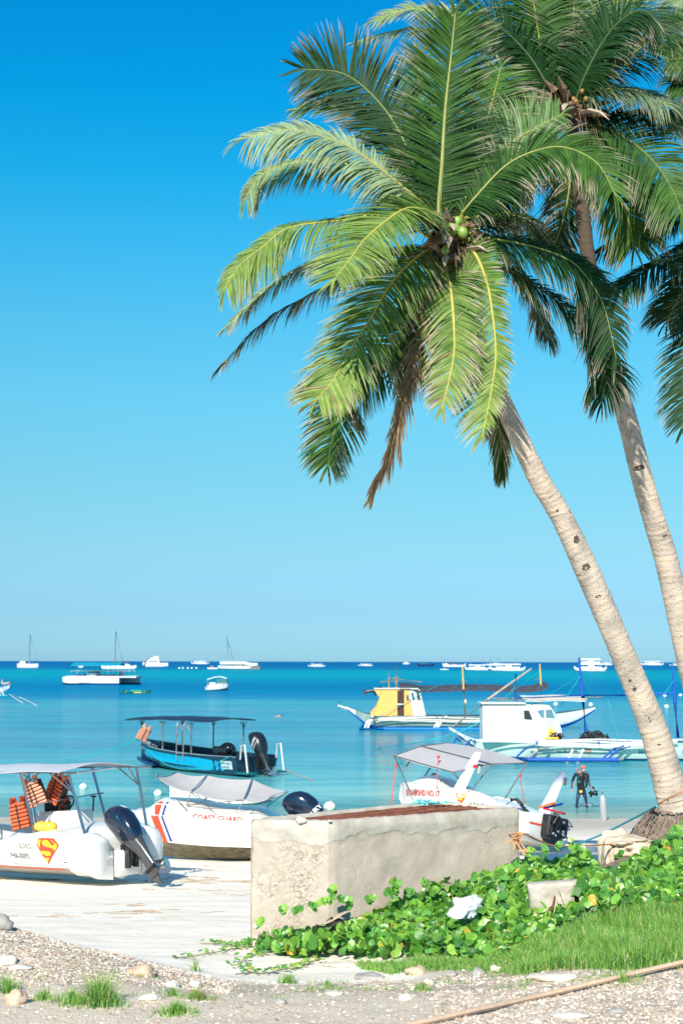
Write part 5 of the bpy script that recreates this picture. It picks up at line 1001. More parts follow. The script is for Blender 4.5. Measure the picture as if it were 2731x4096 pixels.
# F: yellow-cabin outrigger boat
oF=G(1300+1100*.5102,2580+655*.5102,0.0); uF=oF.y/5689*.5102
Fp=lambda x,z,y=0.0: Vector(((x-1100)*uF,y,(655-z)*uF))
z5F=lambda x,y,yy=0.0: Fp((1750+x*.6256-1300)/.5102,(2600+y*.6256-2580)/.5102,yy)
bF=thing('outrigger_boat','long outrigger boat with yellow cabin and dark awning, bow pointing left','outrigger boat',oF)
greyh=mat('weathered_teal_hull',(.14,.25,.25),.6,c2=(.42,.50,.46),vs=1.4,streak=(.4,1,2.0)); yel=mat('cabin_yellow',(.80,.41,.10),.5,var=.06,vs=1.5)
stF=[(-11.5,.04,2.1,.02,1.95,1.8,0,1.8),(-10.5,.3,1.75,.12,1.2,1.0,0,1.4),(-9.3,.7,1.38,.4,.4,.1,0,1.1),(-7.5,1.05,1.28,.75,.2,-.4,0,1),(-3,1.3,1.25,1.0,.15,-.6,0,1),(2,1.3,1.25,1.0,.15,-.6,0,1),(6,1.2,1.32,.9,.15,-.5,0,1),(8.5,.95,1.5,.6,.3,-.1,0,1.1),(10.5,.55,1.75,.3,.8,.5,0,1.4),(12.5,.05,2.12,.03,1.9,1.75,0,1.9)]
hb=hull(stF,60,crown=.03)
xm=[sum(hb.v[i][0] for i in f)/len(f) for f in hb.f]; hb.m=[(m if m!=1 else (4 if x>8.0 or x<-10.6 else 1)) if m!=0 else 0 for m,x in zip(hb.m,xm)]
hF=hb.build('hull',[bblue,greyh,mat('dark_rail',(.03,.04,.05),.6),mat('deck_dark',(.03,.035,.04),.7),whp],bF)
b=MB(); q=[(385,352),(408,383),(428,410),(425,440),(400,490),(363,530),(363,556),(690,556),(652,352)]; b.prism([Fp(x,z,-1.1) for x,z in q],(0,2.2,0)); cbF=b.build('cabin',yel,bF,smooth=False)
b=MB(); q=[(655,352),(740,352),(762,440),(787,556),(692,556)]; secs=[]
b.prism([Fp(x,z,-1.08) for x,z in q],(0,2.16,0)); b.build('cabin_front',whp,cbF,smooth=False)
b=MB(); b.box((Fp(560,347).x,0,Fp(560,347).z),(4.2,2.5,.10)); b.build('cabin_roof',mat('roof_cream',(.75,.70,.58),.5),cbF)
def panel(par,nm,q,m_,y=-1.1,d=.02,fn=Fp):
    b=MB(); b.prism([fn(x,z,y) for x,z in q],(0,-d,0)); return b.build(nm,m_,par,smooth=False)
panel(cbF,'doorway',[(568,362),(620,362),(620,552),(568,552)],mat('dark_doorway',(.05,.02,.012),.7)); panel(cbF,'door_rail',[(568,462),(620,462),(620,470),(568,470)],whp,-1.12,.03)
for q in ([(638,398),(652,394),(660,436),(640,440)],[(672,376),(690,376),(704,432),(684,436)],[(714,374),(732,370),(748,432),(724,436)]):
    panel(cbF,'window_frame',[( (x-sum(p[0] for p in q)/4)*1.3+sum(p[0] for p in q)/4,(z-sum(p[1] for p in q)/4)*1.1+sum(p[1] for p in q)/4) for x,z in q],yel if q[0][0]!=672 else whp,-1.10,.02); panel(cbF,'window',q,mat('sea_glass',(.03,.12,.18),.1),-1.12,.02)
for q in ([Fp(508,340),Fp(508,172)],[Fp(567,340),Fp(567,168)],[Fp(1087,540,-.9),Fp(1080,350,-.9),Fp(1072,168,-.9)],[z5F(665,340),z5F(658,240),z5F(651,95)]):
    b=MB(); b.tube(q,[.10]*(len(q)-1)+[.06],8); b.build('mast',mat('yellow_mast',(.72,.42,.12),.55,var=.15,vs=3),bF)
grid=[]
for f in np.linspace(0,1,15):
    x=585+f*(1735-585); zn=(300 if f<.1 else 318+6*math.sin(f*9))+ (0 if f<.9 else -(f-.9)*300); grid.append([Fp(x,zn+(10-8*(y*y))*1.0,y*1.3) for y in np.linspace(-1,1,5)])
for r_ in grid:
    for k,p in enumerate(r_): p.z+= (-.58,-.22,0,0,0)[k]
MB().slab(grid,.03).build('awning',mat('dark_awning_cloth',(.05,.055,.075),.8,var=.3,vs=2),bF)
b=MB(); tubes(b,[[Fp(535,272,-1),Fp(760,298,-1)],[Fp(500,272),Fp(580,262)],[Fp(440,297),Fp(580,290)],[Fp(1060,296,-.9),Fp(1105,294,-.9)],[z5F(620,196),z5F(650,192)]],.07); b.build('awning_pole',bam,bF)
fyF=-3.2
b=MB(); b.tube([Vector((x,fyF,.10)) for x in (-10.3,-8,-2,6,9)],.16,10); b.build('float',mat('azure_float',(.0,.16,.50),.4),bF); b=MB(); b.tube([Vector((x,-fyF,.10)) for x in (-10,-8,-2,6,9)],.16,10); b.build('float',mat('azure_float',(.0,.16,.50),.4),bF)
for h,f in (((352,588),(298,648)),((372,588),(322,650)),((905,592),(832,658)),((925,595),(858,660))): arm(bF,oF,Fp(*h,-1.9),Vector((Fp(*f).x*.98,fyF,.16)),.12,white2)
for k,z0 in enumerate((572,584,592)):
    b=MB(); b.tube([Fp(x,z0+(6*math.sin(x*.006+k)),-1.4-.2*k) for x in np.linspace(320,1500-60*k,12)],.07,6); b.build('outrigger_rail',mat('worn_rail_white',(.60,.58,.52),.7,var=.25,vs=5),bF)
for X in (-9,-2,6): b=MB(); b.tube([Vector((X,-1.8,1.2)),Vector((X,1.8,1.2)),Vector((X-.3,3.2,.2))],.1,7); b.build('outrigger_arm',white2,bF)
b=MB(); b.loft([[Fp(x,z)+Vector((0,y,q)) for y,q in ((-.14,0),(0,.1),(.14,0),(0,-.14))] for x,z in ((108,480),(220,515),(342,552))]); b.build('prow_beam',whp,bF)
b=MB(); b.tube([Fp(122,505),Fp(108,470),Fp(125,452),Fp(142,448)],.03,5); b.build('bow_hook',black,bF)
for a,c_ in (((1065,222),(330,610)),((1068,222),(905,575)),((1080,222),(1330,440)),((575,215),(880,575)),((508,215),(350,590)),((1062,225),(400,575)),((570,215),(700,300))):
    b=MB(); b.tube([Fp(*a,-.9),Fp(*c_,-1.6)],.022,4); b.build('rigging_line',cyanr,bF)
outboard(bF,Fp(392,372),math.pi,R(78),1.1,black)
b=MB(); b.ell(Fp(1093,445,-1),(.12,.1,.22),10,8); b.build('hanging_float',mat('cream_float',(.75,.62,.42),.5),bF)
# ---------------- distant craft (each traced at its own waterline distance)
def far(name,lab,cat,sx,sy,group=None,ext=0.0):
    p=G(sx,sy,0.0); t=thing(name,lab,cat,p,group=group); return t,p.y/5689
farw=mat('far_white',(.80,.80,.78),.5,var=.05,vs=.5); fblue=mat('far_blue_trim',(.01,.05,.22),.5); fteal=mat('far_teal_roof',(.0,.30,.42),.6,var=.1,vs=.5); fdark=mat('far_dark_trim',(.03,.06,.09),.6)  # fdark: one dark tone for far windows, posts and awnings
def box(par,nm,x0,x1,z0,z1,y,m_,s,slant=0):
    b=MB(); b.prism([Vector((x0*s,-y,z0*s)),Vector((x1*s,-y,z0*s)),Vector(((x1-slant)*s,-y,z1*s)),Vector(((x0+slant)*s,-y,z1*s))],(0,2*y,0)); return b.build(nm,m_,par,smooth=False)
def fhull(par,x0,x1,h,bw,s,m_=farw,bot=None,bowl=.12,bowr=.12,lift=.3,y=0):
    L=(x1-x0); st=[(x0*s,.05,h*s*(1+lift),.03,h*s*.8,h*s*.5,0,0),((x0+L*bowl)*s,bw*.8,h*s,bw*.5,h*s*.2,-.2*h*s,0,0),((x0+x1)/2*s,bw,h*s*.95,bw*.8,h*s*.15,-.3*h*s,0,0),((x1-L*bowr)*s,bw*.85,h*s,bw*.6,h*s*.2,-.2*h*s,0,0),(x1*s,(.05 if bowr>.05 else bw*.7),h*s*(1+lift*(bowr>.05)),.03,h*s*.8,h*s*(.5 if bowr>.05 else 0),0,0)]
    hb=hull(st,16); hb.v=[(v[0],v[1]+y,v[2]) for v in hb.v]; return hb.build('hull',[bot or m_,m_,m_,m_],par)
def pole(par,x0,z0,x1,z1,r,s,m_,nm='mast',y=0):
    b=MB(); b.tube([Vector((x0*s,y,z0*s)),Vector((x1*s,y,z1*s))],r*s*1.35,6); return b.build(nm,m_,par)
def far_bangka(lab,sx0,sx1,sy,H,deck=1,group='white outrigger ferries on the horizon',masts=4,bottom=None,rf=None):
    t,s=far('outrigger_ferry',lab,'ferry',(sx0+sx1)/2,sy,group); w_=(sx1-sx0)/2; bw=max(1.5,w_*s*.14)
    fhull(t,-w_*.92,w_*.92,H*.20,bw,s,farw,bottom or fblue,lift=.9)
    b=MB()
    for y in (-1,1): b.tube([Vector((x*w_*s,y*bw*2.6,.3)) for x in (-.8,-.3,.3,.8)],max(.12,.5*s),6)
    b.build('float',farw,t)
    b=MB()
    for x in (-.62,-.1,.45): b.tube([Vector((x*w_*s,0,H*.24*s)),Vector(((x-.04)*w_*s,-bw*1.6,H*.22*s)),Vector(((x-.10)*w_*s,-bw*2.6,.3))],max(.10,.5*s),5); b.tube([Vector((x*w_*s,0,H*.24*s)),Vector((x*w_*s,bw*2.6,.3))],max(.10,.5*s),5)
    b.build('outrigger_arm',farw,t)
    z=H*.20
    for d in range(deck):
        ww=w_*(.62-.10*d); box(t,'deck_rail',-ww,ww,z,z+H*.11,bw*.8,farw,s)
        for k in range(7): pole(t,-ww+ww*2*k/6,z,-ww+ww*2*k/6,z+H*.27,.7,s,farw,'deck_post',-bw*.8)
        box(t,'roof',-ww*1.06,ww*1.08,z+H*.25,z+H*.33,bw*.95,rf or farw,s,1.0); 
        box(t,'cabin',-ww*.2,ww*.35,z,z+H*.26,bw*.5,farw,s)
        z+=H*.33
    for k in range(masts):
        x=(-.52,-.42,.40,.52)[k%4]*w_; pole(t,x,z-H*.1,x,H,.9,s,farw)
    return t
# (labels tell them apart by place and look)
t,s=far('sailboat','white sailing yacht with tall bare mast at the far left of the horizon','sailboat',112,2672)
b=MB(); hb=hull([(-41*s,1.6,17*s,1.0,5*s,0,0,0),(-20*s,2.2,16*s,1.6,2*s,-.8,0,0),(20*s,2.0,16*s,1.4,2*s,-.8,0,0),(36*s,.9,18*s,.5,6*s,0,0,0),(42*s,.05,17*s,.03,12*s,8*s,0,0)],20); hb.build('hull',[farw]*4,t)
box(t,'deckhouse',-32,-8,16,27,1.2,farw,s,3); box(t,'cabin_window',-28,-14,18,21,1.25,fdark,s); pole(t,6,15,6,134,1.7,s,farw); pole(t,7,130,40,20,.5,s,mat('furled_teal',(.04,.22,.30),.6),'forestay'); pole(t,-34,16,-34,26,.6,s,farw,'stern_post'); pole(t,17,15,17,30,.8,s,farw,'deck_post'); pole(t,38,10,43,3,1.4,s,farw,'anchor')
t,s=far('catamaran','white party catamaran with turquoise roof, moored in the left middle distance','catamaran',410,2738)
hb=hull([(-144*s,.1,26*s,.05,20*s,8*s,0,0),(-136*s,1.2,31*s,.9,8*s,0,0,0),(-60*s,1.4,32*s,1.2,6*s,-.6,0,0),(78*s,1.4,32*s,1.2,6*s,-.6,0,0)],20); yo=4.2
for y_ in (-yo,yo):
    h2=MB(); h2.v=[(v[0]+(0 if y_<0 else 66*s),v[1]+y_,v[2]) for v in hb.v]; h2.f=hb.f; h2.m=hb.m; h2.build('hull',[fblue,farw,farw,farw],t)
box(t,'bridge_deck',-128,144,28,34,5.4,farw,s); b=MB(); b.box((8*s,-5.42,32*s),(262*s,.04,1.6*s)); b.build('blue_stripe',fteal,t)
b=MB(); b.box((-58*s,-5.63+.02,18*s),(44*s,.08,18*s)); b.build('boarding_door',mat('far_cream',(.70,.68,.55),.5),t)
b=MB()
grid=[[Vector((x*s,y*5.2,(76+12*(1-abs(y)))*s)) for y in (-1,-.5,0,.5,1)] for x in (-112,0,8,80)]; 
for k in range(5): grid[0][k].x-=0; grid[3][k].x+= 0
b.slab(grid,.15); b.build('roof',fteal,t)
for x in (-103,-60,-44,-18,0,24,42,60): 
    for y in (-4.6,4.6): pole(t,x,34,x,78,.5,s,fdark,'roof_post',y)
box(t,'bench',-100,-64,34,41,3.0,fblue,s); box(t,'bench',-18,78,34,40,3.2,mat('far_navy_bench',(.01,.02,.10),.6),s); box(t,'helm_console',-60,-14,34,52,1.5,mat('far_pale_blue',(.40,.55,.65),.5),s,2); box(t,'helm_window',-52,-14,46,50,1.55,fdark,s); box(t,'locker',70,84,34,56,1.5,mat('far_mauve',(.30,.28,.33),.6),s)
for y in (-5,5): 
    b=MB(); tubes(b,[[Vector((x*s,y,34*s)),Vector((x*s,y,54*s))] for x in (-112,-90,30,96,118)]+[[Vector((-112*s,y,54*s)),Vector((118*s,y,54*s))]],.07,n=5); b.build('railing',farw,t)
t,s=far('sailing_catamaran','sailing catamaran with dark awning and bare mast, behind the turquoise roof','catamaran',475,2676)
for y in (-3.5,3.5): fhull(t,-66,68,12,1.1,s,farw,farw,lift=.3,y=y)
box(t,'cabin',-50,48,10,20,3.2,farw,s,6); box(t,'cabin_window',-44,40,14,17,3.25,fdark,s); b=MB(); b.slab([[Vector((x*s,y*3.6,(31-abs(x+2)*.16)*s)) for y in (-1,0,1)] for x in (-40,-15,10,40)],.3); b.build('awning',mat('far_grey_awning',(.08,.10,.12),.8),t); pole(t,-14,18,-14,149,1.7,s,farw); pole(t,-12,146,16,28,.6,s,fdark,'forestay'); 
for x in (-38,38): pole(t,x,16,x,27,.6,s,fdark,'awning_post',-3)
t,s=far('motor_yacht','white motor yacht with stacked decks and blue trim, right of the turquoise catamaran','motor yacht',622,2667)
fhull(t,-50,50,15,2.6,s,farw,farw,bowr=.02); box(t,'saloon',-38,20,12,28,2.2,farw,s,7); box(t,'cabin_window',-26,10,19,24,2.25,mat('far_glass_blue',(.02,.12,.22),.2),s,2); box(t,'flybridge',-20,16,28,36,1.8,farw,s,3); box(t,'hardtop',-6,14,39,42,1.6,farw,s); pole(t,-12,34,-20,43,1.2,s,farw,'radar_arch'); pole(t,4,34,4,46,.8,s,farw,'antenna'); box(t,'swim_platform',30,50,2,14,2.0,mat('far_pale_grey',(.45,.55,.6),.5),s); b=MB(); b.tube([Vector((-46*s,-2.6,3*s)),Vector((-30*s,-2.4,30*s))],3*s,6); b.build('boarding_slide',mat('far_pink',(.65,.35,.35),.5),t)
t,s=far('canopied_catamaran','sailing catamaran with long white awning and leaning boom near the middle of the horizon','catamaran',948,2677)
fhull(t,-74,78,14,3.2,s,farw,mat('far_green_trim',(.02,.15,.12),.5),bowl=.05,bowr=.02,lift=0); b=MB(); b.slab([[Vector((x*s,y*4,(31-3*abs(y)-(0 if x<60 else 6))*s)) for y in (-1,-.5,0,.5,1)] for x in (-66,-20,30,60,82)],8*s); b.build('awning',farw,t)
for k in range(9): pole(t,-60+k*16,12,-60+k*16,26,.9,s,fdark if k%2 else farw,'awning_post',-3)
for k in range(6): box(t,'deck_cargo',-50+k*20,-40+k*20,12,18+k%3*2,2,(farw,mat('far_grey',(.25,.27,.3),.6),mat('far_tan',(.5,.35,.15),.6))[k%3],s)
box(t,'dark_interior',-5,40,14,25,1.0,fdark,s); pole(t,-36,28,-41,132,1.6,s,farw); pole(t,-14,28,-36,112,1.3,s,farw,'boom'); fhull(t,-118,-72,6,1.0,s,farw,farw); box(t,'tender_cabin',-106,-94,6,13,.8,mat('far_red_brown',(.35,.15,.12),.6),s); box(t,'stern_platform',50,92,0,12,2.6,mat('far_brown',(.2,.16,.13),.6),s)
t,s=far('speedboat','small white cabin speedboat with blue waterline at anchor below the horizon','speedboat',868,2763)
hb=hull([(-46*s,.6,14*s,.4,4*s,0,0,0),(-30*s,1.1,22*s,.8,3*s,-.3,0,0),(10*s,1.2,28*s,.8,6*s,-.3,0,0),(38*s,.8,29*s,.4,12*s,0,0,0),(46*s,.1,27*s,.05,20*s,12*s,0,0)],20); hb.build('hull',[mat('far_slate',(.03,.07,.09),.4),farw,mat('far_pinkish_rail',(.68,.50,.46),.5),farw],t)
b=MB(); b.tube([Vector((x*s,-.95,z*s)) for x,z in ((-44,11),(-30,19),(0,24),(30,25))],1.2*s,6); b.build('blue_stripe',fblue,t)
b=MB(); grid=[[Vector((x*s,y,z*s)) for y in (-.95,0,.95)] for x,z in ((-38,46),(-10,55),(14,57),(34,52),(40,48))]; b.slab(grid,2.5*s); b.build('hardtop',farw,t)
for q in (((-36,44),(-36,22)),((-4,53),(12,26)),((38,48),(46,24))):
    for y in (-.9,.9): pole(t,*q[0],*q[1],1.8,s,farw,'roof_pillar',y)
box(t,'windscreen',0,40,28,46,.7,mat('far_glass_teal',(.05,.18,.20),.15),s,3); box(t,'seat',-30,-4,20,32,.6,farw,s,2)
t,s=far('outrigger_canoe','small green outrigger canoe with yellow patch, low in the water','canoe',545,2774)
gr=mat('canoe_green',(.0,.16,.10),.5,var=.3,vs=2); fhull(t,-58,58,10,.5,s,gr,gr,lift=.9); box(t,'tarp',-22,24,9,14,.4,mat('canoe_teal',(.0,.32,.28),.6),s,4); box(t,'yellow_patch',-8,22,1,6,.52,mat('canoe_yellow',(.65,.48,.12),.6),s); b=MB(); b.tube([Vector((x*s,-2.2,.08)) for x in (-60,0,60)],.08,5); b.build('float',gr,t); pole(t,-62,26,-44,12,1.0,s,gr,'prow')
for x in (-36,36): b=MB(); b.tube([Vector((x*s,0,10*s)),Vector((x*s,-2.2,.1))],.06,5); b.build('outrigger_arm',bam,t)
t,s=far('outrigger_boat','white outrigger bow cut off by the left edge, two people sitting on it','outrigger boat',0,2785)
hb=hull([(-120*s,.9,26*s,.5,4*s,-1,0,0),(-60*s,1.0,24*s,.6,4*s,-.6,0,0),(0,.8,33*s,.4,16*s,6*s,0,0),(38*s,.05,44*s,.04,38*s,34*s,0,0)],20); hb.build('hull',[farw]*4,t)
b=MB(); b.tube([Vector((x*s,-3,.15)) for x in (-110,-40,46)],.16,6); b.build('float',mat('far_turquoise_float',(.0,.35,.38),.4),t)
for x in (8,22,-60): b=MB(); b.tube([Vector(((x-14)*s,-.4,26*s)),Vector(((x+10)*s,-3,.2))],.10,5); b.build('outrigger_arm',farw,t)
lb=t
rope('anchor_rope',[G(38,2742+35,1.0)+Vector((0,0,0)),G(92,2812,.02)],.05,paler,'pale anchor rope falling from the outrigger bow at the left edge, shorter of the two')
rope('anchor_rope',[G(38,2742+35,1.1),G(95,2795,.35),G(148,2822,.02)],.05,paler,'pale anchor rope falling from the outrigger bow at the left edge, longer of the two')
far_bangka('small white outrigger ferry sitting on the horizon left of the long-awning catamaran',762,840,2656,22,group=None,masts=4)
far_bangka('small white outrigger ferry alone on the horizon between the catamaran and the yellow masts',1229,1304,2667,20,group=None,masts=3)
far_bangka('small white outrigger ferry just left of the yellow twin masts on the horizon',1430,1494,2664,16,group=None,masts=2)
t,s=far('motorboat','tiny white motorboat on the horizon just right of the twin masts','motorboat',1624,2657); fhull(t,-13,13,5,1.5,s); box(t,'cabin',-6,5,4,9,1,farw,s,1); pole(t,-2,8,-2,12,.6,s,farw)
t,s=far('fishing_boat','dark blue fishing boat on the horizon, only dark hull out there','fishing boat',1702,2665); fb=mat('far_dark_blue',(.01,.03,.10),.5); fhull(t,-34,34,8,2,s,fb,fb,lift=.7); box(t,'cabin',-22,-2,6,15,1.2,mat('far_teal_cabin',(.02,.10,.16),.5),s); pole(t,-16,8,-14,20,.7,s,fb); pole(t,20,6,20,22,.5,s,fb)
t,s=far('outrigger_boat','white outrigger with dark awning on the horizon left of the tall yellow mast','outrigger boat',1816,2668); fhull(t,-46,46,9,2,s,farw,farw,lift=.9); box(t,'awning',-30,22,13,17,1.6,fdark,s,2); box(t,'cabin',-38,-22,8,15,1.2,farw,s,2); pole(t,26,6,26,17,.9,s,farw); box(t,'deck_cargo',-10,8,8,12,1,mat('far_grey',(.25,.27,.3),.6),s)
for x in (-24,0,20): pole(t,x,8,x,14,.6,s,farw,'awning_post',-1.4)
t,s=far('rowing_boat','tiny white rowing boat below the horizon ferries, left of the yellow mast','rowing boat',1777,2680); fhull(t,-17,17,4,.8,s); box(t,'thwart',-5,5,3,5,.4,farw,s)
far_bangka('white outrigger ferry with roofed deck, directly right of the tall yellow mast top',1854,1960,2681,42)
far_bangka('largest white double-masted outrigger ferry in the row right of the yellow mast',1952,2106,2684,54)
far_bangka('distant white ferry with bright blue roof between the two larger ferries',1940,2016,2663,26,group='white outrigger ferries on the horizon',masts=2,rf=mat('far_sky_roof',(.0,.20,.42),.5))
far_bangka('double-deck white outrigger ferry behind the tall blue mast',2290,2430,2685,58,deck=2,masts=2)
far_bangka('small white ferry half hidden behind the large leaning trunk',2395,2452,2660,18,masts=3)
far_bangka('white ferry on the horizon just right of the large leaning trunk',2556,2656,2661,30,deck=1,masts=4)
far_bangka('white ferry at the right edge of the photo',2672,2770,2663,16,deck=1,masts=2)
t,s=far('floating_dock','pale catamaran stern seen under the turquoise roof, far out','boat',325,2671); fhull(t,-11,11,7,1.5,s); box(t,'cabin',-9,9,6,11,1.2,farw,s,1); box(t,'cabin_window',-7,7,7,9,1.22,fdark,s)
bw_=mat('buoy_white',(.80,.82,.74),.4,c2=(.70,.74,.55),vs=4)
def buoy(lab,sx,sy,r,g=None):
    p=G(sx,sy,0); b=MB(); b.ell((0,0,r*.55),(r,r,r*.85),14,10); b.tube([(0,0,r*1.2),(r*.3,0,r*1.6)],r*.25,6); o=b.build('buoy',bw_,None); o.location=p; return tag(o,lab,'buoy',g)
buoy('white mooring buoy seen under the grey canopy of the beached speedboat',334,3156,.20); buoy('white mooring buoy left of the coast guard boat canopy',632,3182,.20); buoy('pale buoy floating just behind the big motor above the concrete box',1318,3240,.26)
for k,(x,y) in enumerate(((2221,2822),(2361,2824),(2657,2788),(2719,2785),(2664,2832))): buoy(('small white buoy off the stern of the yellow-cabin boat','small white buoy between the white boat awning and the tall mast','left one of two small white buoys near the right mast','small white buoy nearest the right edge','lowest small white buoy, left of the right mast')[k],x,y,.34,'small white buoys by the outrigger boats')
for k,x in enumerate((718,732,752,768,786)): buoy(('first','second','third','fourth','fifth')[k]+' from the left in the line of tiny white floats below the horizon',x,2675,.9,'line of tiny white floats')
# white tender behind the coast guard boat
pT=G(872,3212,0); tT=thing('tender','plain white tender floating behind the coast guard boat','tender',pT,rz=R(-3)); hb=hull([(-2.0,.6,.92,.5,.1,-.1,1,.2),(-1.8,.68,.92,.6,.05,-.1,1,.2),(1.4,.68,.80,.6,.05,-.1,1,.2),(2.1,.4,.74,.2,.2,.1,0,.3)],20); hb.build('hull',[white2]*4,tT); b=MB(); b.box((-2.3,0,1.0),(.7,.3,.05)); b.build('wooden_step',bam,tT); b=MB(); b.box((0,0,.55),(.3,1.2,.06)); b.build('thwart',white2,tT)
# ================================================================ FOREGROUND
conc=bpy.data.materials.new('pebbled_concrete')
def conc_mat():
    m=conc; m.use_nodes=True; n=m.node_tree.nodes; l=m.node_tree.links; P=n['Principled BSDF']; P.inputs['Roughness'].default_value=.92; P.inputs['Specular IOR Level'].default_value=.2
    tc=n.new('ShaderNodeTexCoord')
    def nt(sc,det=6,ro=.6,t_='ShaderNodeTexNoise'):
        t=n.new(t_); t.inputs['Scale'].default_value=sc; l.new(tc.outputs['Object'],t.inputs['Vector'])
        if t_=='ShaderNodeTexNoise': t.inputs['Detail'].default_value=det; t.inputs['Roughness'].default_value=ro; return t.outputs['Fac']
        return t
    def ramp(f,st):
        r=n.new('ShaderNodeValToRGB'); e=r.color_ramp.elements
        while len(e)<len(st): e.new(.5)
        for k,(p,c) in enumerate(st): e[k].position=p; e[k].color=(*c,1)
        l.new(f,r.inputs[0]); return r.outputs[0]
    def mix(f,a,c,ty='MIX'):
        x=n.new('ShaderNodeMix'); x.data_type='RGBA'; x.blend_type=ty
        if isinstance(f,float): x.inputs[0].default_value=f
        else: l.new(f,x.inputs[0])
        l.new(a,x.inputs[6]); l.new(c,x.inputs[7]); return x.outputs[2]
    base=ramp(nt(2.2,9,.65),[(.3,(.38,.325,.27)),(.5,(.48,.41,.345)),(.72,(.56,.49,.42))])
    vo=nt(48,t_='ShaderNodeTexVoronoi'); sv=n.new('ShaderNodeSeparateColor'); l.new(vo.outputs['Color'],sv.inputs[0])
    peb=ramp(sv.outputs[0],[(0,(.09,.075,.065)),(.3,(.28,.22,.18)),(.6,(.44,.36,.28)),(.85,(.56,.47,.38)),(1,(.68,.61,.53))])
    # pebbly where the render has worn off: patches, more on the right end and the left corner
    sx=n.new('ShaderNodeSeparateXYZ'); l.new(tc.outputs['Object'],sx.inputs[0])
    pm=ramp(nt(1.15,7,.7),[(.55,(0,0,0)),(.70,(.8,.8,.8))])
    base=mix(pm,base,peb)
    # grey cement cap along the upper edge, with a ragged lower line
    mr=n.new('ShaderNodeMath'); mr.operation='MULTIPLY_ADD'; l.new(nt(1.8,7,.6),mr.inputs[0]); mr.inputs[1].default_value=.42; l.new(sx.outputs[2],mr.inputs[2])
    cap=ramp(mr.outputs[0],[(.0,(0,0,0)),(.02,(1,1,1))]); cap.node.color_ramp.elements[0].position=.5
    mp=n.new('ShaderNodeMapRange'); mp.inputs[1].default_value=.0; mp.inputs[2].default_value=.03; l.new(mr.outputs[0],mp.inputs[0])
    capc=ramp(nt(3.5,9,.65),[(.3,(.34,.31,.26)),(.48,(.46,.42,.36)),(.7,(.58,.54,.47))])
    c=mix(mp.outputs[0],base,capc)
    st=ramp(nt(3.0,8,.7),[(.62,(0,0,0)),(.74,(1,1,1))]); stc=n.new('ShaderNodeRGB'); stc.outputs[0].default_value=(.42,.27,.14,1); q=n.new('ShaderNodeMath'); q.operation='MULTIPLY'; q.inputs[1].default_value=.5; l.new(st,q.inputs[0]); c=mix(q.outputs[0],c,stc.outputs[0])
    l.new(c,P.inputs['Base Color'])
    inv_=n.new('ShaderNodeMath'); inv_.operation='SUBTRACT'; inv_.inputs[0].default_value=1; l.new(mp.outputs[0],inv_.inputs[1])
    k=n.new('ShaderNodeMath'); k.operation='MULTIPLY'; l.new(vo.outputs['Distance'],k.inputs[0]); l.new(pm,k.inputs[1]); k2=n.new('ShaderNodeMath'); k2.operation='MULTIPLY'; l.new(k.outputs[0],k2.inputs[0]); l.new(inv_.outputs[0],k2.inputs[1])
    h=n.new('ShaderNodeMath'); h.operation='MULTIPLY_ADD'; h.inputs[1].default_value=-.9; l.new(k2.outputs[0],h.inputs[0]); l.new(nt(14,9,.7),h.inputs[2])
    h2=n.new('ShaderNodeMath'); h2.operation='MULTIPLY_ADD'; h2.inputs[1].default_value=.55; l.new(mp.outputs[0],h2.inputs[0]); l.new(h.outputs[0],h2.inputs[2])
    bp=n.new('ShaderNodeBump'); bp.inputs['Strength'].default_value=.5; bp.inputs['Distance'].default_value=.02; l.new(h2.outputs[0],bp.inputs['Height']); l.new(bp.outputs[0],P.inputs['Normal'])
conc_mat()
ZT=4.62
cL,cN,cR,cB_=[G(x,y,ZT) for x,y in ((1003,3278),(1322,3287),(2078,3234),(1747,3205))]
oB=Vector((cN.x,cN.y,ZT)); bx=thing('concrete_box','weathered concrete tank with pebbled walls and rusty bars across its top','concrete tank',oB)
corners=[cL,cN,cR,cB_]; cen=sum(corners,Vector())/4
def wallgrid(b,a,c_,zt,zb,out,nu=60,nz=30,amp=.012):
    V=[];F=[]
    for j in range(nz+1):
        for i in range(nu+1):
            f=i/nu; g_=j/nz; p=a.lerp(c_,f); z=zt+(zb-zt)*g_
            e=min(f,1-f)*(a-c_).length; rd=.02*max(0,1-e/.04)**2
            q=p+out*(amp*noise.fractal(Vector((p.x*4,p.y*4,z*4)),1,2,4)-rd+(.014 if z>-.16+.06*noise.noise(Vector((p.x*3,p.y*3,1))) else 0)-.02*max(0,1-(zt-z)/.03)**2); V.append(Vector((q.x,q.y,z)))
    F=[(j*(nu+1)+i,(j+1)*(nu+1)+i,(j+1)*(nu+1)+i+1,j*(nu+1)+i+1) for j in range(nz) for i in range(nu)]
    b.add(V,F); return V[:nu+1]
b=MB(); tops=[]; lc=[p-oB for p in corners]; cc=cen-oB
for k in range(4):
    a,c_=lc[k],lc[(k+1)%4]; d=(c_-a).normalized(); out=Vector((d.y,-d.x,0)); 
    if out.dot(a-cc)<0: out=-out
    tops.append((a,c_,out,wallgrid(b,a,c_,0,-1.65,out)))
inner=[]
for k in range(4): p=lc[k]; inner.append(p+(cc-p)*0); 
def inset(P,t):
    out=[]
    for k in range(4):
        p=P[k]; d1=(P[k]-P[k-1]).normalized(); d2=(P[(k+1)%4]-P[k]).normalized(); n1=Vector((-d1.y,d1.x,0)); n2=Vector((-d2.y,d2.x,0))
        if n1.dot(cc-p)<0: n1=-n1
        if n2.dot(cc-p)<0: n2=-n2
        m_=(n1+n2); m_=m_/(1+n1.dot(n2)); out.append(p+m_*t)
    return out
IN=inset(lc,.085)
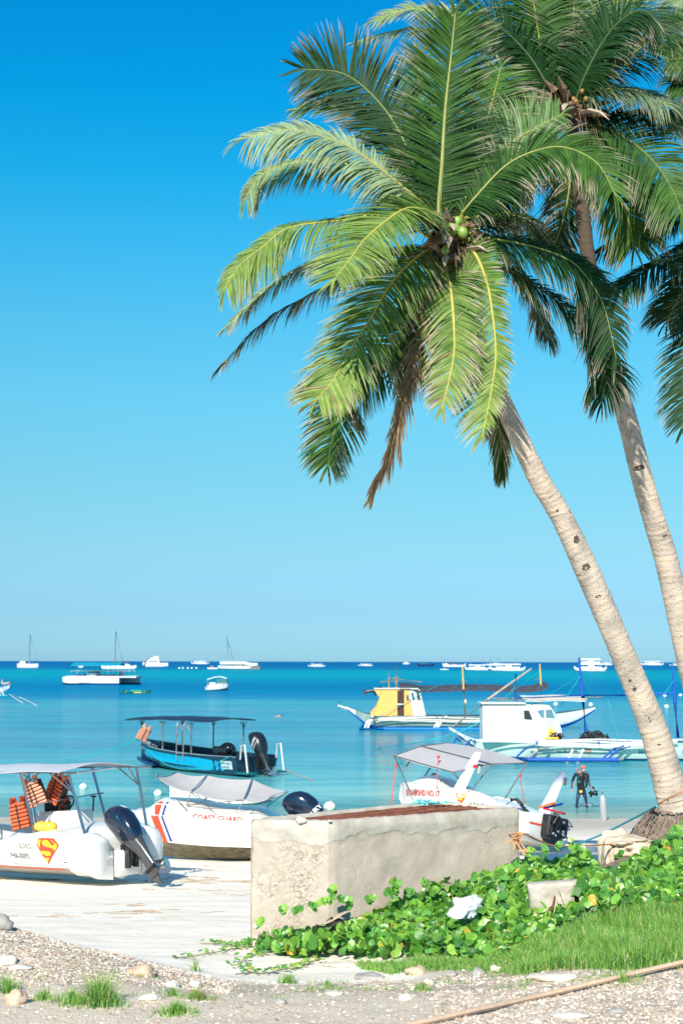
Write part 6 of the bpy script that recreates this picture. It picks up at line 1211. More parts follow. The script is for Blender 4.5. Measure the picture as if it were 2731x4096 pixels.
for k in range(4):                       # rim with broken, knobbly top; inner walls
    _,_,_,top=tops[k]; n_=len(top); V=list(top)
    for r_,zz in ((.5,.014),(1,0.0),(1,-.10)):
        for i in range(n_):
            f=i/(n_-1); q=lc[k].lerp(lc[(k+1)%4],f).lerp(IN[k].lerp(IN[(k+1)%4],f),r_); V.append(Vector((q.x,q.y,zz+.012*noise.noise(q*14)+(-.09*0))))
    b.add(V,[(j*n_+i,j*n_+i+1,(j+1)*n_+i+1,(j+1)*n_+i) for j in range(3) for i in range(n_-1)])
b.add([p+Vector((0,0,-.5)) for p in IN],[(0,1,2,3)])
bxo=b.build('tank_wall',conc,bx,angle=80)
rust=mat('rusty_bar',(.13,.035,.02),.9,var=.5,vs=12,bump=.5,bs=60,c2=(.30,.11,.06)); rnd=random.Random(11)
n_=34; e1=(IN[1]-IN[0]); e2=(IN[2]-IN[1]); d2=e2.normalized()
for k in range(n_):
    f=(k+.5)/n_; p=IN[0].lerp(IN[1],f)+Vector((0,0,-.035+rnd.uniform(-.012,.012))); q=IN[3].lerp(IN[2],f)+Vector((0,0,-.03+rnd.uniform(-.012,.012))); sh=rnd.uniform(-.02,.02)*e1
    p+=sh; b=MB(); P=[p.lerp(q,t)+Vector((0,0,rnd.uniform(-.008,.008)))+e1*rnd.uniform(-.008,.008) for t in np.linspace(0,1,8)]; b.tube(P,.010,6); b.build('rusty_bar',rust,bx)
for f in (.08,.3,.52,.74,.93): b=MB(); b.tube([IN[0].lerp(IN[3],f)+Vector((0,0,-.055)),IN[1].lerp(IN[2],f)+Vector((0,0,-.055))],.010,6); b.build('cross_bar',rust,bx)
# ---------------- stones
def rock_bm(r,seed,sub=3,amp=.35,sq=(1,1,1)):
    b=MB(); n_=8*sub; k_=5*sub; V=[];F=[]
    b.ell((0,0,0),1,n_,k_); out=[]
    for v in b.v:
        p=Vector(v); d=1+amp*noise.noise(p*1.3+Vector((seed*7.1,seed*3.3,seed)))+amp*.4*noise.noise(p*3.1+Vector((seed,seed*5,2)))+amp*.15*noise.noise(p*8+Vector((seed,1,seed)))
        out.append((p.x*d*r*sq[0],p.y*d*r*sq[1],p.z*d*r*sq[2]))
    b.v=out; return b
limest=mat('pale_limestone',(.50,.44,.36),.9,c2=(.68,.62,.53),vs=5,bump=.7,bs=18); greyst=mat('grey_stone',(.25,.24,.22),.9,c2=(.45,.43,.40),vs=7,bump=.6,bs=25); tanst=mat('tan_stone',(.50,.36,.24),.9,c2=(.62,.48,.35),vs=6,bump=.5,bs=25); whst=mat('white_coral_stone',(.55,.50,.43),.9,c2=(.74,.69,.62),vs=6,bump=.6,bs=20)
def rock(lab,sx,sy,r,m_,seed,sq=(1,1,.7),up=.5,cat='stone',group=None,rz=0,amp=.35):
    p=TG(sx,sy); o=rock_bm(r,seed,3,amp,sq).build('stone' if cat=='stone' else 'rock',m_,None,angle=180); o.location=(p.x,p.y,p.z+r*sq[2]*up*.6); o.rotation_euler[2]=rz; return tag(o,lab,cat,group)
rock('round ochre stone at the bottom left corner',64,4018,.075,tanst,1,(1,1,.85),.9); rock('smooth tan stone half buried in the gravel bank',570,3902,.11,tanst,2,(1.1,.8,.6),.4)
rock('flat white stone at the left of the gravel bank',80,3875,.08,whst,3,(1.2,.8,.25),.5); rock('white knobbly stone at the left edge of the gravel bank',28,3860,.08,whst,4,(1.1,.8,.6),.5)
rock('grey boulder tip at the left edge on top of the gravel bank',2,3712,.11,greyst,5,(1,1,.8),.6,cat='rock')
rock('white pebble stone in the gravel, right of the tan one',690,3950,.055,whst,6); rock('pale flat stone below the tan one in the gravel',600,4003,.07,whst,7,(1.2,.8,.4)); rock('small pinkish stone right of centre in the gravel',783,3945,.05,limest,8)
rock('broken pale concrete lump at the foot of the vines',1370,3868,.11,limest,9,(1.5,.9,.35),.4,cat='rock'); rock('grey flat stone below the vines, beside the red scraps',1482,3915,.10,greyst,10,(1.3,.9,.4),.4,cat='rock')
rock('cream stone with eroded holes under the grass edge',1665,3900,.08,tanst,11,(1.2,.9,.7),.4,amp=.7); rock('rounded pale stone right of the holed cream one',1715,3935,.045,limest,12,amp=.6); rock('dark grey stone among the pebbles under the grass',1800,3905,.06,greyst,13,(1.2,1,.6),amp=.6)
rock('pale grey stone in the pebble cluster under the grass',1910,3900,.06,greyst,14,amp=.6); rock('white jagged stone under the grass right of the pebble cluster',1980,3888,.055,limest,15,(1,.8,.7),amp=.7); rock('large flat white slab below the tall grass',2215,3918,.13,limest,16,(1.6,.9,.3),.5,cat='rock')
rock('white stone in the path below the vines',1620,3995,.045,whst,17,(1.2,.8,.6)); rock('dark round pebble on the path',1123,4015,.04,greyst,18); rock('cream stone lying on the path edge',1335,3980,.06,limest,19,(1.2,1,.4)); rock('black stone in the gravel at the bottom right',2465,4060,.055,greyst,20,(1.2,.9,.6)); rock('flat pale stone in the gravel at the bottom right',2280,4070,.08,whst,21,(1.6,.9,.3))
# rock slab with a rusty bar standing in the vines
p=TG(2205,3680); t=thing('concrete_block','pale broken concrete block with a rusty bar, standing upright among the vines','concrete block',p)
b=MB(); g_=[]
q=[(-.24,-.12),(-.21,.30),(-.12,.36),(.05,.37),(.22,.40),(.27,.34),(.24,.16),(.26,-.12)]; b.prism([Vector((x,.0,z)) for x,z in q],(0,.22,0))
V=[];F=[]; N=26
def blk(u,v,y): 
    x0,x1=(-.24+.03*math.sin(v*3),.27-.035*math.sin(v*3.1)); z=-.12+(.47+.04*u)*v; x=x0+(x1-x0)*u; e=min(u,1-u,(1-v)*1.0)*.5; rd=.03*max(0,1-e/.05)**2
    return Vector((x+.012*noise.noise(Vector((u*5,v*5,y*9))),y+(rd+.016*noise.fractal(Vector((u*3,v*3,y*7)),1,2,4))*(1 if y<.1 else -1),z-rd*.3))
b=MB(); fr=[blk(i/N,j/N,0) for j in range(N+1) for i in range(N+1)]; bk=[blk(i/N,j/N,.22) for j in range(N+1) for i in range(N+1)]
b.add(fr+bk,[(j*(N+1)+i,j*(N+1)+i+1,(j+1)*(N+1)+i+1,(j+1)*(N+1)+i) for j in range(N) for i in range(N)]+[tuple((N+1)**2+x for x in ((j+1)*(N+1)+i,(j+1)*(N+1)+i+1,j*(N+1)+i+1,j*(N+1)+i)) for j in range(N) for i in range(N)]+[((N)*(N+1)+i,(N)*(N+1)+i+1,(N+1)**2+(N)*(N+1)+i+1,(N+1)**2+(N)*(N+1)+i) for i in range(N)]+[(j*(N+1)+c_,(j+1)*(N+1)+c_,(N+1)**2+(j+1)*(N+1)+c_,(N+1)**2+j*(N+1)+c_) for j in range(N) for c_ in (0,N)])
b.build('block_body',mat('block_stone',(.36,.32,.27),.95,c2=(.58,.52,.45),vs=6,bump=.8,bs=18),t,angle=180); b=MB(); b.tube([(-.02,-.02,-.06),(.0,-.035,.1),(.03,-.02,.24)],[.011,.011,.008],6); b.build('rusty_bar',rust,t)
# eroded beach rock beside the palm foot
rp=TG(2500,3440,0.0); rp=W(2512,3428,20.4); t=thing('rock','eroded cream beach rock with a dark hollow, left of the palm root foot','rock',Vector((rp.x,rp.y,rp.z)))
b=MB()
def lump(c,r,seed,amp=.3):
    q=rock_bm(1,seed,5,amp*1.3); b.add([Vector((v[0]*r[0],v[1]*r[1],v[2]*r[2]))*(1+.07*noise.fractal(Vector(v)*4+Vector((seed,0,0)),1,2,4))+Vector(c) for v in q.v],q.f)
lump((.10,0,.12),(.46,.40,.14),31); lump((.0,.05,.25),(.36,.35,.10),32); lump((-.36,0,-.06),(.10,.25,.34),33,.25); lump((.28,-.08,-.12),(.34,.35,.30),34); lump((.45,.0,-.32),(.55,.5,.25),35); lump((-.1,-.1,-.42),(.75,.5,.20),36); lump((-.15,.35,.0),(.3,.12,.4),37); lump((.75,-.1,-.55),(.5,.4,.22),38); lump((-.55,-.15,-.5),(.4,.35,.14),39)
t.scale=(.82,.82,.85); b.build('rock_body',mat('beach_rock',(.42,.34,.24),.95,c2=(.68,.60,.48),vs=4,bump=.9,bs=14),t,angle=180)
# ---------------- loose gravel, grass, vines
rnd=random.Random(21)
def wpoly(pts,h=0): return [TG(x,y,h) for x,y in pts]
def inpoly(P,x,y):
    c=False;j=len(P)-1
    for i in range(len(P)):
        if (P[i].y>y)!=(P[j].y>y) and x<(P[j].x-P[i].x)*(y-P[i].y)/(P[j].y-P[i].y)+P[i].x: c=not c
        j=i
    return c
oct_=[(1,0,0),(0,1,0),(-1,0,0),(0,-1,0),(0,0,1),(0,0,-1)]; of=[(0,1,4),(1,2,4),(2,3,4),(3,0,4),(1,0,5),(2,1,5),(3,2,5),(0,3,5)]
V=[];F=[];CL=[]; cols=[(.63,.55,.45),(.52,.44,.35),(.70,.63,.54),(.40,.35,.30),(.58,.44,.34),(.26,.24,.22),(.76,.71,.64),(.50,.38,.29)]
cnt=0
while cnt<19000:
    y=rnd.uniform(9.6,16.2)**1; x=rnd.uniform(-.27,.27)*y
    ed=float(np.interp(x,[-8,-4,-3,-2.2,-1.5,-.6,.5,1.5,3,8],[16.2,15.0,14.6,14.0,13.2,12.9,13.0,13.2,13.4,14]))+.12*math.sin(x*7)
    if y>ed: continue
    dens=1.0 if (x<-.9 and y>11.7+.2*math.sin(x*3)) else (.85 if (x>.7 and y<11.9-(.9-x)*.2) else .10)
    if y>12.2 and x>.2: dens=.5
    if rnd.random()>dens: continue
    r=min(.018,.0062*math.exp(abs(rnd.gauss(0,.55)))); z=gz(x,y); b0=len(V); c=cols[int(rnd.random()**1.2*8)]; k=rnd.uniform(.75,1.1); cx=math.cos(rnd.uniform(0,6.28)); sx_=math.sin(rnd.uniform(0,6.28)); fl=rnd.uniform(.45,.9)
    for a in oct_:
        j=rnd.uniform(.75,1.2); V.append((x+(a[0]*cx-a[1]*sx_)*r*1.3*j,y+(a[0]*sx_+a[1]*cx)*r*j,z+a[2]*r*fl*j+r*.25)); CL.append((c[0]*k,c[1]*k,c[2]*k,1))
    F+=[tuple(i+b0 for i in f) for f in of]; cnt+=1
b=MB(); b.v=V;b.f=F;b.m=[0]*len(F);b.c=CL; tag(b.build('gravel',attr_mat('gravel_stones',.9,0,.2,.1,60),None,smooth=False),kind='stuff')
# grass
grass_m=attr_mat('grass_blade',.55,.35,.3,.1,20)
def blades(name,pts,hh,ww,cols,seed,lab=None,cat=None,kind='stuff',lean=.35,group=None,seg=3,origin=None):
    rnd=random.Random(seed); V=[];F=[];CL=[]
    for (x,y,s_) in pts:
        z=gz(x,y)-.01; h_=hh*s_*rnd.uniform(.5,1.2); a=rnd.uniform(0,6.28); d=Vector((math.cos(a),math.sin(a),0)); wv=Vector((-math.sin(a),math.cos(a),0)) if rnd.random()<.5 else Vector((1,0,0)); ln_=rnd.gauss(0,lean)+.15
        c=cols[int(rnd.random()*len(cols))]; k=rnd.uniform(.75,1.25); b0=len(V)
        for q in range(seg+1):
            f=q/seg; p=Vector((x,y,z))+Vector((0,0,1))*h_*f*(1-.15*f*abs(ln_))+d*h_*ln_*f*f*1.5; w_=ww*(1-f**1.5)*.5+.0003
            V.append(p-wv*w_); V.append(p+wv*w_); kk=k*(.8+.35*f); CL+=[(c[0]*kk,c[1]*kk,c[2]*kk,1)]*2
        F+=[(b0+2*q,b0+2*q+1,b0+2*q+3,b0+2*q+2) for q in range(seg)]
    b=MB(); 
    if origin is not None: V=[v-origin for v in V]
    b.v=[tuple(v) for v in V]; b.f=F; b.m=[0]*len(F); b.c=CL; o=b.build(name,grass_m,None,smooth=False)
    if origin is not None: o.location=origin
    return tag(o,lab,cat,group,kind)
GP=wpoly([(1420,3860),(1560,3900),(1700,3885),(1900,3885),(2050,3900),(2250,3880),(2500,3880),(2900,3850),(3500,3800),(3500,3600),(2900,3640),(2700,3660),(2450,3690),(2250,3735),(2120,3790),(1900,3835),(1700,3835),(1560,3850)],.0)
gx0,gx1=min(p.x for p in GP),max(p.x for p in GP); gy0,gy1=min(p.y for p in GP),max(p.y for p in GP); pts=[]
while len(pts)<60000:
    x,y=rnd.uniform(gx0,gx1),rnd.uniform(gy0,gy1)
    if inpoly(GP,x,y) and (noise.noise(Vector((x*2.2,y*4,9)))>-.38 or rnd.random()<.3):
        e=np.clip((x-1.0)/1.3,.35,1)*(1+.7*noise.noise(Vector((x*3,y*3,0)))+.5*noise.noise(Vector((x*8,y*8,3)))); pts.append((x+rnd.gauss(0,.02),y+rnd.gauss(0,.05),e))
gcol=[(.16,.36,.05),(.22,.45,.07),(.07,.20,.035),(.34,.52,.13),(.14,.35,.09),(.52,.52,.26),(.10,.28,.06)]
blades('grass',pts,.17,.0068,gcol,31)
sp=[]
for k in range(1500):
    x,y=rnd.uniform(-.3,2.6),rnd.uniform(11.9,12.9)
    if noise.noise(Vector((x*2.5,y*3,0)))>.18: sp.append((x,y,.35))
for k in range(1200):
    x,y=rnd.uniform(-2.6,-.2),rnd.uniform(11.2,12.6)
    if noise.noise(Vector((x*3,y*3,4)))>.30: sp.append((x,y,.3))
blades('sparse_grass',sp,.16,.006,gcol,33)
for k,(sx_,sy_,r_,n_,h_,lab) in enumerate(((400,4020,.13,420,.26,'tallest green grass tuft on the gravel bank at bottom left'),(290,4015,.16,260,.12,'low spreading grass tuft just left of the tallest tuft'),(175,4000,.08,110,.12,'small grass tuft left of the low spreading one, near the round ochre stone'),(30,3975,.10,130,.18,'thin yellowing grass tuft at the left edge'),(790,3995,.15,230,.09,'reddish tinged grass tuft right of centre at the gravel foot'),(700,4060,.14,260,.12,'bright green tuft at the lower edge of the gravel, near the middle'),(690,3985,.07,70,.10,'little grass tuft above the bright green one'),(780,3885,.05,30,.2,'lone wispy grass sprig on the white sand by the vine runners'),(1150,3935,.10,120,.12,'green grass tuft on the path below the vine runners'),(1310,3950,.06,60,.08,'tiny grass tuft on the path between the cream stone and the concrete lump'),(1690,3965,.09,130,.09,'short grass tuft below the holed cream stone'),(2110,3900,.12,240,.18,'dense grass clump left of the flat white slab'),(2480,3925,.22,260,.10,'flat yellow-green grass patch below the tall grass at right'))):
    c0=TG(sx_,sy_); P=[]
    for q in range(n_): a=rnd.uniform(0,6.28); rr_=r_*abs(rnd.gauss(0,.55)); P.append((c0.x+math.cos(a)*rr_*1.3,c0.y+math.sin(a)*rr_,max(.4,1-rr_/r_*.5)))
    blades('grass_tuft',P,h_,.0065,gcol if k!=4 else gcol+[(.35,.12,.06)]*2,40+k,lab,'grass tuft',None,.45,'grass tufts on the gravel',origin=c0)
# beach morning glory: piled vines of round notched leaves
vine_m=attr_mat('vine_leaf',.33,.18,.5,.14,12)
VP=wpoly([(985,3800),(1120,3830),(1330,3850),(1480,3850),(1650,3840),(1900,3850),(2060,3820),(2200,3775),(2350,3725),(2600,3690),(2900,3660),(3500,3620),(3500,3400),(2900,3420),(2700,3450),(2500,3500),(2420,3520),(2330,3495),(2240,3475),(2140,3475),(2080,3495)])+[Vector((cR.x+.05,cR.y-.02,0)),Vector((cN.x+.1,cN.y-.02,0)),Vector((cN.x-.02,cN.y-.02,0)),Vector((cL.x+.2,cL.y-.1,0)),Vector((cL.x-.15,cL.y-.25,0))]
def vine_h(x,y):    # height of the pile
    base=.20+.10*math.sin(x*2.1+y)+.08*math.sin(x*4.7-y*2)
    wall=max(0,1-abs((y-oB.y)-(x-oB.x)*.64)/.8) if oB.x-.2<x<cR.x+.3 else 0
    k=np.clip((x+1.3)/1.2,0.15,1); front=np.clip((y-12.9-.12*(x<.8))/.8,.25,1)
    return float((.85*max(.03,base)+.20*wall*np.clip((x+.6)/1.6,0,1))*k*front)
def leaf(V,F,CL,p,n_,up,r,c,fold):
    n_=nrm(n_); u=nrm(up-n_*up.dot(n_)); v=n_.cross(u); b0=len(V)
    pr=[(0,-.45),(.42,-.62),(.88,-.38),(1.0,.12),(.82,.58),(.40,.90),(0,.84)]
    V.append(p-u*r*.35)
    mid=[p-u*r*.38,p+u*r*.2,p+u*r*.80]
    for q in mid: V.append(q)
    for s_ in (1,-1):
        for a,b_ in pr[1:6]: V.append(p+v*(s_*a*r*math.cos(fold))+u*(b_*r)+n_*(abs(a)*r*math.sin(fold)-(.12*r if b_>.5 else 0)))
    CL+= [c]*len(V[b0:])
    for s_,o in ((1,4),(-1,9)):
        q=[(1,o,o+1),(1,o+1,o+2,2),(2,o+2,o+3),(2,o+3,o+4,3)]
        for f in q: f=tuple(b0+i for i in f); F.append(f if s_==1 else f[::-1])
V=[];F=[];CL=[]; cnt=0; vx0,vx1=min(p.x for p in VP),max(p.x for p in VP); vy0,vy1=min(p.y for p in VP),max(p.y for p in VP)
vc=[(.11,.30,.035),(.17,.38,.05),(.07,.22,.03),(.24,.44,.07),(.12,.32,.07),(.04,.14,.025)]
blockp=TG(2205,3700)
while cnt<18500:
    x,y=rnd.uniform(vx0,vx1),rnd.uniform(vy0,vy1)
    if not inpoly(VP,x,y): continue
    h_=vine_h(x,y); dens=np.clip(.35+.8*(x+1.2),.3,1)
    if rnd.random()>dens: continue
    if abs(x-blockp.x)<.30 and blockp.y-.45<y<blockp.y+.25: h_*=.35
    if noise.noise(Vector((x*1.6,y*1.6,7)))<-.42: continue
    f=rnd.random()**.45; z=gz(x,y)+h_*f+.01; r=min(.085,.050*math.exp(rnd.gauss(0,.28)))*(.72 if x<-.7 else 1)*(1.1 if rnd.random()<.2 else 1)
    n_=Vector((rnd.gauss(-.1,.75),rnd.gauss(-.35,.7),rnd.uniform(.1,1.1))); up=Vector((rnd.gauss(0,1),rnd.gauss(-.2,1),rnd.gauss(0,.4)))
    c=vc[int(rnd.random()*6)]; k=rnd.uniform(.8,1.2); c=(c[0]*k,c[1]*k,c[2]*k,1)
    if rnd.random()<.016: c=(.55,.38,.05,1)
    leaf(V,F,CL,Vector((x,y,z)),n_,up,r,c,rnd.uniform(.1,.55)); cnt+=1
# taller sprigs against the wall and strays over the roots
for (sx_,sy_,Y) in ((1325,3590,15.75),(1338,3558,15.8),(1290,3605,15.75),(1365,3600,15.8),(1190,3640,15.7),(1130,3640,15.6),(1255,3628,15.7),(1400,3610,15.9),(1580,3525,16.2),(1587,3545,16.1),(1700,3530,16.4),(1740,3545,16.5),(1480,3590,16),(1560,3570,16.1),(1640,3560,16.3),(1725,3565,16.4),(1040,3685,15.6),(2290,3370,17.6),(2240,3372,17.5),(2175,3385,17.3),(2320,3395,17.8),(2120,3400,17.2),(2480,3410,18.5)):
    for q in range(3): leaf(V,F,CL,W(sx_+rnd.uniform(-12,12),sy_+rnd.uniform(-8,22),Y),Vector((rnd.gauss(0,.5),-.8,rnd.uniform(.2,.9))),Vector((rnd.gauss(0,1),0,1)),rnd.uniform(.045,.062),(*vc[int(rnd.random()*5)],1),.4)
for k in range(170):
    sx_=rnd.uniform(2540,2731); sy_=3230+(2731-sx_)*.95+rnd.uniform(40,230)
    Y=20.2-(sy_-3300)*.006; leaf(V,F,CL,W(sx_,sy_,Y),Vector((rnd.gauss(0,.5),-.8,rnd.uniform(.2,.9))),Vector((rnd.gauss(0,1),0,1)),rnd.uniform(.035,.055),(*vc[int(rnd.random()*5)],1),.3)
# runners on the sand
runs=[[(1010,3790),(940,3800),(860,3815),(760,3835),(700,3840)],[(1040,3820),(985,3840),(960,3870),(1000,3895),(940,3905)],[(1260,3850),(1200,3875),(1130,3885),(1060,3900),(985,3893)],[(1000,3775),(950,3790),(880,3782),(800,3780)]]
rb=MB()
for rn in runs:
    P=[TG(*q)+Vector((0,0,.015)) for q in rn]; C=cr(P,30); rb.tube(C,.005,4)
    for q in C[:26]:
        if rnd.random()<.75:
            for _ in range(2): leaf(V,F,CL,q+Vector((rnd.gauss(0,.05),rnd.gauss(0,.05),.02)),Vector((rnd.gauss(0,.3),-.3,1)),Vector((rnd.gauss(0,1),1,0)),rnd.uniform(.018,.036),(*(vc[int(rnd.random()*5)] if rnd.random()<.8 else (.40,.40,.08)),1),.3)
ro=rb.build('vine_runners',mat('vine_stem',(.30,.20,.10),.7),None); tag(ro,kind='stuff')
b=MB(); b.v=[tuple(v) for v in V]; b.f=F; b.m=[0]*len(F); b.c=CL; vo_=b.build('beach_vines',vine_m,None,smooth=False); tag(vo_,kind='stuff')
# stems inside the pile
b=MB()
for k in range(900):
    x,y=rnd.uniform(vx0,vx1),rnd.uniform(vy0,vy1)
    if inpoly(VP,x,y):
        z=gz(x,y); h_=vine_h(x,y); a=Vector((x,y,z+.01)); b.tube([a,a+Vector((rnd.gauss(0,.05),rnd.gauss(0,.05),h_*.5)),a+Vector((rnd.gauss(0,.1),rnd.gauss(-.03,.06),h_))],.004,4,cap=False)
tag(b.build('vine_stems',mat('vine_stem_green',(.16,.26,.06),.6),None),kind='stuff')
# ---------------- litter in the vines
p=W(1850,3640,14.6); b=MB(); N=14
for ly in range(2):
    q=rock_bm(.115,50+ly,3,.75,(1,.7,.8)); b.add([Vector(v)+Vector((ly*.05,0,ly*.04)) for v in q.v],q.f)
def bagm():
    m=mat('thin_white_plastic',(.70,.76,.82),.35,var=.06,bump=.3,bs=20); return m
o=b.build('plastic_bag',bagm(),None,angle=50); o.location=p; tag(o,'crumpled white plastic bag caught in the green vines','plastic bag')
p=W(1320,3690,15.0); b=MB(); b.tube([Vector((-.12,0,-.08)),Vector((.02,0,-.01)),Vector((.16,.02,-.05))],.07,14); o=b.build('black_pipe',rubber,None); o.location=p; tag(o,'piece of black pipe buried under the vines by the dry leaf scrap','pipe')
b=MB(); b.slab([[Vector((x,y,.03*math.sin(x*14+y*9)+x*.25)) for y in (-.03,.0,.04)] for x in np.linspace(-.17,.2,9)],.006); o=b.build('dry_palm_scrap',mat('dry_scrap',(.52,.38,.27),.8,var=.3,vs=20),None); o.location=W(1345,3668,14.95); tag(o,'torn brown palm sheath scrap lying in the vines','palm scrap')
# bits on the tank
b=MB(); rnd=random.Random(77)
for k in range(26):
    p=Vector((rnd.gauss(0,.09),rnd.gauss(0,.03),.02)); b.tube([p,p+Vector((rnd.gauss(0,.05),rnd.gauss(0,.02),rnd.uniform(0,.05))),p+Vector((rnd.gauss(0,.08),rnd.gauss(-.02,.02),rnd.uniform(-.03,.02)))],.008,5)
o=b.build('frayed_rope',mat('frayed_cyan',(.18,.62,.66),.7),None); o.location=G(1705,3218,ZT+.01); tag(o,'frayed scrap of pale cyan rope on the back rim of the concrete tank','rope')
for sx_,sy_,r_,lab in ((1203,3281,.045,'white pointed stone resting on the rusty bars near the front rim'),(1318,3284,.017,'tiny white stone at the front corner of the concrete tank')):
    b=rock_bm(r_,60,2,.4,(1.3,1,.9)); o=b.build('stone',whst,None,angle=60); o.location=G(sx_,sy_,ZT+.01); tag(o,lab,'stone')
# ---------------- ropes
rope('rope',[MA@Vector((-.30,-.7,.35)),TG(640,3480,.1)+Vector((0,0,.15)),TG(760,3498),TG(900,3508),TG(1005,3510),TG(1100,3512)],.016,mat('mint_rope',(.45,.75,.70),.7),'pale mint rope trailing over the sand from the left speedboat stern',lay=False)
kx=W(2085,3332,17.2)
rope('rope',[W(2030,3340,17.6),kx,W(2150,3360,17.6),W(2230,3385,18.2),W(2420,3378,20),W(2490,3375,20.5)],.012,oranger,'orange rope tied at the tank corner and running right to the rock')
b=MB(); 
for k in range(9): b.tube([kx,kx+Vector((rnd.gauss(-.02,.05),rnd.gauss(0,.03),-rnd.uniform(.02,.1))),kx+Vector((rnd.gauss(-.03,.09),rnd.gauss(0,.05),-rnd.uniform(.1,.28)))],.009,5)
o=b.build('rope_knot',oranger,None); o.location=(0,0,0); tag(o,'frayed orange knot hanging at the right corner of the concrete tank','rope')
tt=W(2625,3224,20.6)
rope('rope',[tt,W(2500,3290,22.5),W(2400,3340,24.5),W(2285,3385,26.5)],.016,cyanr,'bright cyan rope running down left from the palm trunk to the sand')
rope('rope',[W(2760,3150,20.2),W(2700,3178,20.25),W(2640,3212,20.5),W(2600,3250,21.2),W(2570,3290,22.2)],.014,mat('copper_hose',(.45,.20,.10),.5),'copper coloured line wrapped round the palm foot and falling left')
rope('rope',[W(2640,3255,21.3),W(2600,3288,22.6)],.012,mat('dark_line',(.10,.07,.06),.6),'short dark line behind the copper one at the palm foot')
fr_=[TG(1500,4150),TG(1850,4070),TG(2150,4003),TG(2450,3932),TG(2860,3835)]
rope('rope',[Vector((p.x,p.y,gz(p.x,p.y)+.03)) for p in fr_],.022,mat('coir_rope',(.62,.44,.31),.9,var=.15,vs=40),'brown fibre rope crossing the gravel in front at the bottom right',n=60,lay=True)
rope('rope',[G(1320,3136+0,.02),G(1500,3000,.02),W(1800,2955,91.5),W(1875,2952,92)],.03,cyanr,'long slack cyan mooring line left of the white outrigger boat') if False else rope('rope',[G(1512,2990,.03),W(1700,2965,92),W(1840,2925,93.0),W(1925,2885,93.5)],.035,cyanr,'long slack cyan mooring line left of the white outrigger boat')
# seaweed / litter scraps on the sand
b=MB(); rnd=random.Random(5)
for (sx_,sy_,n_) in ((560,3525,10),(700,3518,14),(820,3530,14),(980,3580,6),(280,3672,6),(420,3655,8),(520,3620,4),(700,3650,5),(130,3520,8),(860,3470,5),(640,3560,5)):
    c=TG(sx_,sy_)
    for k in range(n_):
        p=c+Vector((rnd.gauss(0,.5),rnd.gauss(0,.18),0)); a=rnd.gauss(0,.3); l_=rnd.uniform(.1,.45); P=[]
        for f in np.linspace(0,1,5): x=p.x+math.cos(a)*l_*f; y=p.y+math.sin(a)*l_*f+.04*math.sin(f*6+k); P.append((x,y,gz(x,y)+.012))
        b.tube(P,rnd.uniform(.003,.006),4)
tag(b.build('dry_seaweed',mat('dry_weed',(.42,.27,.14),.9,var=.4,vs=5),None),kind='stuff')
# ================================================================ PEOPLE
skin=mat('skin',(.50,.26,.17),.5,var=.06); wets=mat('wetsuit_black',(.012,.014,.02),.35,var=.3,vs=4); wets2=mat('wetsuit_navy',(.015,.02,.07),.35,var=.3,vs=4)
def body(parent, J, E_, mats, assign, name='body', sub=2):
    keys=list(J); me=bpy.data.meshes.new(name); me.from_pydata([J[k][0] for k in keys],[(keys.index(a),keys.index(c_)) for a,c_ in E_],[])
    o=bpy.data.objects.new(name,me); col.objects.link(o); sm=o.modifiers.new('s','SKIN'); sl=me.skin_vertices.new() if False else None
    import bmesh
    bm=bmesh.new(); bm.from_mesh(me); lay=bm.verts.layers.skin.verify()
    for i,v in enumerate(bm.verts):
        r=J[keys[i]][1]; v[lay].radius=(r,r) if not hasattr(r,'__len__') else r
        v[lay].use_root=(keys[i]=='pelvis')
    bm.to_mesh(me); bm.free()
    sb=o.modifiers.new('u','SUBSURF'); sb.levels=sub; sb.render_levels=sub; sm.use_smooth_shade=True
    m2=bpy.data.meshes.new_from_object(o.evaluated_get(dg())); bpy.data.objects.remove(o)
    m2.materials.clear()
    for q in mats: m2.materials.append(q)
    for p in m2.polygons: p.material_index=assign(p.center); p.use_smooth=True
    r=bpy.data.objects.new(name,m2); col.objects.link(r); r.parent=parent; return r
V3=lambda x,y,z: Vector((x,y,z))
def fingers(J,E_,hand,wrist,d,side,tag_,s_=1.0):
    d=nrm(d); sd_=nrm(side); J['palm'+tag_]=(hand,.036*s_); E_.append((wrist,'palm'+tag_))
    for k in range(4):
        a=hand+sd_*(.034*(k-1.5))*s_+d*.03; L_=(.055,.065,.06,.045)[k]*s_
        n0='f%s%d'%(tag_,k); J[n0]=(a,.010*s_); J[n0+'b']=(a+d*L_*.6+sd_*.004*(k-1.5),.009*s_); J[n0+'c']=(a+d*L_+Vector((0,-.02,0)),.008*s_); E_+= [('palm'+tag_,n0),(n0,n0+'b'),(n0+'b',n0+'c')]
    t0='t'+tag_; J[t0]=(hand+sd_*-.05*s_+d*.01,.012*s_); J[t0+'b']=(hand+sd_*-.065*s_+d*.045,.010*s_); E_+= [('palm'+tag_,t0),(t0,t0+'b')]
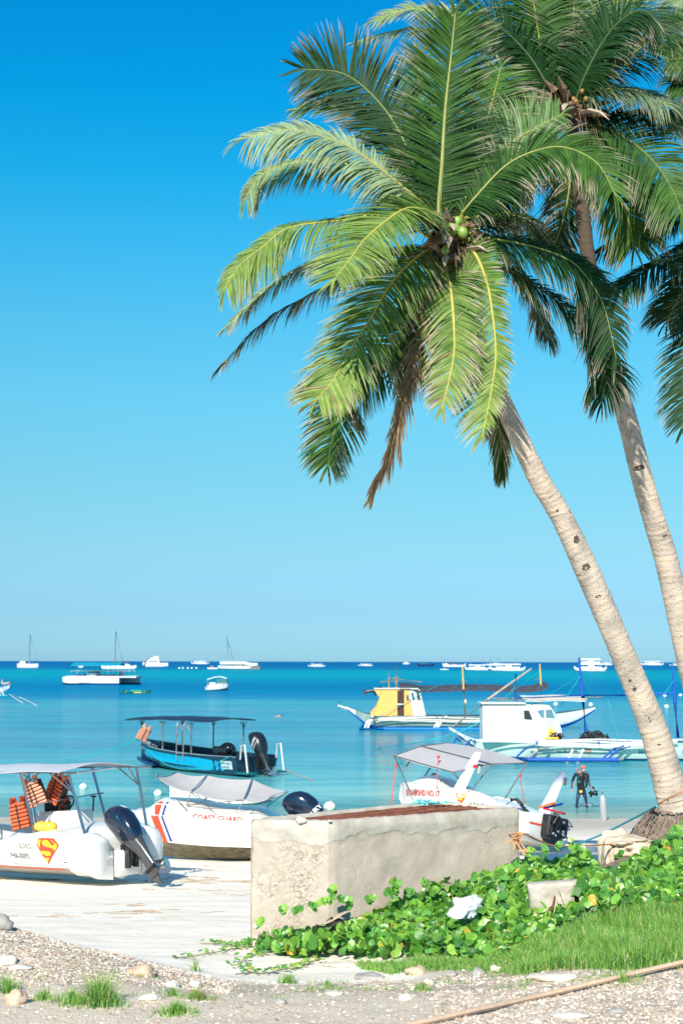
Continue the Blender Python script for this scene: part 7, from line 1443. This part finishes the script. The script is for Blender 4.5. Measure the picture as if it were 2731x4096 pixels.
# diver: wading towards the camera, head bowed
pd_=G(2326,3232,0.0); dv=thing('person','diver in black wetsuit and red and white cap wading ashore with an underwater camera','person',pd_+V3(0,0,-.10))
K=.00222
z_=lambda x,y,d=0: V3((x-610)*K,d,(1062-y)*K+.06)
J={'pelvis':(z_(600,690),.145),'waist':(z_(602,600,-.02),.135),'chest':(z_(605,450,-.06),.17),'uch':(z_(608,375,-.05),.13),'neck':(z_(615,345,-.10),.065),'head0':(z_(620,310,-.16),.085),'head1':(z_(626,255,-.20),.095),'head2':(z_(628,222,-.18),.07),
 'shl':(z_(482,385,-.02),.08),'ell':(z_(425,520,.02),.055),'wrl':(z_(405,655,-.08),.036),'shr':(z_(722,380,-.02),.08),'elr':(z_(748,520,.02),.055),'wrr':(z_(775,625,-.12),.036),
 'hpl':(z_(545,740),.105),'knl':(z_(515,870,-.10),.068),'anl':(z_(505,1035,.02),.048),'tol':(z_(498,1068,-.14),.04),'hpr':(z_(660,740),.105),'knr':(z_(690,880,-.02),.068),'anr':(z_(712,1035,.10),.048),'tor':(z_(718,1066,-.06),.04)}
E_=[('pelvis','waist'),('waist','chest'),('chest','uch'),('uch','neck'),('neck','head0'),('head0','head1'),('head1','head2'),('uch','shl'),('shl','ell'),('ell','wrl'),('uch','shr'),('shr','elr'),('elr','wrr'),('pelvis','hpl'),('hpl','knl'),('knl','anl'),('anl','tol'),('pelvis','hpr'),('hpr','knr'),('knr','anr'),('anr','tor')]
fingers(J,E_,z_(405,700,-.10),'wrl',V3(0,-.1,-1),V3(.7,-.7,0),'L'); fingers(J,E_,z_(790,655,-.15),'wrr',V3(.6,-.2,-.8),V3(.5,-.8,0),'R')
def asg(c):
    zz=1062-(c.z-.06)/K; xx=c.x/K+610
    if zz<352 and c.z>1.4: return 1
    if (xx<450 and zz>668) or (xx>762 and zz>632 and zz<800): return 1
    return 2 if zz>700 else 0
bd=body(dv,J,E_,[wets,skin,wets2],asg)
b=MB(); b.ell(z_(628,250,-.17),(.105,.115,.11),14,10); b.build('cap',mat('cap_red',(.75,.08,.03),.5,c2=(.80,.15,.08),vs=3),dv)
b=MB(); b.ell(z_(620,290,-.23),(.095,.06,.04),12,8); b.ell(z_(655,225,-.14),(.05,.07,.04),10,6); b.build('cap_band',white2,dv)
b=MB(); b.box(z_(598,272,-.285),(.12,.03,.06),bev=.01); b.build('dive_mask',black,dv)
b=MB(); b.ell(z_(622,322,-.26),(.014,.02,.018),8,6); b.ell(z_(640,308,-.265),(.012,.008,.006),6,4); b.ell(z_(604,308,-.265),(.012,.008,.006),6,4); b.build('nose',skin,dv)
b=MB(); b.ell(z_(520,300,-.02),(.04,.05,.07),8,6); b.build('hood_flap',mat('cap_red2',(.7,.1,.06),.5),dv)
b=MB(); bcd=mat('dive_vest_black',(.015,.018,.02),.6,var=.5,vs=12)
for s_ in (-1,1): b.loft([[z_(607+s_*dx,zz,yy)+V3(a,bb,0) for a,bb in ((-.06,-.02),(-.02,-.06),(.05,-.05),(.06,.0),(0,.03))] for dx,zz,yy in ((62,365,-.12),(75,430,-.20),(82,510,-.20),(88,590,-.18),(70,640,-.14))])
b.box(z_(612,560,.19),(.30,.12,.5),bev=.04); b.build('dive_vest',bcd,dv)
b=MB(); b.tube([z_(612,640,.24),z_(612,420,.24),z_(612,395,.24)],[.09,.09,.04],12); b.build('air_tank',alu,dv)
b=MB(); b.ell(z_(545,525,-.26),(.06,.04,.06),10,8); b.build('green_gauge',mat('gauge_green',(.01,.22,.15),.3,var=.4,vs=15),dv)
b=MB(); b.ell(z_(580,715,-.20),(.07,.04,.07),14,8); b.build('yellow_regulator',yellow,dv)
b=MB(); b.tube([z_(500,535,-.24),z_(450,570,-.24),z_(425,630,-.2),z_(440,560,-.2)],.014,6); b.build('orange_hose',oranger,dv)
b=MB(); b.tube([z_(700,320,.05),z_(755,330,0),z_(770,400,-.05),z_(745,480,-.1),z_(700,520,-.18)],.010,5); b.tube([z_(640,330,-.1),z_(560,360,-.25),z_(580,480,-.28),z_(585,640,-.24),z_(580,700,-.22)],.012,5); b.build('hose',black,dv)
cm_=thing('underwater_camera','black underwater camera rig with round lights held in the diver\'s left hand','camera',dv.location)
cam_m=mat('camera_housing',(.010,.014,.018),.25,var=.4,vs=20)
b=MB(); b.box(z_(795,740,-.20),(.20,.16,.15),rot=Matrix.Rotation(R(30),3,'Y'),bev=.02); b.tube([z_(850,765,-.26),z_(880,765,-.34)],[.07,.08],12); b.tube([z_(770,665,-.16),z_(800,640,-.16),z_(825,640,-.18)],.018,6); b.build('housing',cam_m,cm_)
for a,c_ in ((z_(825,635,-.22),z_(818,660,-.10)),(z_(890,720,-.26),z_(850,700,-.14)),(z_(740,740,-.26),z_(765,735,-.12)),(z_(770,800,-.26),z_(785,770,-.12))): b=MB(); b.tube([a,c_],[.06,.045],12); b.build('strobe',cam_m,cm_)
b=MB()
for k in range(46):
    a=rnd.uniform(0,6.28); r_=rnd.uniform(.08,.34); b.ell(V3(z_(720,0).x+math.cos(a)*r_,-.1+math.sin(a)*.2,.12+rnd.uniform(0,.22)*(1-r_*1.5)),rnd.uniform(.006,.016),5,4)
sp_=b.build('water_splash',mat('splash_drops',(.75,.85,.86),.15),None); sp_.location=pd_; tag(sp_,kind='stuff')
# scuba tank
pt=TG(2414,3282,0,40,70); tk=thing('scuba_tank','silver scuba tank standing upright on the wet sand right of the diver','scuba tank',pt,rot=(0,R(-2.5),0)); s=pt.y/FPX
h_=102*s; r_=13.2*s; b=MB(); b.loft([[V3(math.cos(a)*r_*q,math.sin(a)*r_*q,z*h_) for a in [2*math.pi*k/20 for k in range(20)]] for z,q in ((0,.9),(.02,1),(.78,1),(.86,.93),(.92,.72),(.965,.38),(.98,.25))]); b.build('cylinder_body',mat('tank_silver',(.55,.57,.60),.35,metal=.5,var=.06,vs=2),tk,angle=60)
b=MB(); b.tube([(0,0,h_*.97),(0,0,h_*1.06)],r_*.22,8); b.tube([(-r_*.5,0,h_*1.05),(r_*.5,0,h_*1.08)],r_*.16,7); b.ell((r_*.2,0,h_*1.11),r_*.22,8,6); b.build('valve',steel,tk)
# man seen from behind beyond the finned speedboat
pm=W(1735,3140,49.0); gz0=gz(pm.x,49.0); mn=thing('person','bare shouldered man with short dark hair seen behind the finned speedboat','person',V3(pm.x,49.0,gz0))
hh=pm.z-gz0; k=hh/1.46
J={'pelvis':(V3(0,0,.92)*k,.15*k),'waist':(V3(0,0,1.08)*k,.13*k),'chest':(V3(0,0,1.28)*k,.17*k),'uch':(V3(0,0,1.42)*k,.12*k),'neck':(V3(0,-.0,1.52)*k,.06*k),'h0':(V3(0,.02,1.60)*k,.085*k),'h1':(V3(0,.03,1.68)*k,.095*k),'h2':(V3(0,.03,1.73)*k,.07*k),
 'sl':(V3(-.20,0,1.42)*k,.075*k),'el':(V3(-.25,.05,1.14)*k,.05*k),'wl':(V3(-.22,.25,.98)*k,.035*k),'sr':(V3(.20,0,1.42)*k,.075*k),'er':(V3(.25,.05,1.14)*k,.05*k),'wr':(V3(.22,.25,.98)*k,.035*k),
 'hl':(V3(-.10,0,.86)*k,.10*k),'kl':(V3(-.11,-.02,.48)*k,.065*k),'al':(V3(-.11,.0,.08)*k,.045*k),'tl':(V3(-.12,.14,.03)*k,.04*k),'hr':(V3(.10,0,.86)*k,.10*k),'kr':(V3(.11,-.02,.48)*k,.065*k),'ar':(V3(.11,0,.08)*k,.045*k),'tr':(V3(.12,.14,.03)*k,.04*k)}
EE=[('pelvis','waist'),('waist','chest'),('chest','uch'),('uch','neck'),('neck','h0'),('h0','h1'),('h1','h2'),('uch','sl'),('sl','el'),('el','wl'),('uch','sr'),('sr','er'),('er','wr'),('pelvis','hl'),('hl','kl'),('kl','al'),('al','tl'),('pelvis','hr'),('hr','kr'),('kr','ar'),('ar','tr')]
fingers(J,EE,V3(-.22,.30,.93)*k,'wl',V3(0,.5,-.8),V3(1,0,0),'L',k); fingers(J,EE,V3(.22,.30,.93)*k,'wr',V3(0,.5,-.8),V3(-1,0,0),'R',k)
body(mn,J,EE,[skin,mat('shorts_blue',(.02,.04,.12),.8)],lambda c: 1 if .42*k<c.z<.98*k and abs(c.x)<.24*k else 0)
b=MB(); b.ell(V3(0,-.005,1.70)*k,(.098*k,.11*k,.105*k),12,9); b.build('hair',mat('dark_hair',(.012,.010,.009),.7),mn); b=MB(); 
for s_ in (-1,1): b.ell(V3(s_*.098,.02,1.64)*k,(.015*k,.03*k,.035*k),7,6)
b.build('ears',skin,mn); b=MB(); b.ell(V3(0,.125,1.63)*k,(.015*k,.02*k,.02*k),6,5); b.build('nose',skin,mn)
# two people on the far left outrigger bow, and a swimmer
def small_person(lab,at,pose,shirt,cap=None):
    p=thing('person',lab,'person',at); J={k:(V3(*a),r) for k,(a,r) in pose.items()}
    E2=[e for e in (('pelvis','chest'),('chest','neck'),('neck','head'),('head','top'),('chest','sl'),('sl','el'),('el','wl'),('chest','sr'),('sr','er'),('er','wr'),('pelvis','kl'),('kl','al'),('pelvis','kr'),('kr','ar')) if e[0] in J and e[1] in J]
    body(p,J,E2,[skin,shirt],lambda c: 1 if (J['pelvis'][0]-c).length<.3 or (J['chest'][0]-c).length<.24 else 0,sub=1)
    if cap: b=MB(); b.ell(J['top'][0]+V3(0,.02,.0),(.11,.12,.09),8,6); b.build('hair',cap,p)
    return p
s=lb.location.y/FPX; hair=MATS['dark_hair']
sit={'pelvis':((0,0,.15),.17),'chest':((.03,0,.58),.19),'neck':((.05,0,.82),.07),'head':((.06,0,.95),.11),'top':((.06,0,1.07),.09),'sl':((0,-.2,.72),.08),'el':((-.1,-.25,.42),.06),'wl':((.05,-.28,.2),.05),'sr':((0,.2,.72),.08),'er':((.12,.25,.42),.06),'wr':((.25,.2,.25),.05),'kl':((.42,-.12,.25),.08),'al':((.5,-.14,-.15),.06),'kr':((.42,.12,.25),.08),'ar':((.5,.12,-.15),.06)}
small_person('person in a pale shirt sitting on the outrigger bow at the left edge',W(9,2740,lb.location.y),sit,mat('pale_shirt',(.65,.65,.70),.7),hair)
bend={'pelvis':((-.6,0,.12),.18),'chest':((-.05,0,.30),.2),'neck':((.15,0,.42),.08),'head':((.24,-.05,.50),.12),'top':((.26,-.05,.62),.10),'sl':((0,-.22,.35),.08),'el':((.2,-.3,.1),.06),'wl':((.35,-.2,-.1),.05),'sr':((0,.22,.35),.08),'er':((.2,.3,.1),.06),'wr':((.35,.2,-.1),.05),'kl':((-.9,-.12,.3),.08),'al':((-1.1,-.14,.0),.06),'kr':((-.9,.12,.3),.08),'ar':((-1.1,.12,.0),.06)}
small_person('person with dark hair lying forward at the tip of the outrigger bow, left edge',W(36,2738,lb.location.y),bend,mat('grey_top',(.45,.45,.50),.7),hair)
sw=G(1117,2866,0.0); swim={'pelvis':((-.7,0,-.12),.15),'chest':((-.22,0,-.03),.16),'neck':((0,0,.06),.07),'head':((.10,0,.12),.11),'top':((.18,0,.17),.09),'sl':((-.1,-.2,-.02),.07),'el':((.15,-.35,.02),.05),'wl':((.35,-.3,-.05),.04),'sr':((-.1,.2,-.02),.07),'er':((.15,.35,.02),.05),'wr':((.35,.3,-.05),.04),'kl':((-1.1,-.1,-.2),.07),'al':((-1.5,-.1,-.2),.05),'kr':((-1.1,.1,-.2),.07),'ar':((-1.5,.1,-.2),.05)}
small_person('swimmer with only head and shoulders above the water in mid distance',sw,swim,skin,hair)
